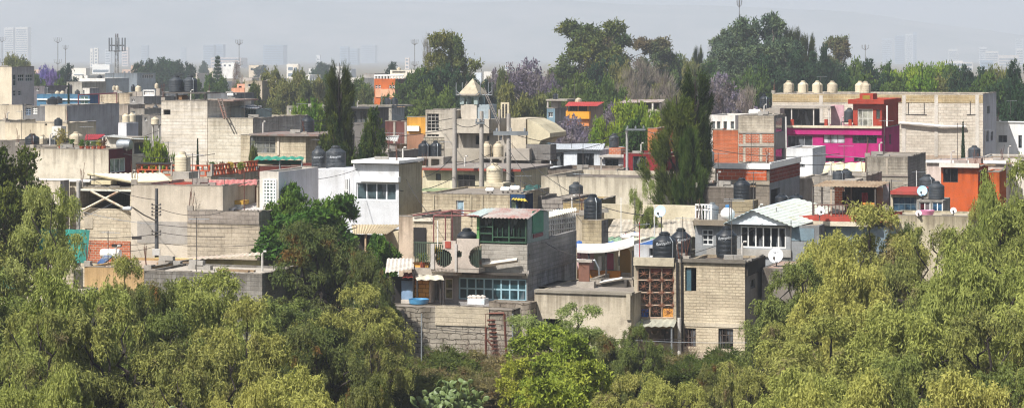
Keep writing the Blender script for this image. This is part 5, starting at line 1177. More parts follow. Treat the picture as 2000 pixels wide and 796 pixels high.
# balcony with round cut-outs
def bal_panel(cx0, cx1, y0, y1, circ, v, name, mat, thick=.14):
    """concrete balcony slab with a bite cut out of it"""
    a, _, zb, zt = N.rect(cx0, y0, cx1, y1, v); b = N.U(cx1, v)
    c0 = N.P(circ[0], circ[1], v); rr = circ[2]*N.Y0/F; nx_, nz_ = 26, 30; mb = MB()
    for i in range(nx_):
        for j in range(nz_):
            x0, x1 = a+(b-a)*i/nx_, a+(b-a)*(i+1)/nx_; z0, z1 = zb+(zt-zb)*j/nz_, zb+(zt-zb)*(j+1)/nz_
            if math.hypot((x0+x1)/2-c0[0], (z0+z1)/2-c0[2]) < rr: continue
            if len(circ) > 3:
                c1 = N.P(circ[3], circ[4], v)
                if math.hypot((x0+x1)/2-c1[0], (z0+z1)/2-c1[2]) < circ[5]*N.Y0/F: continue
            mb.box(x0, x1, v, v+thick, z0, z1)
    return mb.build(name, mat, N.root)
BW = PL('b8aa9a', dirt=.5)
bal_panel(842, 890, 470, 530, (866, 504, 17, 850, 480, 16), -1.1, 'balcony_panel', BW); bal_panel(892, 935, 466, 524, (936, 502, 21, 896, 496, 7), -1.1, 'balcony_panel', BW)
N.box('rust_patch', paint('a04838'), 869, 471, 880, 484, -1.14, -1.105)
N.box('balcony_slab', CONC, 840, 524, 935, 531, -1.1, -.2); N.box('balcony_post', CONCP, 841, 476, 848, 525, -1.16, -1.102); N.box('balcony_post', CONCP, 888, 476, 892, 531, -1.16, -1.102)
N.box('orange_panel', PL('c88a44'), 906, 478, 911, 522, -.9, -.8)
mb = MB()
for i in range(22):
    x = 848+i*4.1; p = N.P(x, 477, -.95); mb.box(p[0]-.018, p[0]+.018, -.97, -.93, N.Z(524,p[0],-.95), p[2])
p, q = N.P(809,474,-.95), N.P(938,477,-.95); mb.box(p[0], q[0], -.98, -.92, p[2], p[2]+.06)
for i in range(9):
    x = 811+i*3.6; p = N.P(x, 474, -.95); mb.box(p[0]-.018, p[0]+.018, -.97, -.93, N.Z(512,p[0],-.95), p[2])
mb.build('balcony_railing', paint('3a4a38', .6), N.root)
N.box('dark_backing', paint('181816', .9), 849, 487, 890, 523.5, -.75, -.7); N.box('green_sheet_panel', rust('56705e'), 918, 478, 940, 522, -.55, -.5); N.box('green_sheet_panel', rust('5c6850'), 892, 478, 906, 522, -.55, -.5)  # black sheet added to paint the dark space behind the round openings
# rear upper wall left of the balcony
N.box('rear_upper_wall', WB('beab8c', dirt=.3), 806, 426, 880, 534, 1.6, 1.8); N.box('dark_door', paint('181412'), 807.5, 444, 831, 500, 1.52, 1.598); N.box('pale_lintel', PL('d8cdb8'), 806, 424, 845, 432, 1.5, 1.597)
# pink pergola over terrace
PG = rust('84504c','5c3430',.5)
N.bars('pergola_frame', PG, [[(847,421,-.6),(847,480,-.6)],[(847,421,-.6),(930,421,-.6)],[(847,421,-.6),(883,411,1.4)],[(883,411,1.4),(930,412,1.4)],[(883,411,1.4),(884,500,1.4)],[(870,421,-.6),(870,480,-.6)],[(806,421,1.4),(883,411,1.4)],[(885,414,1.0),(935,422,-.6)]], .032, 4)
# green roof room
GR = paint('34563e', .55, var=.4); DG = paint('2c4a38', .6, var=.3)
a, b = N.U(931, .3), N.U(1030, .1); zr0 = zT+.02 if False else N.Z(478, u0, 0)
zr1 = N.Z(426, u1)
gr = lambda x, v: N.U(x, v)
Dr = N.dep*.42
N.box('green_corner_post', paint('5a8c4c', .6), 931, 424, 936, 475, -.1, .05)
f = MB()
def fb(x0, x1, y0, y1, v0=-.05, v1=.03):
    aa, bb, cc, dd_ = N.rect(x0, y0, x1, y1, v0); f.box(aa, bb, v0, v1, cc, dd_)
fb(936,1028,471.5,474); fb(936,1028,424,426); fb(936,962,441.5,443.5); fb(936,962,454.5,456.5)
for x in (961, 993, 1026): fb(x, x+2, 426, 471.5)
fb(962,1026,462.5,464)
for x in (971, 981, 1003, 1013): fb(x, x+.8, 445, 463)
f.build('green_window_frame', GR, N.root)
MB().add([(gr(936,.06),.06,zT),(u1-.05,.06,zT),(u1-.05,.06,zr1),(gr(936,.06),.06,zr1)], [(0,1,2,3)]).build('room_glazing', glass('1c2826', .15), N.root)
MB().box(gr(931,0), u1-.05, Dr-.1, Dr, zT, zr1+.1).box(gr(931,0), gr(931,0)+.1, .1, Dr-.1, zT, zr1).build('room_wall', DG, N.root)
zm = zr1+.27
MB().add([(u1-.04,0,zT+.06),(u1-.04,Dr,zT+.06),(u1-.04,Dr,zr1+.1),(u1-.04,Dr*.5,zm),(u1-.04,0,zr1)], [(0,1,2,3,4)]).add([(u1+.0,0,zT+.06),(u1,Dr,zT+.06),(u1,Dr,zr1+.1),(u1,Dr*.5,zm),(u1,0,zr1)], [(4,3,2,1,0)]).build('gable_side_sheet', rust('7c8a86','5a6a64',.3), N.root)
MB().box(u1+.001, u1+.03, Dr*.22, Dr*.72, zr1-.75, zr1+.28).build('green_side_sheet', rust('2f7a5c','1f5c48',.2), N.root)
MB().box(u1+.001, u1+.035, Dr*.25, Dr*.70, zT+.25, zr1-.8).build('red_side_board', paint('6e1420', .7), N.root)
corrugated(N.root, 'roof_sheet', rust('b0a8a0','a0685e',.45), [(gr(918,0),-.35,zr1+.02),(u1+.12,-.35,zr1+.02),(u1+.12,Dr*.5,zm+.05),(gr(945,0),Dr*.5,zm+.05)])
corrugated(N.root, 'roof_sheet', rust('a8b0aa'), [(gr(929,0)+.1,Dr*.5,zm+.04),(u1+.12,Dr*.5,zm+.04),(u1+.12,Dr+.3,zr1+.12),(gr(929,0)+.1,Dr+.3,zr1+.12)])
corrugated(N.root, 'loose_sheet', rust('b4c0bc','8a9a94',.4), [N.P(905,421,-.5), N.P(938,421,-.5), N.P(970,407,1.6), N.P(945,407,1.6)])
T_(912, 474, 41, 48, 107.2, 'black', 'black tank in the shade of the pergola beside the green room', zb=Nt+.9, group=None, n=24)
hp = Fr('tank_stand', 'block plinth under the shaded pergola tank', 'plinth', 893, 106.8, z0=Nt+.004); MB().box(0,.9,-.1,.9,0,.89).build('plinth', WB('7a746c'), hp.root)
# potted plants on the terrace
def pot_plant(px, py, Y, kind, label, w=26, top=20, z=None):
    z = ZP(py, Y) if z is None else z
    rt = empty('potted_plant', (XP(px,Y), Y, z), rnd.random()*6, label=label, cat='potted plant', group='potted plants on terraces')
    MB().lathe([(.12,0),(.17,.22),(.18,.26),(.15,.26),(.14,.22),(.01,.2)], n=10).build('pot', paint('a8553a', .8), rt)
    g = np.random.default_rng(int(px*7+py)); n = 260; hh = top*Y/F; ww = w*Y/F/2
    p = np.column_stack([g.normal(size=n)*ww*.35, g.normal(size=n)*ww*.35, .25+hh*.75*g.random(n)])
    mats = {'green': ('5c7a34','3f5c28','7a8c3c'), 'yellow': ('b0a838','8c8a2c','c4b848'), 'brown': ('7a5a44','5c4436','8a6a50'), 'pale': ('8a8a48','6c7434','a09858')}[kind]
    o = bpy.data.objects.new('foliage', leaf_mesh('foliage', [leaf_arrays(g, p, rdir(g, n)+np.array([0,0,.7]), hh*.25, .05)], leafmat(*mats, None))); C.objects.link(o); o.parent = rt
pot_plant(852,480,105.8,'yellow','lime yellow potted plant at the balcony corner post',20,34,z=Nt+.004+.3); pot_plant(866,480,106.2,'brown','brownish potted plant behind the rust-patched balcony panel',18,26,z=Nt+.304); pot_plant(878,480,106.3,'brown','spiky brown potted plant beside the grey sheet',16,26,z=Nt+.304); pot_plant(826,505,106.4,'green','trailing green plant behind the green rail',24,20,z=Nt+.304)
hp = Fr('planter_bench', 'low concrete bench holding the balcony pots', 'bench', 822, 107.2, z0=Nt+.004); MB().box(0, 2.2, -1.2, -.2, 0, .29).build('bench_top', CONC, hp.root)
# stone retaining wall and yard
RW = House('stone_retaining_wall', 'rough stone and block retaining wall below the blue-framed windows', 748, 1000, 601, 102.5, wall('a09684','stone',.5,bw=.6,bh=.22,mortar='5c5448',streak=.6), dep=1.2, par=.03, cat='wall')
RW.done(); RW.box('pale_block_course', WB('b8a88c', dirt=.4, bw=.36), 850, 598.5, 955, 636, -.05, -.003); RW.box('stone_pier', wall('7c7468','stone',.6,bw=.4,bh=.3), 772, 612, 788, 700, -.35, -.003)
RW2 = House('stone_base_wall', 'cobbled base wall at the corner right of the rusty stairs', 955, 1036, 590, 104.2, wall('a89c8a','stone',.4,bw=.7,bh=.25,mortar='6a6054'), dep=1.0, par=.03, cat='wall'); RW2.done()
yd = Fr('yard_terrace', 'earth yard terrace before the orange tiled facade', 'terrace', 752, 103.5); MB().box(0, 5.5, .3, 4.0, 0, ZP(601, 103.5)-.25).build('yard_fill', wall('9a7c5c','plaster',.3), yd.root)
fs = Fr('rusty_stairs', 'rusty metal frame stairs standing against the stone wall', 'stairs', 948, 101)
RS = rust('6a3c2c','4a2c24',.5)
fs.bars('stair_frame', RS, [[(949,612,0),(949,720,0)],[(985,612,0),(990,720,0)],[(949,612,0),(985,611,0)],[(960,625,.6),(960,720,.6)]], .05, 4)
fs.bars('stair_treads', RS, [[(952+i*1.2,625+i*8,-.2),(984+i*.6,624+i*8,.3)] for i in range(11)], .045, 4); fs.bars('stair_brace', RS, [[(955,690,.1),(986,640,.1)],[(949,660,0),(986,705,0)]], .04, 4)
cl = Fr('wash_sink', 'white cloth-covered outdoor sink piled with laundry', 'sink', 914, 103.2, z0=RW.rz+.03)
a, b, c, d = cl.rect(913,583,946,600,-.0); MB().box(a, b, 0, .6, 0, d).build('basin', rust('d8dcdc','9ab8c0',.4,.5), cl.root); mb = MB()
for i in range(9): mb.lathe([(.02,0),(.12,.03),(.13,.1),(.03,.16)], (a+.08+i*.07, .15+.3*((i*37)%10)/10, d-.02), 7)
mb.build('laundry', paint('d8ccc0', .9, var=.3), cl.root, True)
bs = Fr('blue_basin', 'round light blue basin on the stone wall', 'basin', 792, 103, z0=RW.rz+.03); MB().lathe([(.2,0),(.42,.02),(.46,.22),(.43,.22),(.38,.06),(.02,.05)], (.45,.5,0), 18).build('basin_bowl', paint('4a8ab4', .4), bs.root, True)
sb = Fr('blue_door_shack', 'blue-grey door shack under a red tile strip left of the orange facade', 'shack', 782, 106)
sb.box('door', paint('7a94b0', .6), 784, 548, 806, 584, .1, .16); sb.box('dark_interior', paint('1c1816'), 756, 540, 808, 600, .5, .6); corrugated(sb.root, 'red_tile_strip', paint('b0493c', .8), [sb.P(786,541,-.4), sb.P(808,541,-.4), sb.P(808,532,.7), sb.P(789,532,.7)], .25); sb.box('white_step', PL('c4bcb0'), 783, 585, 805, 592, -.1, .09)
corrugated(sb.root, 'white_sheet', rust('c4beb2','9a9088',.4), [sb.P(752,532,-.6), sb.P(808,524,-.6), sb.P(808,504,2.6), sb.P(756,504,2.6)])
for x in (757, 806): sb.box('post', DRK, x, 532, x+1.5, 610, -.5, -.42)
T_(745, 607, 42, 56, 101, 'black', 'large black tank half hidden by the pepper tree left of the yard', zb=ZP(607,101), group=None, n=26)
hp = Fr('tank_pier', 'stone pier under the half hidden yard tank', 'pier', 724, 100.3); MB().box(0,1.05,0,1.4,0,ZP(607,101)-.003).build('pier', wall('7c7468','stone',.5,bw=.5,bh=.3), hp.root)
fp = Fr('chain_fence', 'sagging wire fence with grey posts before the stone wall', 'fence', 745, 99)
for x in (760, 822, 1000): fp.box('post', GALV, x, 612, x+2, 740, 0, .06)
fp.bars('wires', DRK, [[(745,635,0),(1060,637,0)],[(745,662,0),(1060,664,0)]], .006, 3)

# caged terrace behind the green room
cg = House('caged_terrace', 'terrace caged by white grille frames behind the green room', 1066, 1126, 417, 117.5, PL('8a7e6a'), dep=2.5, par=.02, cat='house', lift=ZP(423,117.5)); 
bpy.data.objects.remove(cg.root)
cg = Fr('caged_terrace', 'terrace cage of white grilles under a long white sheet roof', 'terrace cage', 1066, 115)
corrugated(cg.root, 'roof_sheet', rust('c4c2b4','a8a080',.3), [cg.P(1072,424,-.2), cg.P(1128,411,2.2), cg.P(1126,405,3.0), cg.P(1060,412,1.2)])
f = MB()
for i in range(13):
    x = 1070+i*4.4; v = -.1+i*.17; p = cg.P(x, 424-i*.8, v); f.box(p[0]-.04, p[0]+.04, v, v+.05, cg.Z(461,p[0],v), p[2])
for yy in (430, 439, 450): f.tube([cg.P(1070,yy,-.1), cg.P(1124,yy-6,2.0)], .04, 4)
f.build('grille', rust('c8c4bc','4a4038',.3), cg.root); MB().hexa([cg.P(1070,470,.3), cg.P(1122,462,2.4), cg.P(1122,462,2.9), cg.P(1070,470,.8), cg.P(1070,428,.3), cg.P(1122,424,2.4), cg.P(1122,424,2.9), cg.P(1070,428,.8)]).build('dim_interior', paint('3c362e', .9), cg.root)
MB().hexa([(cg.P(1070,461,-.1)[0], -.1, -ZP(461,115)+ZP(461,115)-0.0) if False else cg.P(1070,560,-.1), cg.P(1124,560,2.0), cg.P(1124,560,2.2), cg.P(1070,560,.1), cg.P(1070,461,-.1), cg.P(1124,456,2.0), cg.P(1124,456,2.2), cg.P(1070,461,.1)]).build('base_wall', CONC, cg.root)
T_(1068+25, 414, 30, 18, 124, 'faded', 'dusty dark tank lid and shoulder over the white sheet roof', zb=ZP(414,124)-.3, group=None)
T_(1108, 413, 28, 14, 126, 'faded', 'second dusty tank behind the white sheet roof, lower', zb=ZP(413,126)-.3, group=None)
h = House('rear_parapet_house', 'cream parapet house holding the two dusty tanks', 1056, 1140, 419, 122.5, PL('b8a88a'), dep=4, par=.05); h.done()
# block pillar with tank
BP = House('block_pillar', 'mottled block pillar holding a tall ribbed black tank', 1137, 1175, 430, 114, WB('b4a27c', dirt=.5, bw=.4), sx=1188, par=.0, cat='pillar'); BP.done(smat=wall('8a847c','block',.4))
T_(1158, 430, 35, 48, 114.9, 'black', 'tall ribbed black tank on the mottled block pillar', zb=BP.rz+.01, group=None, n=26, pipe=True)
# long grey corrugated roof and green/blue sheets
lr = Fr('corrugated_roof_house', 'long house under a brownish grey corrugated roof', 'house', 1180, 122)
lr.box('wall', PL('8a8474'), 1182, 462, 1358, 520, 0, .3)
corrugated(lr.root, 'roof_sheet', rust('b0a898','8a8070',.5), [lr.P(1178,462,-.5), lr.P(1360,462,-.5), lr.P(1352,428,5.5), lr.P(1198,428,5.5)], .3)
corrugated(lr.root, 'green_roof_sheet', rust('7a9478','5c7c6c',.4), [lr.P(1168,478,-1.8), lr.P(1350,476,-1.8), lr.P(1350,462.5,-.52), lr.P(1168,462.5,-.52)], .3)
corrugated(lr.root, 'blue_roof_sheet', paint('2c5a9a', .6), [lr.P(1126,482,-3.0), lr.P(1290,484,-3.0), lr.P(1290,472,-1.8), lr.P(1126,470,-1.8)], .3)
lr.box('rear_wall', PL('c8bc9c'), 1140, 400, 1360, 428, 5.6, 6.2)
# blue-and-cream kiosk house with curved white roof
Kk = Fr('curved_roof_house', 'open-front house with curving white roof, pink wall and orange base', 'house', 1128, 110)
def curve_roof():
    V = []; n = 12; pts = [(1127,488),(1150,489),(1180,488),(1205,484),(1225,479),(1238,474)]
    for v, dy in ((-.4, 0), (1.6, -13)):
        for i, (x, y) in enumerate(pts): V.append(Kk.P(x, y+dy, v))
    m = len(pts); V += [(x, y, z-.12) for x, y, z in V]; Q = []
    for i in range(m-1): Q += [(i,i+1,m+i+1,m+i),(2*m+i,3*m+i,3*m+i+1,2*m+i+1),(i,2*m+i,2*m+i+1,i+1),(m+i,m+i+1,3*m+i+1,3*m+i)]
    Q += [(0,m,3*m,2*m),(m-1,3*m-1,4*m-1,2*m-1)]
    return MB().add(V, Q).build('roof_sheet', PL('dcdad4', dirt=.1), Kk.root)
curve_roof()
Kk.box('pink_wall', PL('d8a8a8', dirt=.1), 1127, 490, 1160, 528, 1.0, 1.2); Kk.box('pale_green_wall', PL('c4c8b0', dirt=.1), 1160.5, 490, 1200, 528, 1.0, 1.2); Kk.box('maroon_curtain', paint('8a3a4c', .8), 1182, 494, 1198, 526, .7, .75); Kk.box('orange_base', PL('b8742c', dirt=.2), 1127, 528, 1210, 545, .6, .9)
Kk.box('dark_curtain', paint('3a1018'), 1127, 492, 1134, 505, .9, .95); Kk.box('white_figurine_stand', PL('d8d8d4'), 1168, 500, 1174, 528, .6, .8)
for x in (1148, 1182, 1234): Kk.box('post', DRK, x, 489, x+2.6, 545, -.3, -.2)
Kk.bars('pipe_rail', GALV, [[(1127,507,-.5),(1162,508,-.5),(1170,524,-.5),(1171,545,-.5)]], .05, 6)
Ar = Fr('arched_wall', 'cream wall with ochre arched niche under the curved roof', 'wall', 1200, 110.5)
a, b, c, d = Ar.rect(1200,476,1236,530); cx = (Ar.U(1205)+Ar.U(1232))/2; rr_ = (Ar.U(1232)-Ar.U(1205))/2; zs = Ar.Z(497, cx)
poly = [(a,0),(a,d),(b,d),(b,0),(cx+rr_,0)]+[(cx+rr_*math.cos(math.pi*i/14), zs+rr_*1.1*math.sin(math.pi*i/14)) for i in range(15)]+[(cx-rr_,0)]
MB().extr(poly, 0, .25).build('wall', PL('d8c49c'), Ar.root); MB().box(cx-rr_, cx+rr_, .5, .6, 0, zs+rr_*1.2).build('niche_back', PL('b08848'), Ar.root)
gas_tank(1222, 470, 22, 113.5, 'white gas tank with red cap on the curved roof house', 'c8283c', zb=ZP(470,113.5)); gas_tank(1240, 466, 20, 115, 'white gas tank with blue cap behind the red-capped one by the curved roof', '5a88cc', zb=ZP(466,115))
hp = Fr('tank_plinth', 'cream plinth under the pair of gas tanks', 'plinth', 1208, 112.9); hp.box('plinth', PL('d0c4a8'), 1208, 470.4, 1236, 500, 0, 1.2); hp.box('rear_plinth', PL('d0c4a8'), 1232, 467, 1252, 500, 1.25, 3.0)
h = House('blue_roof_house', 'white wall house with blue roof behind the three black tanks', 1238, 1300, 478, 112, PL('c8ccd0'), dep=4, par=.0, roofmat=paint('2c5a9a')); h.win(1268,484,1276,500,1,1); h.done()
rg = Fr('wood_gate', 'brown timber gate panel beside the grey side wall', 'gate', 1130, 106.5); rg.box('board_panel', rust('6e4a3a','5a3c30',.4), 1130, 512, 1151, 549, 0, .08); rg.box('cap', CONC, 1126, 507, 1156, 512, -.1, .2)
for a_ in [(1130,549,'p')]: rg.box('base_wall', CONC, 1126, 549.3, 1160, 600, 0, .3)
# low plaster wall and yard between houses
Lw = House('low_plaster_wall', 'low cream plaster yard wall with dirty coping', 1044, 1233, 572, 104.5, PL('c4b79c', dirt=.45), dep=.35, par=.02, cat='wall'); Lw.hole(1061,622,1100,640); Lw.done()
Lw.box('coping', PL('8e8676', dirt=.5), 1043, 568, 1234, 573.5, -.08, .42); Lw.box('pilaster', PL('b4a88e'), 1223, 574, 1231, 624, -.1, -.003)
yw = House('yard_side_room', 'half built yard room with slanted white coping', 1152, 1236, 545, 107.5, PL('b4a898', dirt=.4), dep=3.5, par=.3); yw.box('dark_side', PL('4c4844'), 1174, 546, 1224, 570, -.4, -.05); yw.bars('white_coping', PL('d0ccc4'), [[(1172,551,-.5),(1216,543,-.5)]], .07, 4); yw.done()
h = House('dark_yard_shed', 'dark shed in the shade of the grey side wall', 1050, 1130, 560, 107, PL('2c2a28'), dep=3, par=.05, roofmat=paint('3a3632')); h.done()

# --- the tank house
TH = House('tank_house', 'tall beige block house with three black tanks and a metal screen', 1335, 1455, 512, 104, WB('c6b594', dirt=.3, bw=.3, bh=.13, streak=.55), sx=1491, par=.12, roofmat=PL('8a7460', dirt=.5))
TH.hole(1338,522,1360,568); TH.win(1336,640,1359,676,3,2,'4a4038','1c1816',t=.03); TH.win(1403,641,1432,681,4,3,'4a4038','1c1816',t=.03)
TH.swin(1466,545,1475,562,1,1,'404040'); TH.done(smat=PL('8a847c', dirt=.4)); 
TH.box('dark_coping', PL('6e675c', dirt=.6), 1333, 506, 1456, 513, -.12, .1)
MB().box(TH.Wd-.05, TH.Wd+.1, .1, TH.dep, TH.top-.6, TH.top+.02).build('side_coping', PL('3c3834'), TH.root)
TH.box('shutter', paint('44606a', .4), 1341, 524, 1350, 567, .1, .15); TH.box('concrete_band', PL('c0b398'), 1336, 630, 1454, 638, -.03, -.003)
TH.box('lower_face', PL('b8a890', dirt=.4), 1336, 690, 1454, 750, -.03, -.003)
TL = House('screen_wing', 'left wing of the tank house with diamond metal screen and awning', 1238, 1333, 516, 104.8, PL('b0a388', dirt=.4), dep=5, par=.1, roofmat=PL('7a6e60', dirt=.5))
TL.hole(1245,520,1316,620); TL.hole(1222,640,1318,668); TL.done(); TL.box('roof_beam', PL('b4a88c', dirt=.5), 1237, 503, 1316, 519, -.2, -.003)
TL.box('column', WB('b0a080', dirt=.4, bw=.3), 1317, 512, 1333, 700, -.1, -.003)
mb = MB(); xs_ = [1246+i*23.3 for i in range(4)]; ys_ = [522+i*24.5 for i in range(5)]
for x in xs_: mb.tube([TL.P(x,520,.02), TL.P(x,620,.02)], .035, 4)
for y in ys_: mb.tube([TL.P(1245,y,.02), TL.P(1316,y,.02)], .035, 4)
mb.build('screen_frame', rust('a08c78','6a4030',.5), TL.root); mb = MB()
for i in range(3):
    for j in range(4):
        cx, cy = xs_[i]+11.6, ys_[j]+12
        for k in range(8):
            a = k*math.pi/4+.2; mb.tube([TL.P(cx,cy,.0), TL.P(cx+9*math.cos(a), cy+9*math.sin(a), .0)], .013, 3)
    for j in range(1, 4):
        for k in range(8):
            a = k*math.pi/4+.39; mb.tube([TL.P(xs_[i] if i else xs_[3],ys_[j],-.02), TL.P((xs_[i] if i else xs_[3])+7*math.cos(a), ys_[j]+7*math.sin(a), -.02)], .016, 3)
mb.build('screen_rosettes', rust('80543e','5a382a',.5), TL.root)
TL.box('blue_board', paint('2c5cb0', .6), 1246, 603, 1266, 618, .1, .14); TL.box('orange_board', paint('c88c3c', .7), 1292, 602, 1316, 620, .06, .1); TL.box('red_cloth', paint('8a4438', .8), 1270, 522, 1312, 532, .3, .35); TL.box('room_back', WB('9a8a70'), 1240, 518, 1330, 640, 2.0, 2.1)
corrugated(TL.root, 'awning', paint('a8a898', .7), [TL.P(1215,637,-1.3), TL.P(1316,637,-1.3), TL.P(1322,623,-.05), TL.P(1236,623,-.05)], .3)
for x in (1222, 1240, 1310): TL.box('awning_post', GALV if x != 1240 else PL('c8c4bc'), x, 637, x+3, 700, -1.2, -1.1)
TL.bars('drain_pipe', PL('c4c0b8'), [[(1327,620,-.35),(1327,708,-.35)]], .09, 8); TL.bars('black_pipe', DRK, [[(1322,505,-.2),(1323,625,-.2)],[(1331,500,-.15),(1332,690,-.15)]], .05, 5)
T_(1298, 505, 47, 62, 105.9, 'black', 'biggest black tank with white script, frontmost on the tank house', zb=TL.rz+.006, text=('Rotoplas', -.12, .62, .21, .18), group='black tanks on the tank house', n=32, pipe=True)
T_(1330, 500, 40, 61, 108.2, 'black', 'black tank half behind the biggest one', zb=TL.rz+.006, text=('Rotoplas', .1, .62, .19, .15), group='black tanks on the tank house', n=32)
T_(1419, 497, 41, 60, 107.6, 'black', 'black tank with white script alone above the beige block wall', zb=TH.rz+.006, text=('Rotoplas', -.15, .60, .20, .12), group='black tanks on the tank house', n=32)
for i, (x0, y0, x1, y1) in enumerate(((1325,503,1362,497),(1432,507,1462,502),(1370,501,1385,501))):
    p = Fr('scrap_pipe', ['scrap pipe lying beside the tank at the roof corner', 'rusty scrap bar near the right roof edge', 'short scrap bar in the middle of the tank house roof'][i], 'pipe', x0, 106, z0=TH.rz+.004 if i else TH.rz+.004)
    MB().tube([(0,0,.05),(.9,.5,.05)], .045, 5).build('pipe', DRK, p.root)
dish(1515.5, 499, 29, 106.5, 'pale satellite dish with dark lettering right of the tank house', 'd8dadc', -18, 22, zb=ZP(524,106.5)-.3, text='SKY')
h = House('low_edge_house', 'low grey roofed house right of the tank house under the lettered dish', 1488, 1580, 524, 105.6, PL('8a8278', dirt=.5), dep=4, par=.02, roofmat=rust('9a8a7a')); h.done()
# --- blue-grey house D
Dh = House('grey_house', 'grey house with long white-framed window band under a blue-white gable', 1358, 1600, 438, 118.5, PL('8c9296', dirt=.3), dep=7.5, par=.02, roofmat=PL('9a8a78', dirt=.4))
Dh.win(1371,448,1393,478,2,3,'d4d6d4','2c3034'); Dh.win(1446,442,1535,484,6,1,'d8d8d4','10161c',t=.07); Dh.done(smat=PL('848890')); Dh.box('slab_edge', PL('8a7c68'), 1354, 430, 1420, 440, -.4, -.003)
Dh.box('blue_panel', PL('6f8a98'), 1545, 445, 1590, 470, -.02, -.003); Dh.box('lower_band', PL('a4a098'), 1380, 486, 1545, 500, -.12, -.003)
p1, p2, p3 = Dh.P(1415,437,-.4), Dh.P(1470,411,-.4), Dh.P(1540,440,-.4)
MB().extr([(p1[0],p1[2]),(p2[0],p2[2]),(p3[0],p3[2])], -.38, -.2).build('gable_board', paint('dce6ea', .6), Dh.root)
corrugated(Dh.root, 'roof_sheet', paint('b8ccd0', .5), [Dh.P(1412,437,-.6), (p2[0],-.6,p2[2]+.05), (p2[0]+1.2,5,p2[2]+.35), (p1[0]+.6,5,p1[2]+.3)], .3)
corrugated(Dh.root, 'roof_sheet', rust('c4ccc4','b0b090',.3), [(p2[0],-.6,p2[2]+.05), (p3[0]+.3,-.6,p3[2]-.05), (p3[0]+2.0,5,p3[2]+.4), (p2[0]+1.2,5,p2[2]+.35)], .3)
mb = MB()
for i in range(6): p = Dh.P(1359+i*6, 399, .2); mb.box(p[0]-.03, p[0]+.03, .17, .23, Dh.top, p[2])
for y in (399, 409): p, q = Dh.P(1358,y,.2), Dh.P(1391,y,.2); mb.box(p[0], q[0], .16, .24, p[2]-.03, p[2]+.03)
mb.build('white_railing', WHT, Dh.root)
T_(1391, 425, 26, 34, 121, GALV, 'silver tank behind the white balcony railing', zb=Dh.rz+.01, group=None); 
sg_ = Fr('gas_sphere', 'round white gas tank with blue cap beside the silver tank', 'gas tank', 1404, 118.4, z0=Dh.rz+.01)
MB().lathe([(.02,0),(.2,.05),(.34,.18),(.38,.34),(.34,.5),(.2,.64),(.02,.68)], (.35,.5,.12), 18).build('cylinder', WHT, sg_.root, True); MB().lathe([(.12,0),(.12,.14),(.02,.16)], (.35,.5,.78), 10).build('valve_cover', paint('4a8ac4'), sg_.root); MB().box(.2,.5,.4,.6,0,.14).build('foot', STEEL, sg_.root)
# house M, brick topped
M_ = House('brick_topped_house', 'white-capped house with bright orange hollow brick band', 1397, 1503, 329, 141, WB('8e8272', dirt=.3), sx=1562, par=.1, roofmat=PL('c0c0bc')); M_.hole(1506,368,1524,400,side=True)
M_.done(smat=PL('8c9094')); M_.box('brick_band', BRR, 1400, 331, 1497, 352, -.04, -.003); M_.box('white_cap', WHT, 1393, 318.5, 1504, 329.5, -.12, -.003); M_.box('concrete_band', PL('a89a84'), 1393, 353, 1503, 360, -.06, -.003)
MB().box(M_.Wd+.003, M_.Wd+.1, 0, M_.dep, M_.top+.003, M_.top+.38).build('side_cap', WHT, M_.root); MB().box(M_.Wd+.003, M_.Wd+.03, .1, M_.dep-.1, M_.top-.85, M_.top-.05).build('side_brick_band', wall('8a3a2a','brick',.2,bw=.5,bh=.24,mortar='9a8a80'), M_.root)  # side band is a darker brick copy, shade painted in
h = House('white_poster_house', 'tall narrow white house with faint stain beside the brick-topped house', 1536, 1587, 289, 158, PL('dadde0', dirt=.15), dep=5, par=.1); h.win(1562,321,1572,327,3,1,'8a8a8a'); h.done()
h = House('cement_stub_house', 'cement house stub below the narrow white house', 1560, 1598, 348, 150, PL('b8ac98', dirt=.3), dep=5, par=.1); h.done()
T_(1381, 325, 28, 38, 144, 'black', 'black tank beside the dark casuarina above the brick-topped house', zb=ZP(325,144), group=None, n=26)
hp = Fr('block_pier', 'pale block pier under the tank by the casuarina', 'pier', 1365, 143.2); hp.box('pier', WB('b4aa98'), 1365, 325.4, 1399, 352, 0, 1.4)
T_(1449, 391, 33, 44, 128, 'black', 'black tank on the block plinth before the brick-topped house', zb=ZP(391,128), group=None, n=28)
hp = Fr('block_plinth', 'block plinth carrying the tank before the brick-topped house', 'plinth', 1430, 127.2); hp.box('plinth', WB('a89874'), 1430, 391.4, 1470, 420, 0, 1.5)
for i, x in enumerate((1527, 1556)): T_(x, 402, 27, 24, 127, 'black', f"low black tank {'nearer the cement stub' if i else 'nearer the brick-topped house'}, pair behind the gable", zb=Dh.rz+.35, group='low tank pair behind the gable')
hp = Fr('tank_deck', 'deck under the low tank pair behind the gable', 'deck', 1505, 125.6); hp.box('deck', CONC, 1505, 405, 1575, 440, 0, 3)
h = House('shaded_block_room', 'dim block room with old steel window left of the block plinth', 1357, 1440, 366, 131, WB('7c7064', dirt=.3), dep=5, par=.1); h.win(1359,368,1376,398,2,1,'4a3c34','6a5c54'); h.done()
T_(1527, 390, 22, 12, 131, 'faded', 'tank lid row peeking right of the block plinth', zb=ZP(395,131), group=None)
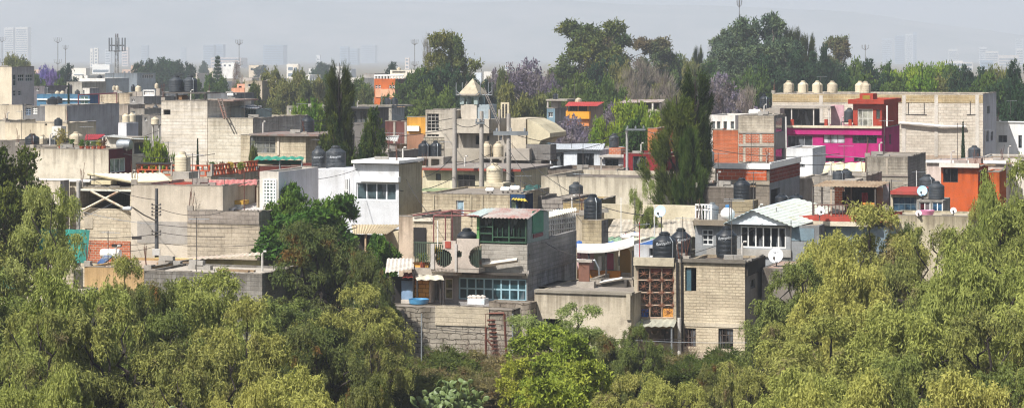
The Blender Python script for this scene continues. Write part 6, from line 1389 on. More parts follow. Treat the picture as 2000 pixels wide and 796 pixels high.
# --- shade roof terrace E
Te = Fr('shade_terrace', 'open terrace under a rusty brown sheet roof with hanging clothes', 'terrace', 1585, 119)
corrugated(Te.root, 'roof_sheet', rust('a89478','7a5c40',.5), [Te.P(1586,363,-.4), Te.P(1712,365,-.4), Te.P(1738,354,3.4), Te.P(1612,352,3.4)])
for p in ((1586,364,432,-.3),(1604,365,432,.6),(1622,366,432,-.3),(1661,366,420,1.0),(1708,366,400,-.3),(1736,356,432,3.2)): Te.box('post', PL('b8a488') if p[0] == 1622 else STEEL, p[0], p[1], p[0]+2.5, p[2], p[3], p[3]+.08)
Te.box('floor_slab', PL('a8483c', dirt=.2), 1560, 423, 1735, 432, -.8, 4); Te.box('slab_edge', PL('c8bca0'), 1556, 432.3, 1700, 441, -.9, 3.9); Te.box('lower_wall', PL('6f8490', dirt=.3), 1575, 441.3, 1735, 520, -.5, 3.8)
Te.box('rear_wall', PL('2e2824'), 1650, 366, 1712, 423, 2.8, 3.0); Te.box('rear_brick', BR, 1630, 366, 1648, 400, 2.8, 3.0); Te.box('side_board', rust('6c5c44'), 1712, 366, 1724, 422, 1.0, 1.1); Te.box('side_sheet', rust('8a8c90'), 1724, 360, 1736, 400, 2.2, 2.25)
mb = MB(); 
for i in range(17): p = Te.P(1590+i*7, 400, -.6); mb.box(p[0]-.02, p[0]+.02, -.62, -.58, Te.Z(423,p[0],-.6), p[2])
p, q = Te.P(1588,400,-.6), Te.P(1712,400,-.6); mb.box(p[0], q[0], -.63, -.57, p[2], p[2]+.05); mb.build('railing', rust('5a4038'), Te.root)
def cloth(fr, px, y0, y1, w, v, col, label):
    a, b, c, d = fr.rect(px, y0, px+w, y1, v); X = fr.W(a, v, c)
    rt = empty('hanging_garment', X, fr.a, label=label, cat='garment', group='clothes hung on the terrace')
    V = []; n = 8
    for j in range(5):
        for i in range(n+1): V.append(((b-a)*i/n*(1-.1*(j == 4)), .05*math.sin(i*2.2+j*.7), (d-c)*j/4))
    m = len(V); V2 = V+[(x, y+.02, z) for x, y, z in V]; Q = []
    for j in range(4):
        for i in range(n): k = j*(n+1)+i; Q += [(k,k+1,k+n+2,k+n+1),(m+k,m+k+n+1,m+k+n+2,m+k+1)]
    MB().add(V2, Q).build('fabric', paint(col, .9), rt, True)
cloth(Te, 1683, 376, 398, 12, 1.5, '8a1c2c', 'dark red shirt hanging in the brown-roofed terrace'); cloth(Te, 1645, 374, 400, 9, 1.4, '181418', 'black garment hanging beside the brick in the brown-roofed terrace'); cloth(Te, 1652, 380, 402, 5, 1.3, '8a7078', 'mauve garment beside the black one in the terrace')
cloth(Te, 1668, 372, 394, 8, 2.0, '2c3438', 'dark blue garment left of the red shirt')
og = Fr('orange_bundle', 'orange cushion thrown over the terrace railing', 'cushion', 1685, 118.2); p = Te.P(1686,403,-.7); 
og.box('cushion', paint('d08a34', .8), 1685, 396, 1708, 404, 0, .35); og.box('prop', STEEL, 1694, 404.2, 1696, 423, .1, .16)
dish(1602, 411.5, 17, 117.5, 'small white dish on the red terrace floor edge', 'e8e8ea', 5, 20, zb=ZP(431,117.5)); dish(1290, 413, 23, 119, 'pale blue dish on a thin pole before the casuarina', 'a8c4d8', -25, 20, zb=ZP(462,119)); dish(1801.5, 373, 20, 126, 'sky blue dish in front of the roof tanks', '9ac4e0', -20, 22, zb=ZP(389,126)); dish(1413, 415, 26, 117.6, 'white dish leaning by the silver tank', 'e4e6e8', -40, 10, zb=ZP(435,117.6)) if False else None
wr_ = Fr('corrugated_fence', 'grey corrugated fence panel on the terrace right end', 'fence', 1688, 117); a, b, c, d = wr_.rect(1690,408,1712,432); corrugated(wr_.root, 'panel', rust('8a929a'), [(a,0,c),(b,0,c),(b,.25,d),(a,.25,d)])
# --- blue-window shack F, H, G
G_ = House('blue_window_shack', 'beige framed shack with wide bluish window under a red slab', 1740, 1792, 381, 127, PL('b8a888', dirt=.2), dep=4, par=.02, roofmat=PL('b04a44')); G_.win(1744,385,1790,412,4,2,'5c6c74','3a5468',t=.03); G_.done(); G_.box('slab', PL('a84a44'), 1738, 373, 1796, 380, -.3, 4.2)
G2 = House('white_frame_room', 'small room of white frames and blue pane under the lidded tank', 1790, 1842, 391, 125, PL('a8a49c'), dep=3, par=.02); G2.win(1795,394,1817,420,2,1,'e8e8e4','4a1c24'); G2.win(1820,394,1841,418,2,1,'e8e8e4','3a6c94'); G2.done()
T_(1829, 391, 31, 36, 125.8, 'faded', 'grey tank with square lid on the white frame room', zb=G2.rz+.006, group=None, n=26); T_(1811, 375, 30, 35, 132, 'faded', 'grey tank behind the square-lidded one', zb=ZP(375,132), group=None, n=24)
hp = Fr('block_pier', 'pier under the rear grey tank by the sky blue dish', 'pier', 1795, 131.2); hp.box('pier', GRY, 1795, 375.4, 1827, 410, 0, 1.4)
Gf = House('tree_edge_wall_house', 'stained cream wall house rising behind the right pepper trees', 1738, 1900, 421, 120, PL('c0b494', dirt=.5), dep=4, par=.1, roofmat=PL('b0a488')); Gf.done()
for x, lab, c_ in ((1794,'pinkish small dish on the stained wall edge','e4d8da'),(1862,'small white dish on the stained wall near the trees','ececec')): dish(x, 416 if x < 1800 else 411, 12, 119.5, lab, c_, -10, 15, zb=ZP(424,119.5))
pc = Fr('pink_basin', 'pink plastic basin with bottles on the stained wall', 'basin', 1789, 120.3, z0=Gf.rz+.003); MB().lathe([(.3,0),(.42,.3),(.4,.3),(.28,.03),(.02,.02)], (.5,.4,.0), 16).build('basin_bowl', paint('d88ab0', .5), pc.root, True)
H_ = House('grey_block_house', 'grey block house with shaded side right below the magenta house', 1690, 1773, 307, 150, WB('a39a88', dirt=.4), sx=1808, par=.05); H_.done(smat=WB('8c8a86')); H_.box('column', PL('b0a490'), 1730, 309, 1734, 340, -.05, -.003); H_.box('band', PL('948a7c'), 1690, 340, 1773, 344, -.06, -.003)
ca = Fr('cream_awning', 'pleated cream awning below the magenta house', 'awning', 1607, 152); corrugated(ca.root, 'awning_sheet', paint('d8cda8', .8), [ca.P(1606,338,-.8), ca.P(1691,340,-.8), ca.P(1691,317,.3), ca.P(1612,317,.3)], .6, .05)
for x in (1610, 1686): ca.box('post', STEEL, x, 320, x+1.5, 360, .35, .42)
h = House('rear_grey_house', 'low grey house behind the rusty terrace roof', 1590, 1692, 344, 140, WB('a49c90', dirt=.3), dep=6, par=.1); h.done()
for i, x in enumerate((1638, 1652)): T_(x, 352, 24, 21, 139 if i else 137.5, 'faded', f"{'rear' if i else 'front'} grey-green tank above the rusty terrace roof", zb=ZP(352,138), group='grey-green tanks over the terrace roof')
hp = Fr('tank_deck', 'deck under the grey-green tanks over the terrace roof', 'deck', 1622, 136.6); hp.box('deck', CONC, 1622, 352.4, 1668, 362, 0, 3.4); hp.box('support', CONC, 1626, 362, 1664, 390, .2, 3.2)
Oh = House('bright_orange_house', 'bright orange house with black window and red rimmed roof', 1838, 1910, 327, 140, PL('c45a2c', dirt=.35, streak=.5), sx=1930, par=.05, roofmat=PL('b4504c')); Oh.win(1842,328,1871,356,2,1,'2c2424','141418'); Oh.win(1912,330,1924,352,1,1,'401c10',side=True); Oh.done(smat=PL('b84a20')); Oh.box('white_eave', PL('dcd4c8', dirt=.1), 1834, 319, 1912, 327, -.3, -.003)
h = House('orange_annexe', 'orange annexe half hidden by the right trees', 1924, 1952, 336, 143, PL('c4602c', dirt=.3), dep=4, par=.05); h.done()
T_(1903, 309, 24, 25, 162, 'faded', 'blue-grey tank beside the cypress by the block wall', zb=ZP(309,162), group=None)
hp = Fr('block_pier', 'pink-brown pier under the tank beside the cypress', 'pier', 1892, 161.2); hp.box('pier', PL('a88a7c'), 1892, 309.4, 1916, 330, 0, 1.4)
h = House('pink_roof_house', 'low house with white and pink parapet below the big block wall', 1810, 1960, 318, 165, PL('c8b4a8', dirt=.2), dep=7, par=.1, roofmat=PL('c08a84')); h.done(); h.box('white_band', WHT, 1806, 313, 1965, 318.5, -.2, .0)
h = House('beam_house', 'low cream house with long concrete beam at the edge', 1912, 2060, 309, 168, PL('d0c8b8', dirt=.2), dep=7, par=.1); h.done()

# ---------------------------------------------------------------- utility poles, lamp, cables
def pole(px, top, Y, label, r=.16, mat=None, arms=None, low=.2, cat='utility pole'):
    z = ZP(top, Y); rt = empty('utility_pole', (XP(px,Y), Y, 0), 0, label=label, cat=cat, group='utility poles')
    MB().tube([(0,0,-.3),(0,0,z)], r*1.25, 10, r*.8).build('pole_shaft', mat or PL('a09a90', dirt=.2), rt, True)
    for (dy, dx0, dx1) in arms or []:
        zz = ZP(dy, Y); s = Y/F; MB().box(dx0*s, dx1*s, -.25, -.13, zz-.06, zz+.06).build('crossarm', GALV, rt); mb = MB()
        for k in range(3): x = (dx0+(dx1-dx0)*(.1+.4*k))*s; mb.lathe([(.03,0),(.07,.05),(.05,.1),(.07,.15),(.02,.2)], (x,-.19,zz+.06), 7)
        mb.build('insulators', paint('8a8f94', .4), rt)
    return rt
pole(888, 212, 143, 'concrete utility pole in front of the pale stair wing'); pole(940.5, 217, 142, 'concrete utility pole with insulator rack at its head', arms=[(240,-12,6)]); pole(993.5, 222, 141, 'concrete utility pole with braced cross-arm right of the others', arms=[(258,-30,38),(262,-30,38)])
pole(1224.5, 250, 156, 'slim white utility pole with short cross-arm by the maroon house', .11, PL('b4b4b0'), arms=[(253,-3,36)])
pole(153, 355, 113, 'pale concrete pole before the X-braced opening', .11, PL('a8a49c', dirt=.2))
lp = empty('street_lamp', (XP(306,112), 112, 0), 0, label='dark utility pole bearing a street lamp on a long slanted arm', cat='street lamp')
zt = ZP(368,112); s_ = 112/F
MB().tube([(0,0,-.2),(0,0,zt)], .15, 10, .07).build('pole_shaft', paint('4a4c50', .7, var=.3), lp, True)
MB().tube([(0,-.1,ZP(431,112)), (-.6,-.3,ZP(418,112)), (-42*s_,-.7,ZP(403,112)), (-50*s_,-.8,ZP(403,112))], .035, 6).build('lamp_arm', STEEL, lp)
MB().lathe([(.02,0),(.08,.04),(.12,.25),(.1,.4),(.02,.45)], (-61*s_,-.85,ZP(405,112)), 10, 'x').build('lamp_head', PL('c8ccd0'), lp, True)
for y in (400, 407, 414, 420, 452, 458): MB().box(-.22,.22,-.16,-.1, ZP(y,112)-.02, ZP(y,112)+.02).lathe([(.03,0),(.05,.04),(.03,.09)], (-.2,-.13,ZP(y,112)), 6).lathe([(.03,0),(.05,.04),(.03,.09)], (.2,-.13,ZP(y,112)), 6).build('insulator_rack', STEEL, lp)
MB().box(-.16,.2,-.35,-.12,ZP(497,112),ZP(485,112)).build('junction_box', PL('c0beb8'), lp)
for (x, y, lab) in ((267,464,'black cable splice box hung on the upper wires'),(228,479,'black cable splice box hung on the lower wires')):
    o = MB().box(-.23,.23,-.07,.07,-.07,.07).build('splice_box', DRK, None, loc=wp(x,y,111.8)); tag(o, lab, 'splice box', 'splice boxes')
q = lambda x, y, Y=112: wp(x, y, Y)
cabs = [((153,411,113),(306,438,112),.1,'thin wire from the pale pole to the lamp pole below the X brace'),((150,462,111.5),(306,457,112),.1,'wire with the upper splice box left of the lamp pole'),((165,474,112),(306,474,112),.1,'wire with the lower splice box left of the lamp pole'),
 ((306,438,112),(520,440,112),.15,'wire across the plain plaster wall to the block house'),((306,452,112),(440,462,112),.1,'slanting wire right of the lamp pole'),((306,474,112),(520,476,112),.15,'lowest wire across the plain plaster wall'),((306,405,112),(440,412,112),.3,'sagging loop wire high right of the lamp pole'),
 ((-60,410,113),(153,411,113),.1,'wire reaching the pale pole from the edge'),((153,428,113),(222,396,119),.02,'wire rising from the pale pole to the X brace'),((226,490,112),(306,480,112),.1,'lowest slanted wire left of the lamp pole'),((-60,430,112.4),(153,440,113),.2,'sagging wire behind the airy tree'),
 ((888,240,143),(940.5,238,142),.3,'wire between the left and middle concrete poles, upper'),((940.5,238,142),(993.5,255,141),.3,'wire between the middle and right concrete poles'),((888,250,143),(500,230,176),1.0,'long wire from the left concrete pole to the block wing roof'),((993.5,258,141),(1224,254,156),.8,'long wire from the braced cross-arm to the slim white pole'),
 ((1258,254,156),(1640,300,150),.8,'wire passing behind the casuarina to the magenta house'),((1535,290,158),(1940,304,160),.5,'pale wire crossing the magenta house front'),((888,300,143),(826,345,145),.3,'wire dropping left from the left concrete pole'),((888,322,143),(960,300,142),.1,'slanting stay between the left concrete poles'),
 ((888,345,143),(780,372,130),.3,'wire drooping from left pole to the olive wall'),((940,340,142),(1000,352,140),.2,'short wire above the gas tanks'),((993,290,141),(1060,372,133),.3,'wire dropping from right concrete pole to the checkered wall'),((500,205,176),(760,228,200),1.2,'long wire across the bright green tree toward the terrace house'),
 ((480,225,176),(690,222,190),.6,'lower long wire by the bright green tree'),((745,632,98.5),(1335,662,100),.2,'wire crossing low before the stone wall and creeper'),((1240,664,99),(1480,668,99),.05,'pale wire before the lower wall of the tank house')]
for a, b, s, lab in cabs: cable(q(*a), q(*b), s, lab, r=.013 if a[2] < 130 else .022, col=paint('8a8e92') if 'pale' in lab else DRK)
cabs2 = [((840,421,105),(770,300,150),.3,'thin wire rising from the pergola to the roofs behind'),((940,300,142),(1140,395,118),.5,'wire drooping from the middle pole to the tall ribbed tank'),((993,275,141),(1260,420,119),1.0,'long wire from the right pole toward the pale blue dish'),((1224,262,156),(1060,300,150),.3,'wire from the slim pole over the long white shed'),
 ((1330,500,104),(1500,430,118),.2,'wire from the tank house pipe to the gabled veranda'),((1358,402,118),(1580,395,122),.4,'clothes wire above the white gabled roof'),((1600,372,119),(1800,350,150),.4,'wire from the rusty terrace roof toward the grey shaded wall'),((1140,440,116),(1240,450,112),.2,'short wire over the blue roof sheet'),
 ((500,345,119),(700,330,131),.4,'wire along the roof edge of the white modern wing'),((306,390,112),(180,350,126),.2,'wire from the lamp pole up to the cream sheet roof'),((120,280,160),(310,255,176),.5,'wire over the red sheet hut'),((240,300,150),(420,300,150),.3,'wire above the brick terrace plants'),
 ((1690,310,150),(1560,320,141),.2,'wire between the grey block house and brick-topped house'),((888,230,143),(760,215,232),.6,'wire from the left pole to the terrace house'),((1060,470,108),(1130,500,106),.1,'slack wire on the grey side wall'),((1245,440,105),(1180,470,110),.1,'black hose wire from the red mast')]
for a, b, s, lab in cabs2: cable(q(*a), q(*b), s, lab, r=.014 if a[2] < 130 else .02)
# thin roof antennas
def antenna(px, top, base, Y, label, yagi=True, col=None):
    z0, z1 = ZP(base, Y), ZP(top, Y); rt = empty('tv_antenna', (XP(px,Y), Y, z0), rnd.random()*1.5-.7, label=label, cat='antenna', group='thin antennas and rods on the roofs')
    MB().tube([(0,0,0),(0,0,z1-z0)], .022, 5).build('rod', col or STEEL, rt)
    if yagi:
        h = z1-z0; mb = MB().tube([(-.3,0,h-.1),(.7,0,h-.1)], .012, 4)
        for i in range(6): mb.tube([(-.25+i*.17,-.22+.02*i,h-.1),(-.25+i*.17,.22-.02*i,h-.1)], .008, 3)
        mb.build('elements', GALV, rt)
for a in [(1249,434,505,105.2,'red mast left of the biggest black tank',True,rust('a83c3c','7a2c2c')),(1278,400,462,119.5,'white rod holding the pale blue dish',False,WHT),(1425,385,440,118,'antenna above the blue-white gable tip'),(1516,405,440,118,'thin rod on the long window gable',False),(1505,418,438,118,'shorter rod beside the gable rod',False),
          (1545,430,510,112,'antenna rod right of the long window band'),(477,330,420,118,'rust brown rod beside the red roof terrace',False,rust('6a3a2c')),(478,172,230,176,'thin mast on the block wing by the greenhouse',False),(846,152,200,370,'faint mast among the eucalyptus trunks',False),
          (1368,400,432,118.4,'thin rod beside the white balcony railing',False),(1240,385,462,121,'thin black rod above the gas tank pair',False),(1213,385,465,121,'pale thin rod above the curved roof',False,WHT),(1213,290,330,160,'thin rod beside the black tank pier'),(855,430,480,105.5,'white rod of the pergola terrace',False,WHT),
          (746,172,215,232,'pale mast on the concrete terrace house',False,PL('b8b4a8')),(1122,150,197,226,'thin rod by the raised slab tank',False),(1017,340,376,131,'tiny antenna beside the blue-capped gas tanks'),(1741,350,385,127,'rod with arm beside the blue-window shack',True),(1790,333,371,149,'white antenna against the grey shaded side wall',True,WHT)]: antenna(*a)
# ---------------------------------------------------------------- far trees
for a in [('round_dark',322,118,520,70,'dark flat-topped tree mass, middle crown of the far dark clump'),('round_dark',285,121,520,50,'dark tree at the left end of the far dark clump'),('round_dark',357,123,515,46,'dark tree at the right end of the far dark clump'),('round_dark',300,128,505,60,'shorter dark tree in front of the far dark clump'),('round_dark',340,134,505,70,'low dark tree in front of the far clump, near the twin tanks'),
 ('tiered_conifer',425,112,430,34,'lone tiered conifer left of centre skyline'),('round',408,150,360,46,'green round tree below the tiered conifer'),('round',436,156,350,44,'green round tree right under the tiered conifer'),('round',385,158,345,34,'green bush tree right of the twin tanks'),
 ('bare',463,127,400,30,'greyish sparse tree by the radio mast'),('round_dark',398,122,900,22,'bluish far tree left of the tiered conifer'),('round_dark',628,125,700,50,'bluish dark tree above the grove'),('round_dark',510,130,900,30,'far bluish tree behind the salmon house'),('round_olive',585,140,380,34,'pale olive tree top rising above the grove'),
 ('jacaranda_vivid',85,134,420,46,'vivid purple jacaranda by the tall edge house'),('jacaranda_vivid',102,140,410,30,'smaller vivid purple jacaranda crown beside the bigger'),('round_dark',128,131,430,44,'dark green tree right of the vivid jacaranda'),('round_olive',40,117,400,70,'olive tree behind the tall edge house'),('round_olive',22,112,420,40,'olive tree top at the edge above the tall house'),('round',68,148,380,40,'green tree under the vivid jacaranda'),('round',118,158,360,40,'green tree in front of the vivid jacaranda, near the blue house'),
 ('cypress',134,165,250,10,'slim dark cypress between the round-topped tanks and the white cube'),
 ('round_olive',516,146,300,58,'olive pepper-like tree, leftmost tall crown of the middle grove'),('round_olive',548,158,290,60,'olive tree at the middle of the grove behind the block wing'),('round_olive',586,150,300,60,'broad olive tree right of centre in the grove'),('round_olive',618,158,290,50,'olive tree touching the dark casuarina'),('round_olive',500,168,270,44,'low olive tree over the grey long house'),
 ('round_light',618,205,205,64,'bright green tree behind the lower block house'),('round_light',592,212,210,40,'smaller bright green crown beside the bright tree'),('round',700,158,300,60,'mid green tree right of the dark casuarina'),('round_olive',714,176,280,40,'grey-olive tree in front of the mid green one'),('round',752,192,260,50,'green tree under the orange house'),
 ('round',806,160,320,34,'green tree just right of the orange house'),('round_dark',768,128,450,50,'dark tree behind the cream penthouse'),('round',790,178,290,40,'grey green tree below the orange house balcony'),
 ('eucalyptus',884,68,285,116,'tall airy eucalyptus with yellow-lit clumps behind the spire house'),('round',820,140,280,76,'green tree below the airy eucalyptus, left'),('round_dark',862,136,275,90,'dark blue-green tree left of the spire'),('round_dark',905,150,262,70,'dark tree right behind the spire belfry'),('round',830,170,255,80,'lower green tree behind the pale stair wing'),('round_dark',800,152,300,50,'dark tree right of the orange house'),('round',876,180,250,60,'low green tree left of the tower shaft'),
 ('bare',838,82,300,40,'leafless branches poking left of the airy eucalyptus'),
 ('jacaranda',960,142,300,60,'faded mauve jacaranda right of the spire'),('round_olive',985,142,290,50,'brownish tree between spire and mauve trees'),('jacaranda',1045,124,290,110,'big mauve-grey jacaranda before the great eucalyptus'),('jacaranda',1080,150,280,60,'mauve jacaranda crown lower right of the big one'),('round_olive',985,170,240,70,'brown-olive tree behind the dotted lattice panel'),('round_olive',1030,196,215,80,'brown-olive shrub tree right of the lattice panel'),
 ('eucalyptus',1148,45,300,172,'great broad eucalyptus, largest crown on the skyline'),('eucalyptus_slim',1200,68,310,80,'eucalyptus crown joined to the right of the great one'),('round_dark',1190,120,290,80,'dark understorey tree beneath the great eucalyptus'),('round',1130,150,265,86,'yellow-green tree left below the great eucalyptus'),('round',1185,160,255,70,'green tree above the red sheet roof'),('round_olive',1215,130,280,60,'olive grey tree right below the great eucalyptus'),
 ('eucalyptus_slim',1274,76,330,82,'two-lobed green tree standing alone on the skyline'),('bare',1262,122,300,100,'leafless grey tree right of the great eucalyptus'),('bare',1235,140,270,80,'leafless grey tree over the open shed'),('bare',1300,150,265,80,'leafless grey tree beside the casuarina'),('round',1320,110,330,70,'green low tree between the two-lobed tree and dark firs'),('round_olive',1345,128,320,50,'yellow-orange tinted tree behind the casuarina'),
 ('casuarina_dark',1364,100,330,22,'thin dark fir left of the tall dark mass'),('snag',1390,74,330,22,'dead bare tree left of the tall dark mass'),('round',1385,128,320,80,'green tree low behind the casuarina top'),
 ('eucalyptus_blue',1434,56,320,110,'dark tall tree, left shoulder of the dark mass'),('eucalyptus_blue',1484,34,318,120,'tallest dark tree with domed top, right of the needle mast'),('eucalyptus_blue',1465,92,305,140,'broad dark tree filling the dark mass below the dome'),('eucalyptus_blue',1524,80,312,110,'dark tree right of the domed top'),('casuarina_dark',1535,64,320,30,'spiky dark conifer with twin tips, left one'),('casuarina_dark',1556,66,322,34,'spiky dark conifer with twin tips, right one'),('casuarina_dark',1578,78,316,34,'shorter spiky conifer at the end of the dark mass'),
 ('round_dark',1500,120,290,110,'dark understorey tree above the cream tank row'),('round_dark',1560,110,295,90,'dark broad tree behind the second cream tank'),('tiered_conifer',1588,104,300,50,'dark green fir behind the third cream tank'),('eucalyptus_slim',1637,74,345,66,'round-topped open tree with reddish crown standing alone'),('round_dark',1612,98,310,50,'olive tree between fir and reddish crown'),
 ('jacaranda',1420,152,260,110,'mauve grey jacaranda right of the casuarina'),('bare',1455,176,230,70,'leafless mauve bush tree above the unfinished house'),('jacaranda',1395,170,235,60,'small mauve jacaranda touching the casuarina'),('round',1490,140,280,70,'green low tree before the dark mass'),('round',1465,142,285,60,'green tree beneath the broad dark tree')]: tree(*a)
und = [(965,158,330,70,'round_olive','brownish understorey tree right of the spire'),(1000,150,340,70,'round','green understorey tree left of the big mauve jacaranda'),(1060,160,320,90,'round_dark','dark understorey tree beneath the big mauve jacaranda'),(1105,128,330,60,'round','green shoulder tree touching the great eucalyptus'),
 (1165,150,330,90,'round_dark','dark filler tree under the great eucalyptus'),(1222,138,335,70,'round','green tree between the two tall eucalyptus crowns'),(1255,140,340,70,'round_dark','dark tree beneath the two-lobed crown'),(1300,122,340,70,'round','green tree right of the two-lobed crown'),(1345,118,345,60,'round_olive','olive tree with orange tint on the skyline'),
 (1390,118,345,70,'round_dark','dark tree at the foot of the dead snag'),(1415,112,340,60,'round','green tree left of the needle mast'),(1375,150,300,80,'round','green tree behind the casuarina crown'),(1290,165,290,80,'round_olive','olive tree behind the lighter plume'),(1205,172,275,80,'bare','twiggy grey tree behind the open shed'),(1590,130,310,70,'round_dark','dark tree under the dark green fir'),
 (1100,185,250,80,'round_olive','olive tree behind the grey balcony neighbour house'),(1150,180,245,70,'round','green tree behind the red sheet roof'),(940,165,290,60,'round_dark','dark tree directly behind the spire'),(1050,190,240,80,'round_olive','brown olive tree above the sloped wall'),
 (470,165,330,40,'round_olive','olive tree left end of the grove'),(535,140,320,40,'round_olive','slender olive tree top in the grove'),(565,165,285,60,'round_olive','low olive tree in the centre of the grove'),(602,160,285,60,'round_olive','low olive tree near the dark casuarina'),(640,150,320,50,'round','green tree directly behind the dark casuarina'),(680,165,310,50,'round','green tree below the long low white house')]
for a in und: tree(a[4], a[0], a[1], a[2], a[3], a[5])
row = [(1640,128,320,60,'round_dark'),(1672,124,310,56,'round'),(1700,126,300,54,'round_dark'),(1730,132,300,50,'round'),(1762,136,285,60,'round_light'),(1790,134,280,50,'round_light'),(1815,140,282,46,'round'),(1833,132,300,50,'round_light'),(1862,134,290,50,'round'),(1890,138,285,46,'round_dark'),(1915,142,280,50,'round_dark'),(1948,140,262,60,'round_olive'),(1975,150,250,50,'round_dark'),
  (1655,150,270,60,'round_dark'),(1690,152,268,60,'round'),(1725,154,265,60,'round_dark'),(1760,156,260,60,'round'),(1800,158,258,60,'round_light'),(1840,156,262,60,'round_olive'),(1880,154,258,60,'round_dark'),(1930,152,245,66,'round'),(1965,165,228,70,'round_dark'),(1992,130,240,50,'round_dark'),(1990,180,215,60,'round_dark'),(1940,190,232,60,'round')]
rl = ['dark tree right behind the double cream tanks','mid green tree below the lone reddish crown','dark tree left below the two-tiered mast','mid green tree right below the two-tiered mast','brightest yellow-green tree of the long row','second bright tree, just right of the brightest','green tree dipping between two bright ones','bright round tree left of the factory roof','green tree under the white factory roof','dark tree right of the factory roof','dark tree under the squat bluish block','greyish olive tree with spiky top near the edge','dark tree nearing the edge, lower',
  'low dark tree directly above the red stair house','low green tree right of the red stair house','low dark tree over the block wall, left third','low green tree over the block wall under the brightest one','low bright tree over the middle of the block wall','low olive tree over the block wall, right of middle','low dark tree over the block wall right end','low green tree past the corner of the block wall','broad dark tree above the edge white house','tall dark tree cut by the edge','very dark tree beside the white house at the edge','green bush tree squeezed between block wall and dark trees']
for (px, tp_, Y_, w, k), lab in zip(row, rl): tree(k, px, tp_, Y_, w*1.35, lab, group='row of trees behind the block wall')
for a in [('jacaranda',1140,214,232,80,'purple-grey jacaranda below the orange balcony, left'),('jacaranda',1190,208,228,70,'purple jacaranda right of the orange balcony'),('jacaranda',1120,232,205,90,'low purple jacaranda above the long white shed'),('jacaranda',1170,236,203,80,'low purple jacaranda above the shed, right part'),
  ('round_light',1225,206,205,70,'bright green tree right of the purple jacarandas'),('round_light',1262,212,195,60,'bright green tree left of the casuarina'),('round_light',1185,238,192,50,'bright green bush tree above the black pier tank'),('round',1240,240,180,70,'green tree behind the slim white pole'),
  ('casuarina_dark',1358,154,138,66,'tall dark casuarina behind the lighter plume'),('casuarina',1322,206,133,122,'lighter green feathery casuarina standing in front'),('casuarina',1348,262,131,62,'short casuarina plume low beside the lighter one'),
  ('casuarina_dark',662,140,152,56,'very dark column-shaped casuarina left of the tower house'),('dense',724,222,150,70,'side casuarina leaning beside the dark column'),('dense',652,232,151,62,'low dark casuarina growth at the foot of the column'),
  ('airy',1262,355,124,60,'sparse pale pepper tree left of the casuarina foot'),
  ('cypress',1881,240,192,13,'slim pointed cypress against the big block wall'),('cypress',1717,283,184,9,'small cypress shadowing the magenta house corner'),
  ('cypress',386,274,150,12,'small cypress behind the terrace tank'),('round_light',312,282,152,60,'yellow-green bush tree on the brick terrace'),('round_olive',497,292,150,34,'yellowing bush beside the green net canopy')]: tree(*a)
for i, (x, tp_, Y_, w, k) in enumerate(((2040,330,80,260,'pepper_a'),(2110,420,78,280,'pepper_b'),(2080,560,70,300,'pepper_light'),(2060,150,240,90,'round_dark'),(2120,150,260,100,'round'),(2190,160,240,110,'round_dark'),(2150,240,150,120,'round_olive'),(2230,300,120,160,'round'),(2260,200,200,140,'round_dark'),
  (-70,400,92,200,'pepper_a'),(-120,520,80,260,'pepper_b'),(-90,140,300,80,'round_olive'),(-150,150,260,100,'round_dark'),(-120,230,180,120,'round'))):
    tree(k, x, tp_, Y_, w, f"tree beyond the {'right' if x > 0 else 'left'} edge of the view, outside the frame", group='trees just outside the frame')
# roof plants on the planted wall house
for i, (x, k, w, t_) in enumerate(((119,'pale',24,40),(160,'green',16,14),(172,'green',14,12),(183,'green',14,12),(194,'yellow',16,14),(202,'brown',14,16),(140,'green',12,16))):
    pot_plant(x, 290, 151, k, ['tall pale reed-like potted plant at the roof edge','leafy pot right of the terracotta-cream tank','second leafy pot along the planted roof','third leafy pot along the planted roof','yellowish pot near the galvanised drum','brown withered pot beside the galvanised drum','small pot hugging the terracotta-cream tank'][i], w, t_, z=A.rz+.02)
for i, x in enumerate((272, 288, 301, 415, 432, 450, 470)):
    pot_plant(x, 322, 140.4 if x < 400 else 141, ['brown','green','yellow','green','brown','yellow','green'][i], ['brown pot at the left end of the openwork brick shelf','green pot second along the openwork brick shelf','yellowish pot third along the openwork brick shelf','green pot behind the openwork brick right of the pedestal tank','brown pot with orange blooms on the terrace','tall yellowing pot near the green canopy','green pot under the green canopy edge'][i], 18, 18, z=tr.top+.02)

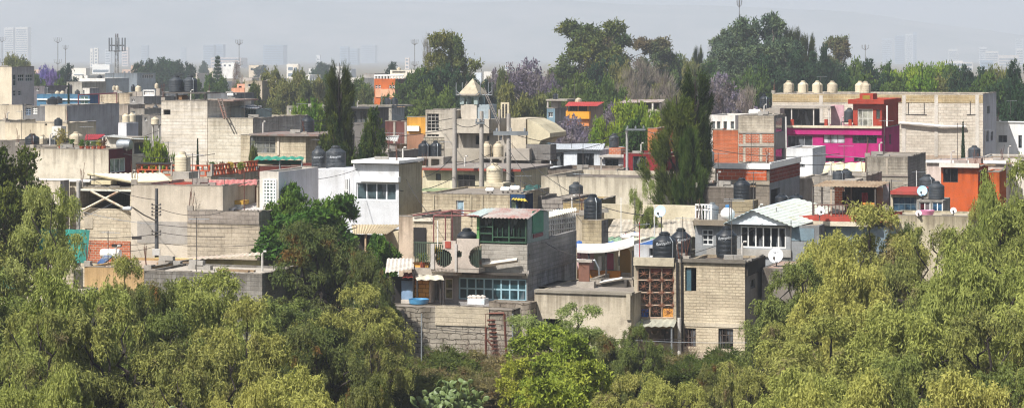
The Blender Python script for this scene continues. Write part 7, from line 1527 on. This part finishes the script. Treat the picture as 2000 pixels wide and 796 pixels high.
# ---------------------------------------------------------------- foreground trees and plants
fg = [('dense_olive',8,298,112,190,'dense dark-leaved tree at the edge, taller than the airy one'),('airy',92,368,92,190,'airy pale pepper tree letting the teal netting show through'),
 ('pepper_a',8,532,78,260,'pepper tree cut by the left edge under the netting'),('pepper_light',130,545,74,230,'yellow-green pepper tree in front of the netted cream tank'),('pepper_a',240,512,86,150,'pepper tree whose top meets the ochre house'),('pepper_b',200,610,72,300,'dark-centred pepper tree low on the left'),
 ('pepper_light',405,545,84,240,'light pepper tree before the grey block house'),('pepper_b',330,620,76,240,'drooping pepper tree between the two lit crowns'),('pepper_light',95,735,62,190,'small bright pepper bush at the bottom left'),('pepper_b',420,680,66,260,'pepper tree at the bottom above the small cactus'),
 ('broadleaf',560,366,119,104,'dark upright broadleaf tree before the glass-block wing'),('broadleaf',650,386,118,120,'broadleaf tree before the white house recess'),('broadleaf',606,415,117,160,'lower broadleaf crown joining its two upright neighbours'),('broadleaf',745,462,114,70,'young broadleaf tree under the beige awning'),
 ('pepper_dry',630,440,104,260,'big pepper tree with rusty foliage and visible dark limbs'),('pepper_dry',725,500,100,120,'rust-tinged pepper tree beside the yard tank'),('pepper_b',560,590,88,270,'broad pepper tree below the rusty one'),('pepper_a',680,565,90,190,'pepper tree left of the stone wall'),('pepper_dry',620,640,80,230,'brownish pepper tree hanging low in the shade'),('pepper_light',590,740,66,230,'yellow-green pepper bush along the bottom'),('pepper_light',480,760,64,160,'light bush at the bottom left of the long cactus'),
 ('airy',1110,600,92,230,'thin olive pepper tree before the low plaster wall'),('bright',1050,640,86,150,'lime green feathery tree right of the rusty stairs'),('bright',1120,655,82,130,'lime green feathery tree joined to the first, slightly lower'),('bright',1150,705,78,150,'bright bush at the foot of the lime trees'),('pepper_b',1245,640,90,110,'dark green sapling under the dry creeper'),('bright',1010,700,84,90,'lime bush beside the big cactus'),('pepper_dry',1190,655,91,110,'olive sapling left of the awning'),
 ('pepper_a',1690,412,94,250,'tallest left crown of the right-hand pepper trees'),('pepper_b',1560,520,88,230,'pepper tree right of the tank house dish'),('pepper_light',1620,470,92,150,'light pepper crown before the shade terrace'),('pepper_b',1815,455,88,220,'pepper tree in front of the stained wall house'),('pepper_dry',1745,450,96,130,'dull pepper tree between two taller crowns'),('pepper_a',1992,318,86,240,'tall pepper tree hiding the orange annexe'),('pepper_a',1918,398,90,110,'pepper crown before the orange annexe'),
 ('pepper_light',1910,500,76,260,'broad yellow-green pepper tree at right'),('pepper_a',1500,640,82,170,'pepper tree overlapping the tank house base'),('pepper_a',1620,620,76,280,'broad pepper tree in the middle of the right mass'),('pepper_light',1770,610,74,280,'yellowish pepper tree below the centre of the right mass'),('pepper_b',1950,620,68,280,'pepper tree cut by the right edge'),('pepper_light',1560,730,66,250,'light pepper bush at the bottom right of the dry shrubs'),('pepper_b',1720,740,62,260,'pepper bush at the bottom among the right mass'),('pepper_light',1870,740,62,260,'light pepper bush at the bottom right'),('pepper_a',1990,470,82,160,'pepper foliage at the far right edge, mid height')]
fg += [('pepper_light',1945,362,88,110,'pepper crown shading the orange annexe'),('pepper_b',60,620,70,240,'dark pepper tree in the lower left shade'),('pepper_dry',280,560,79,180,'dull olive pepper tree between the first bright crowns'),('pepper_a',480,590,76,200,'pepper tree under the small yellow roof end'),('pepper_b',340,730,64,220,'shaded pepper bush above the two small cacti'),
 ('pepper_b',720,650,82,150,'dark pepper sapling in the shade left of the fence'),('pepper_a',20,700,64,220,'pepper bush in the bottom left corner'),('pepper_dry',700,745,66,170,'dull pepper bush left of the big cactus'),('pepper_light',1650,520,84,200,'light crown rising in the middle right mass'),('pepper_a',1850,560,78,220,'pepper crown below the stained wall'),
 ('pepper_b',1440,730,70,150,'dark pepper bush at the foot of the tank house'),('pepper_light',1660,740,60,240,'bright pepper bush low in the right mass'),('pepper_a',1780,700,66,240,'pepper tree low in the right mass centre'),('pepper_b',1980,730,62,240,'dark pepper bush in the bottom right corner'),('pepper_light',1300,740,76,140,'light pepper bush below the metal screen'),
 ('pepper_a',1230,735,72,150,'pepper bush right of the lime bushes'),('bright',1080,740,72,150,'lime bush along the bottom'),('pepper_dry',1385,720,80,120,'dull sapling below the tank house windows')]
for a in fg: tree(*a, group='pepper trees on the near slope' if 'pepper' in a[0] else None)
sr_ = random.Random(5)
lm = [(740,'half hidden tank'),(800,'blue basin'),(860,'stone wall centre'),(920,'laundry sink'),(970,'rusty stairs'),(1040,'lime trees'),(1110,'olive pepper tree'),(1180,'awning'),(1250,'metal screen'),(1330,'drain pipe'),(1400,'barred lower window'),(1460,'tank house corner')]
adj = ['low', 'twiggy', 'spreading', 'ragged', 'thin', 'leafy']
for i in range(48):
    x = 745+i*15+sr_.random()*10; Yf = [98.5, 96.5, 94, 92][i % 4]; t_ = 706+[0, 12, 22, 34][i % 4]-sr_.random()*28; dry = sr_.random() < .5
    nm = min(lm, key=lambda l: abs(l[0]-x))[1]; rowd = ['against the buildings','a step in front','on the lower slope','at the bottom'][i % 4]
    tree('dry_shrub' if dry else 'shrub', x, t_, Yf, 75+sr_.random()*60, f"{adj[i % 6]} {'dry straw-coloured' if dry else 'olive green'} shrub {rowd} below the {nm}", cat='shrub', group='shrubs below the houses')
for (x, t_, w, lab) in ((970,640,60,'dry brown creeper tangled on the rusty stairs'),(920,662,90,'dry brown creeper low on the stone wall'),(1275,652,110,'tangle of dead creeper before the awning posts'),(1230,655,70,'dead creeper heap left of the awning'),(1350,652,60,'dead creeper across the barred lower window'),(1395,700,60,'sparse dead creeper at the foot of the tank house')):
    tree('dry_creeper', x, t_, 99.5, w, lab, cat='creeper', rot=-.2)
def prickly_pear(px, top, Y, wpx, label, n, seed):
    g = random.Random(seed); zb = ground_z(Y) + 3.6*math.exp(-((XP(px,Y)-HUMP[0])**2+(Y-HUMP[1])**2)/18); w = wpx*Y/F; h = ZP(top, Y)-zb
    rt = empty('prickly_pear', (XP(px,Y), Y, zb), 0, label=label, cat='cactus'); mb = MB(); st = MB()
    def pad(c, up, s):
        up = up.normalized(); nrm = Vector((g.gauss(0,1), -1+g.gauss(0,.6), g.gauss(0,.3))); sd = up.cross(nrm).normalized(); nn = sd.cross(up).normalized(); V = []; k = 12; Q = []
        ring = []
        for q, t in ((1.0,0),(.75,.09)):
            for f_ in ((0,) if t == 0 else (1,-1)):
                r = []
                for i in range(k):
                    a = 2*math.pi*i/k; x = math.cos(a)*s*.36*q; y = s*.5+math.sin(a)*s*.5*q; x *= .72+.28*min(1, y/(s*.5)); r.append(len(V)); V.append(c+sd*x+up*y+nn*f_*t*s)
                ring.append(r)
        for j in (1, 2):
            for i in range(k): Q.append((ring[0][i], ring[0][(i+1)%k], ring[j][(i+1)%k], ring[j][i]))
            Q.append(tuple(ring[j]))
        mb.add([tuple(v) for v in V], Q); return c+up*s
    for i in range(n):
        x = g.uniform(-.5,.5)*w; prof = 1-(abs(x)/w*1.5)**2; c = Vector((x, g.uniform(-.9,.9), 0)); z = 0; k = 0
        while z < h*prof*g.uniform(.6,1.0)-.2 and k < 14:
            up = Vector((g.gauss(0,.45), g.gauss(0,.35), 1)); s = g.uniform(.24,.34)*(1.25 if k == 0 else 1); c2 = pad(c, up, s); 
            if k > 1 and g.random() < .7: pad(c+Vector((0,0,s*.6)), Vector((g.choice((-1,1)), g.gauss(0,.5), .6)), s*.85)
            c = c2; z = c.z; k += 1
    G = NT('cactus_skin'); geo = G.n('ShaderNodeNewGeometry'); c = G.mix(geo.outputs['Random Per Island'], lin('46603a'), lin('5a7040')); c2_ = G.mix(.3, c, lin('7c8444')); p = G.n('ShaderNodeBsdfPrincipled'); G.l(c2_, p.inputs[0]); p.inputs['Roughness'].default_value = .55; G.l(p.outputs[0], G.out.inputs[0])
    mb.build('pads', G.m, rt, True)
prickly_pear(878, 722, 84, 150, 'large prickly pear clump below the stone wall', 80, 1); prickly_pear(805, 770, 74, 110, 'low prickly pear spreading left of the large clump', 24, 2)
prickly_pear(213, 772, 62, 60, 'small pale prickly pear at the bottom left', 14, 3); prickly_pear(292, 772, 61, 60, 'darker small prickly pear right of the pale one', 14, 4)
# dry grass and weeds on the slope
g = np.random.default_rng(77); n = 60000; x = g.uniform(-11, 14, n); y = g.uniform(86, 102, n); z = y*0
k = (np.sin(x*1.3)+np.sin(y*1.9+x)+g.normal(size=n)*.6) > -.4; x, y, z = x[k], y[k], z[k]
gm = leaf_mesh('grass', [leaf_arrays(g, np.column_stack([x,y,z]), rdir(g, len(x))*.5+np.array([0,0,1]), .38*(.5+g.random(len(x))), .025)], leafmat('9a8f5c','7a7444','8a8a4c','8a6f4c', trans=.3))
go = bpy.data.objects.new('grass', gm); C.objects.link(go); tag(go, 'dry grass and weeds on the slope below the houses', 'grass', kind='stuff')
# ---------------------------------------------------------------- small rooftop clutter
cr = random.Random(9)
def clutter(hs, kind, u, v, z):
    ph = ' '.join(hs.root['label'].split()[:8]); W_ = hs.W(u, v, z); a = hs.a+cr.uniform(-.4,.4)
    nm, cat, lab = {'rebar':('rebar_cluster','rebar','rusty rebar sticks rising from the '),'bucket':('bucket','bucket','plastic bucket on the '),'blocks':('block_pile','concrete blocks','loose grey blocks on the '),'planks':('plank_pile','planks','old timber planks on the '),
      'line':('clothes_line','clothes line','laundry line across the '),'vent':('vent_pipe','vent pipe','bent vent pipe on the '),'drum':('metal_drum','drum','rusty drum on the '),'aerial':('tv_antenna','antenna','thin television aerial on the ')}[kind]
    rt = empty(nm, W_, a, label=(lab+ph), cat=cat, group='clutter on the flat roofs')
    if kind == 'aerial':
        hh = cr.uniform(1.6, 2.8); MB().tube([(0,0,0),(0,0,hh)], .02, 5).build('rod', STEEL, rt); mb = MB().tube([(-.35,0,hh-.08),(.6,0,hh-.08)], .012, 4)
        for i in range(6): mb.tube([(-.3+i*.16,-.26+.025*i,hh-.08),(-.3+i*.16,.26-.025*i,hh-.08)], .009, 3)
        mb.build('elements', GALV, rt)
    if kind == 'rebar':
        mb = MB()
        for i in range(4): mb.tube([(cr.uniform(-.12,.12), cr.uniform(-.12,.12), 0), (cr.uniform(-.2,.2), cr.uniform(-.2,.2), cr.uniform(.7,1.3))], .014, 4)
        mb.build('rods', rust('5c3c30'), rt); MB().box(-.15,.15,-.15,.15,0,.25).build('column_stub', CONC, rt)
    elif kind == 'bucket': MB().lathe([(.13,0),(.17,.34),(.16,.34),(.12,.03),(.01,.02)], n=12).build('bucket_body', paint(cr.choice(['2c5aa0','c8c8c4','a83c30','d0b040','38786a']), .5), rt, True)
    elif kind == 'blocks':
        for i in range(5): MB().box(0,.4,0,.2,0,.2).build('block', wall('9a968e'), rt, loc=(.42*(i%3), .05*(i%2), .201*(i//3)))
    elif kind == 'planks':
        for i in range(4): MB().box(0,1.6+.2*(i%2),0,.18,0,.04).build('plank', rust('8a7458','5c4a38',.4), rt, loc=(0, .2*(i%2), .042*(i//2)))
    elif kind == 'vent': MB().tube([(0,0,0),(0,0,.8),(.08,0,.9),(.2,0,.9)], .05, 7).build('pipe', PL('c0bcb4'), rt)
    elif kind == 'drum': MB().lathe([(.28,0),(.28,.28),(.3,.3),(.28,.32),(.28,.6),(.3,.62),(.28,.64),(.28,.88),(.01,.86)], n=14).build('drum_body', rust(cr.choice(['4a6a8a','6a6a68','8a4a38'])), rt, True)
    elif kind == 'line':
        L = 2.6
        for x in (0, L): MB().tube([(x,0,0),(x,0,1.7)], .03, 5).build('post', STEEL, rt)
        MB().tube([(0,0,1.65),(L/2,0,1.58),(L,0,1.65)], .008, 3).build('line', DRK, rt)
        for i, x in enumerate((.3,.8,1.35,1.9)):
            w, hh = cr.uniform(.3,.45), cr.uniform(.5,.9); MB().box(x, x+w, -.012, .012, 1.58-hh, 1.58).build('garment', paint(cr.choice(['c8c8c8','4a5468','8a4850','98a8b4','2c2c30','c0b098']), .9), rt)
hl_ = [h for h in HOUSES if h.Wd > 2.2 and h.dep > 2 and h.lift == 0 and 95 < h.Y0 < 300 and 'wall' not in h.root.name and 'pillar' not in h.root.name]
seen = set()
for i, h_ in enumerate(hl_):
    ks = ['rebar','blocks','vent','planks','aerial']; cr.shuffle(ks)
    for k in ks[:5 if h_.Y0 < 170 else 2]:
        key = (k, ' '.join(h_.root['label'].split()[:8]))
        if key in seen: continue
        seen.add(key)
        u, v = cr.uniform(.25, max(.3, h_.Wd-.6)), cr.uniform(.3, min(h_.dep*.8, 3.5)); z = h_.rz+.004
        if k == 'rebar': u, v, z = cr.choice((.12, h_.Wd-.12)), .12, h_.top+.002
        if k == 'line' and (h_.Wd < 3.2 or h_.Y0 > 135 or cr.random() < .4): continue
        if k == 'line': u = cr.uniform(.1, h_.Wd-2.9)
        clutter(h_, k, u, v, z)
# remove unlinked leftovers
for o in list(bpy.data.objects):
    if o.users_collection == () : bpy.data.objects.remove(o)
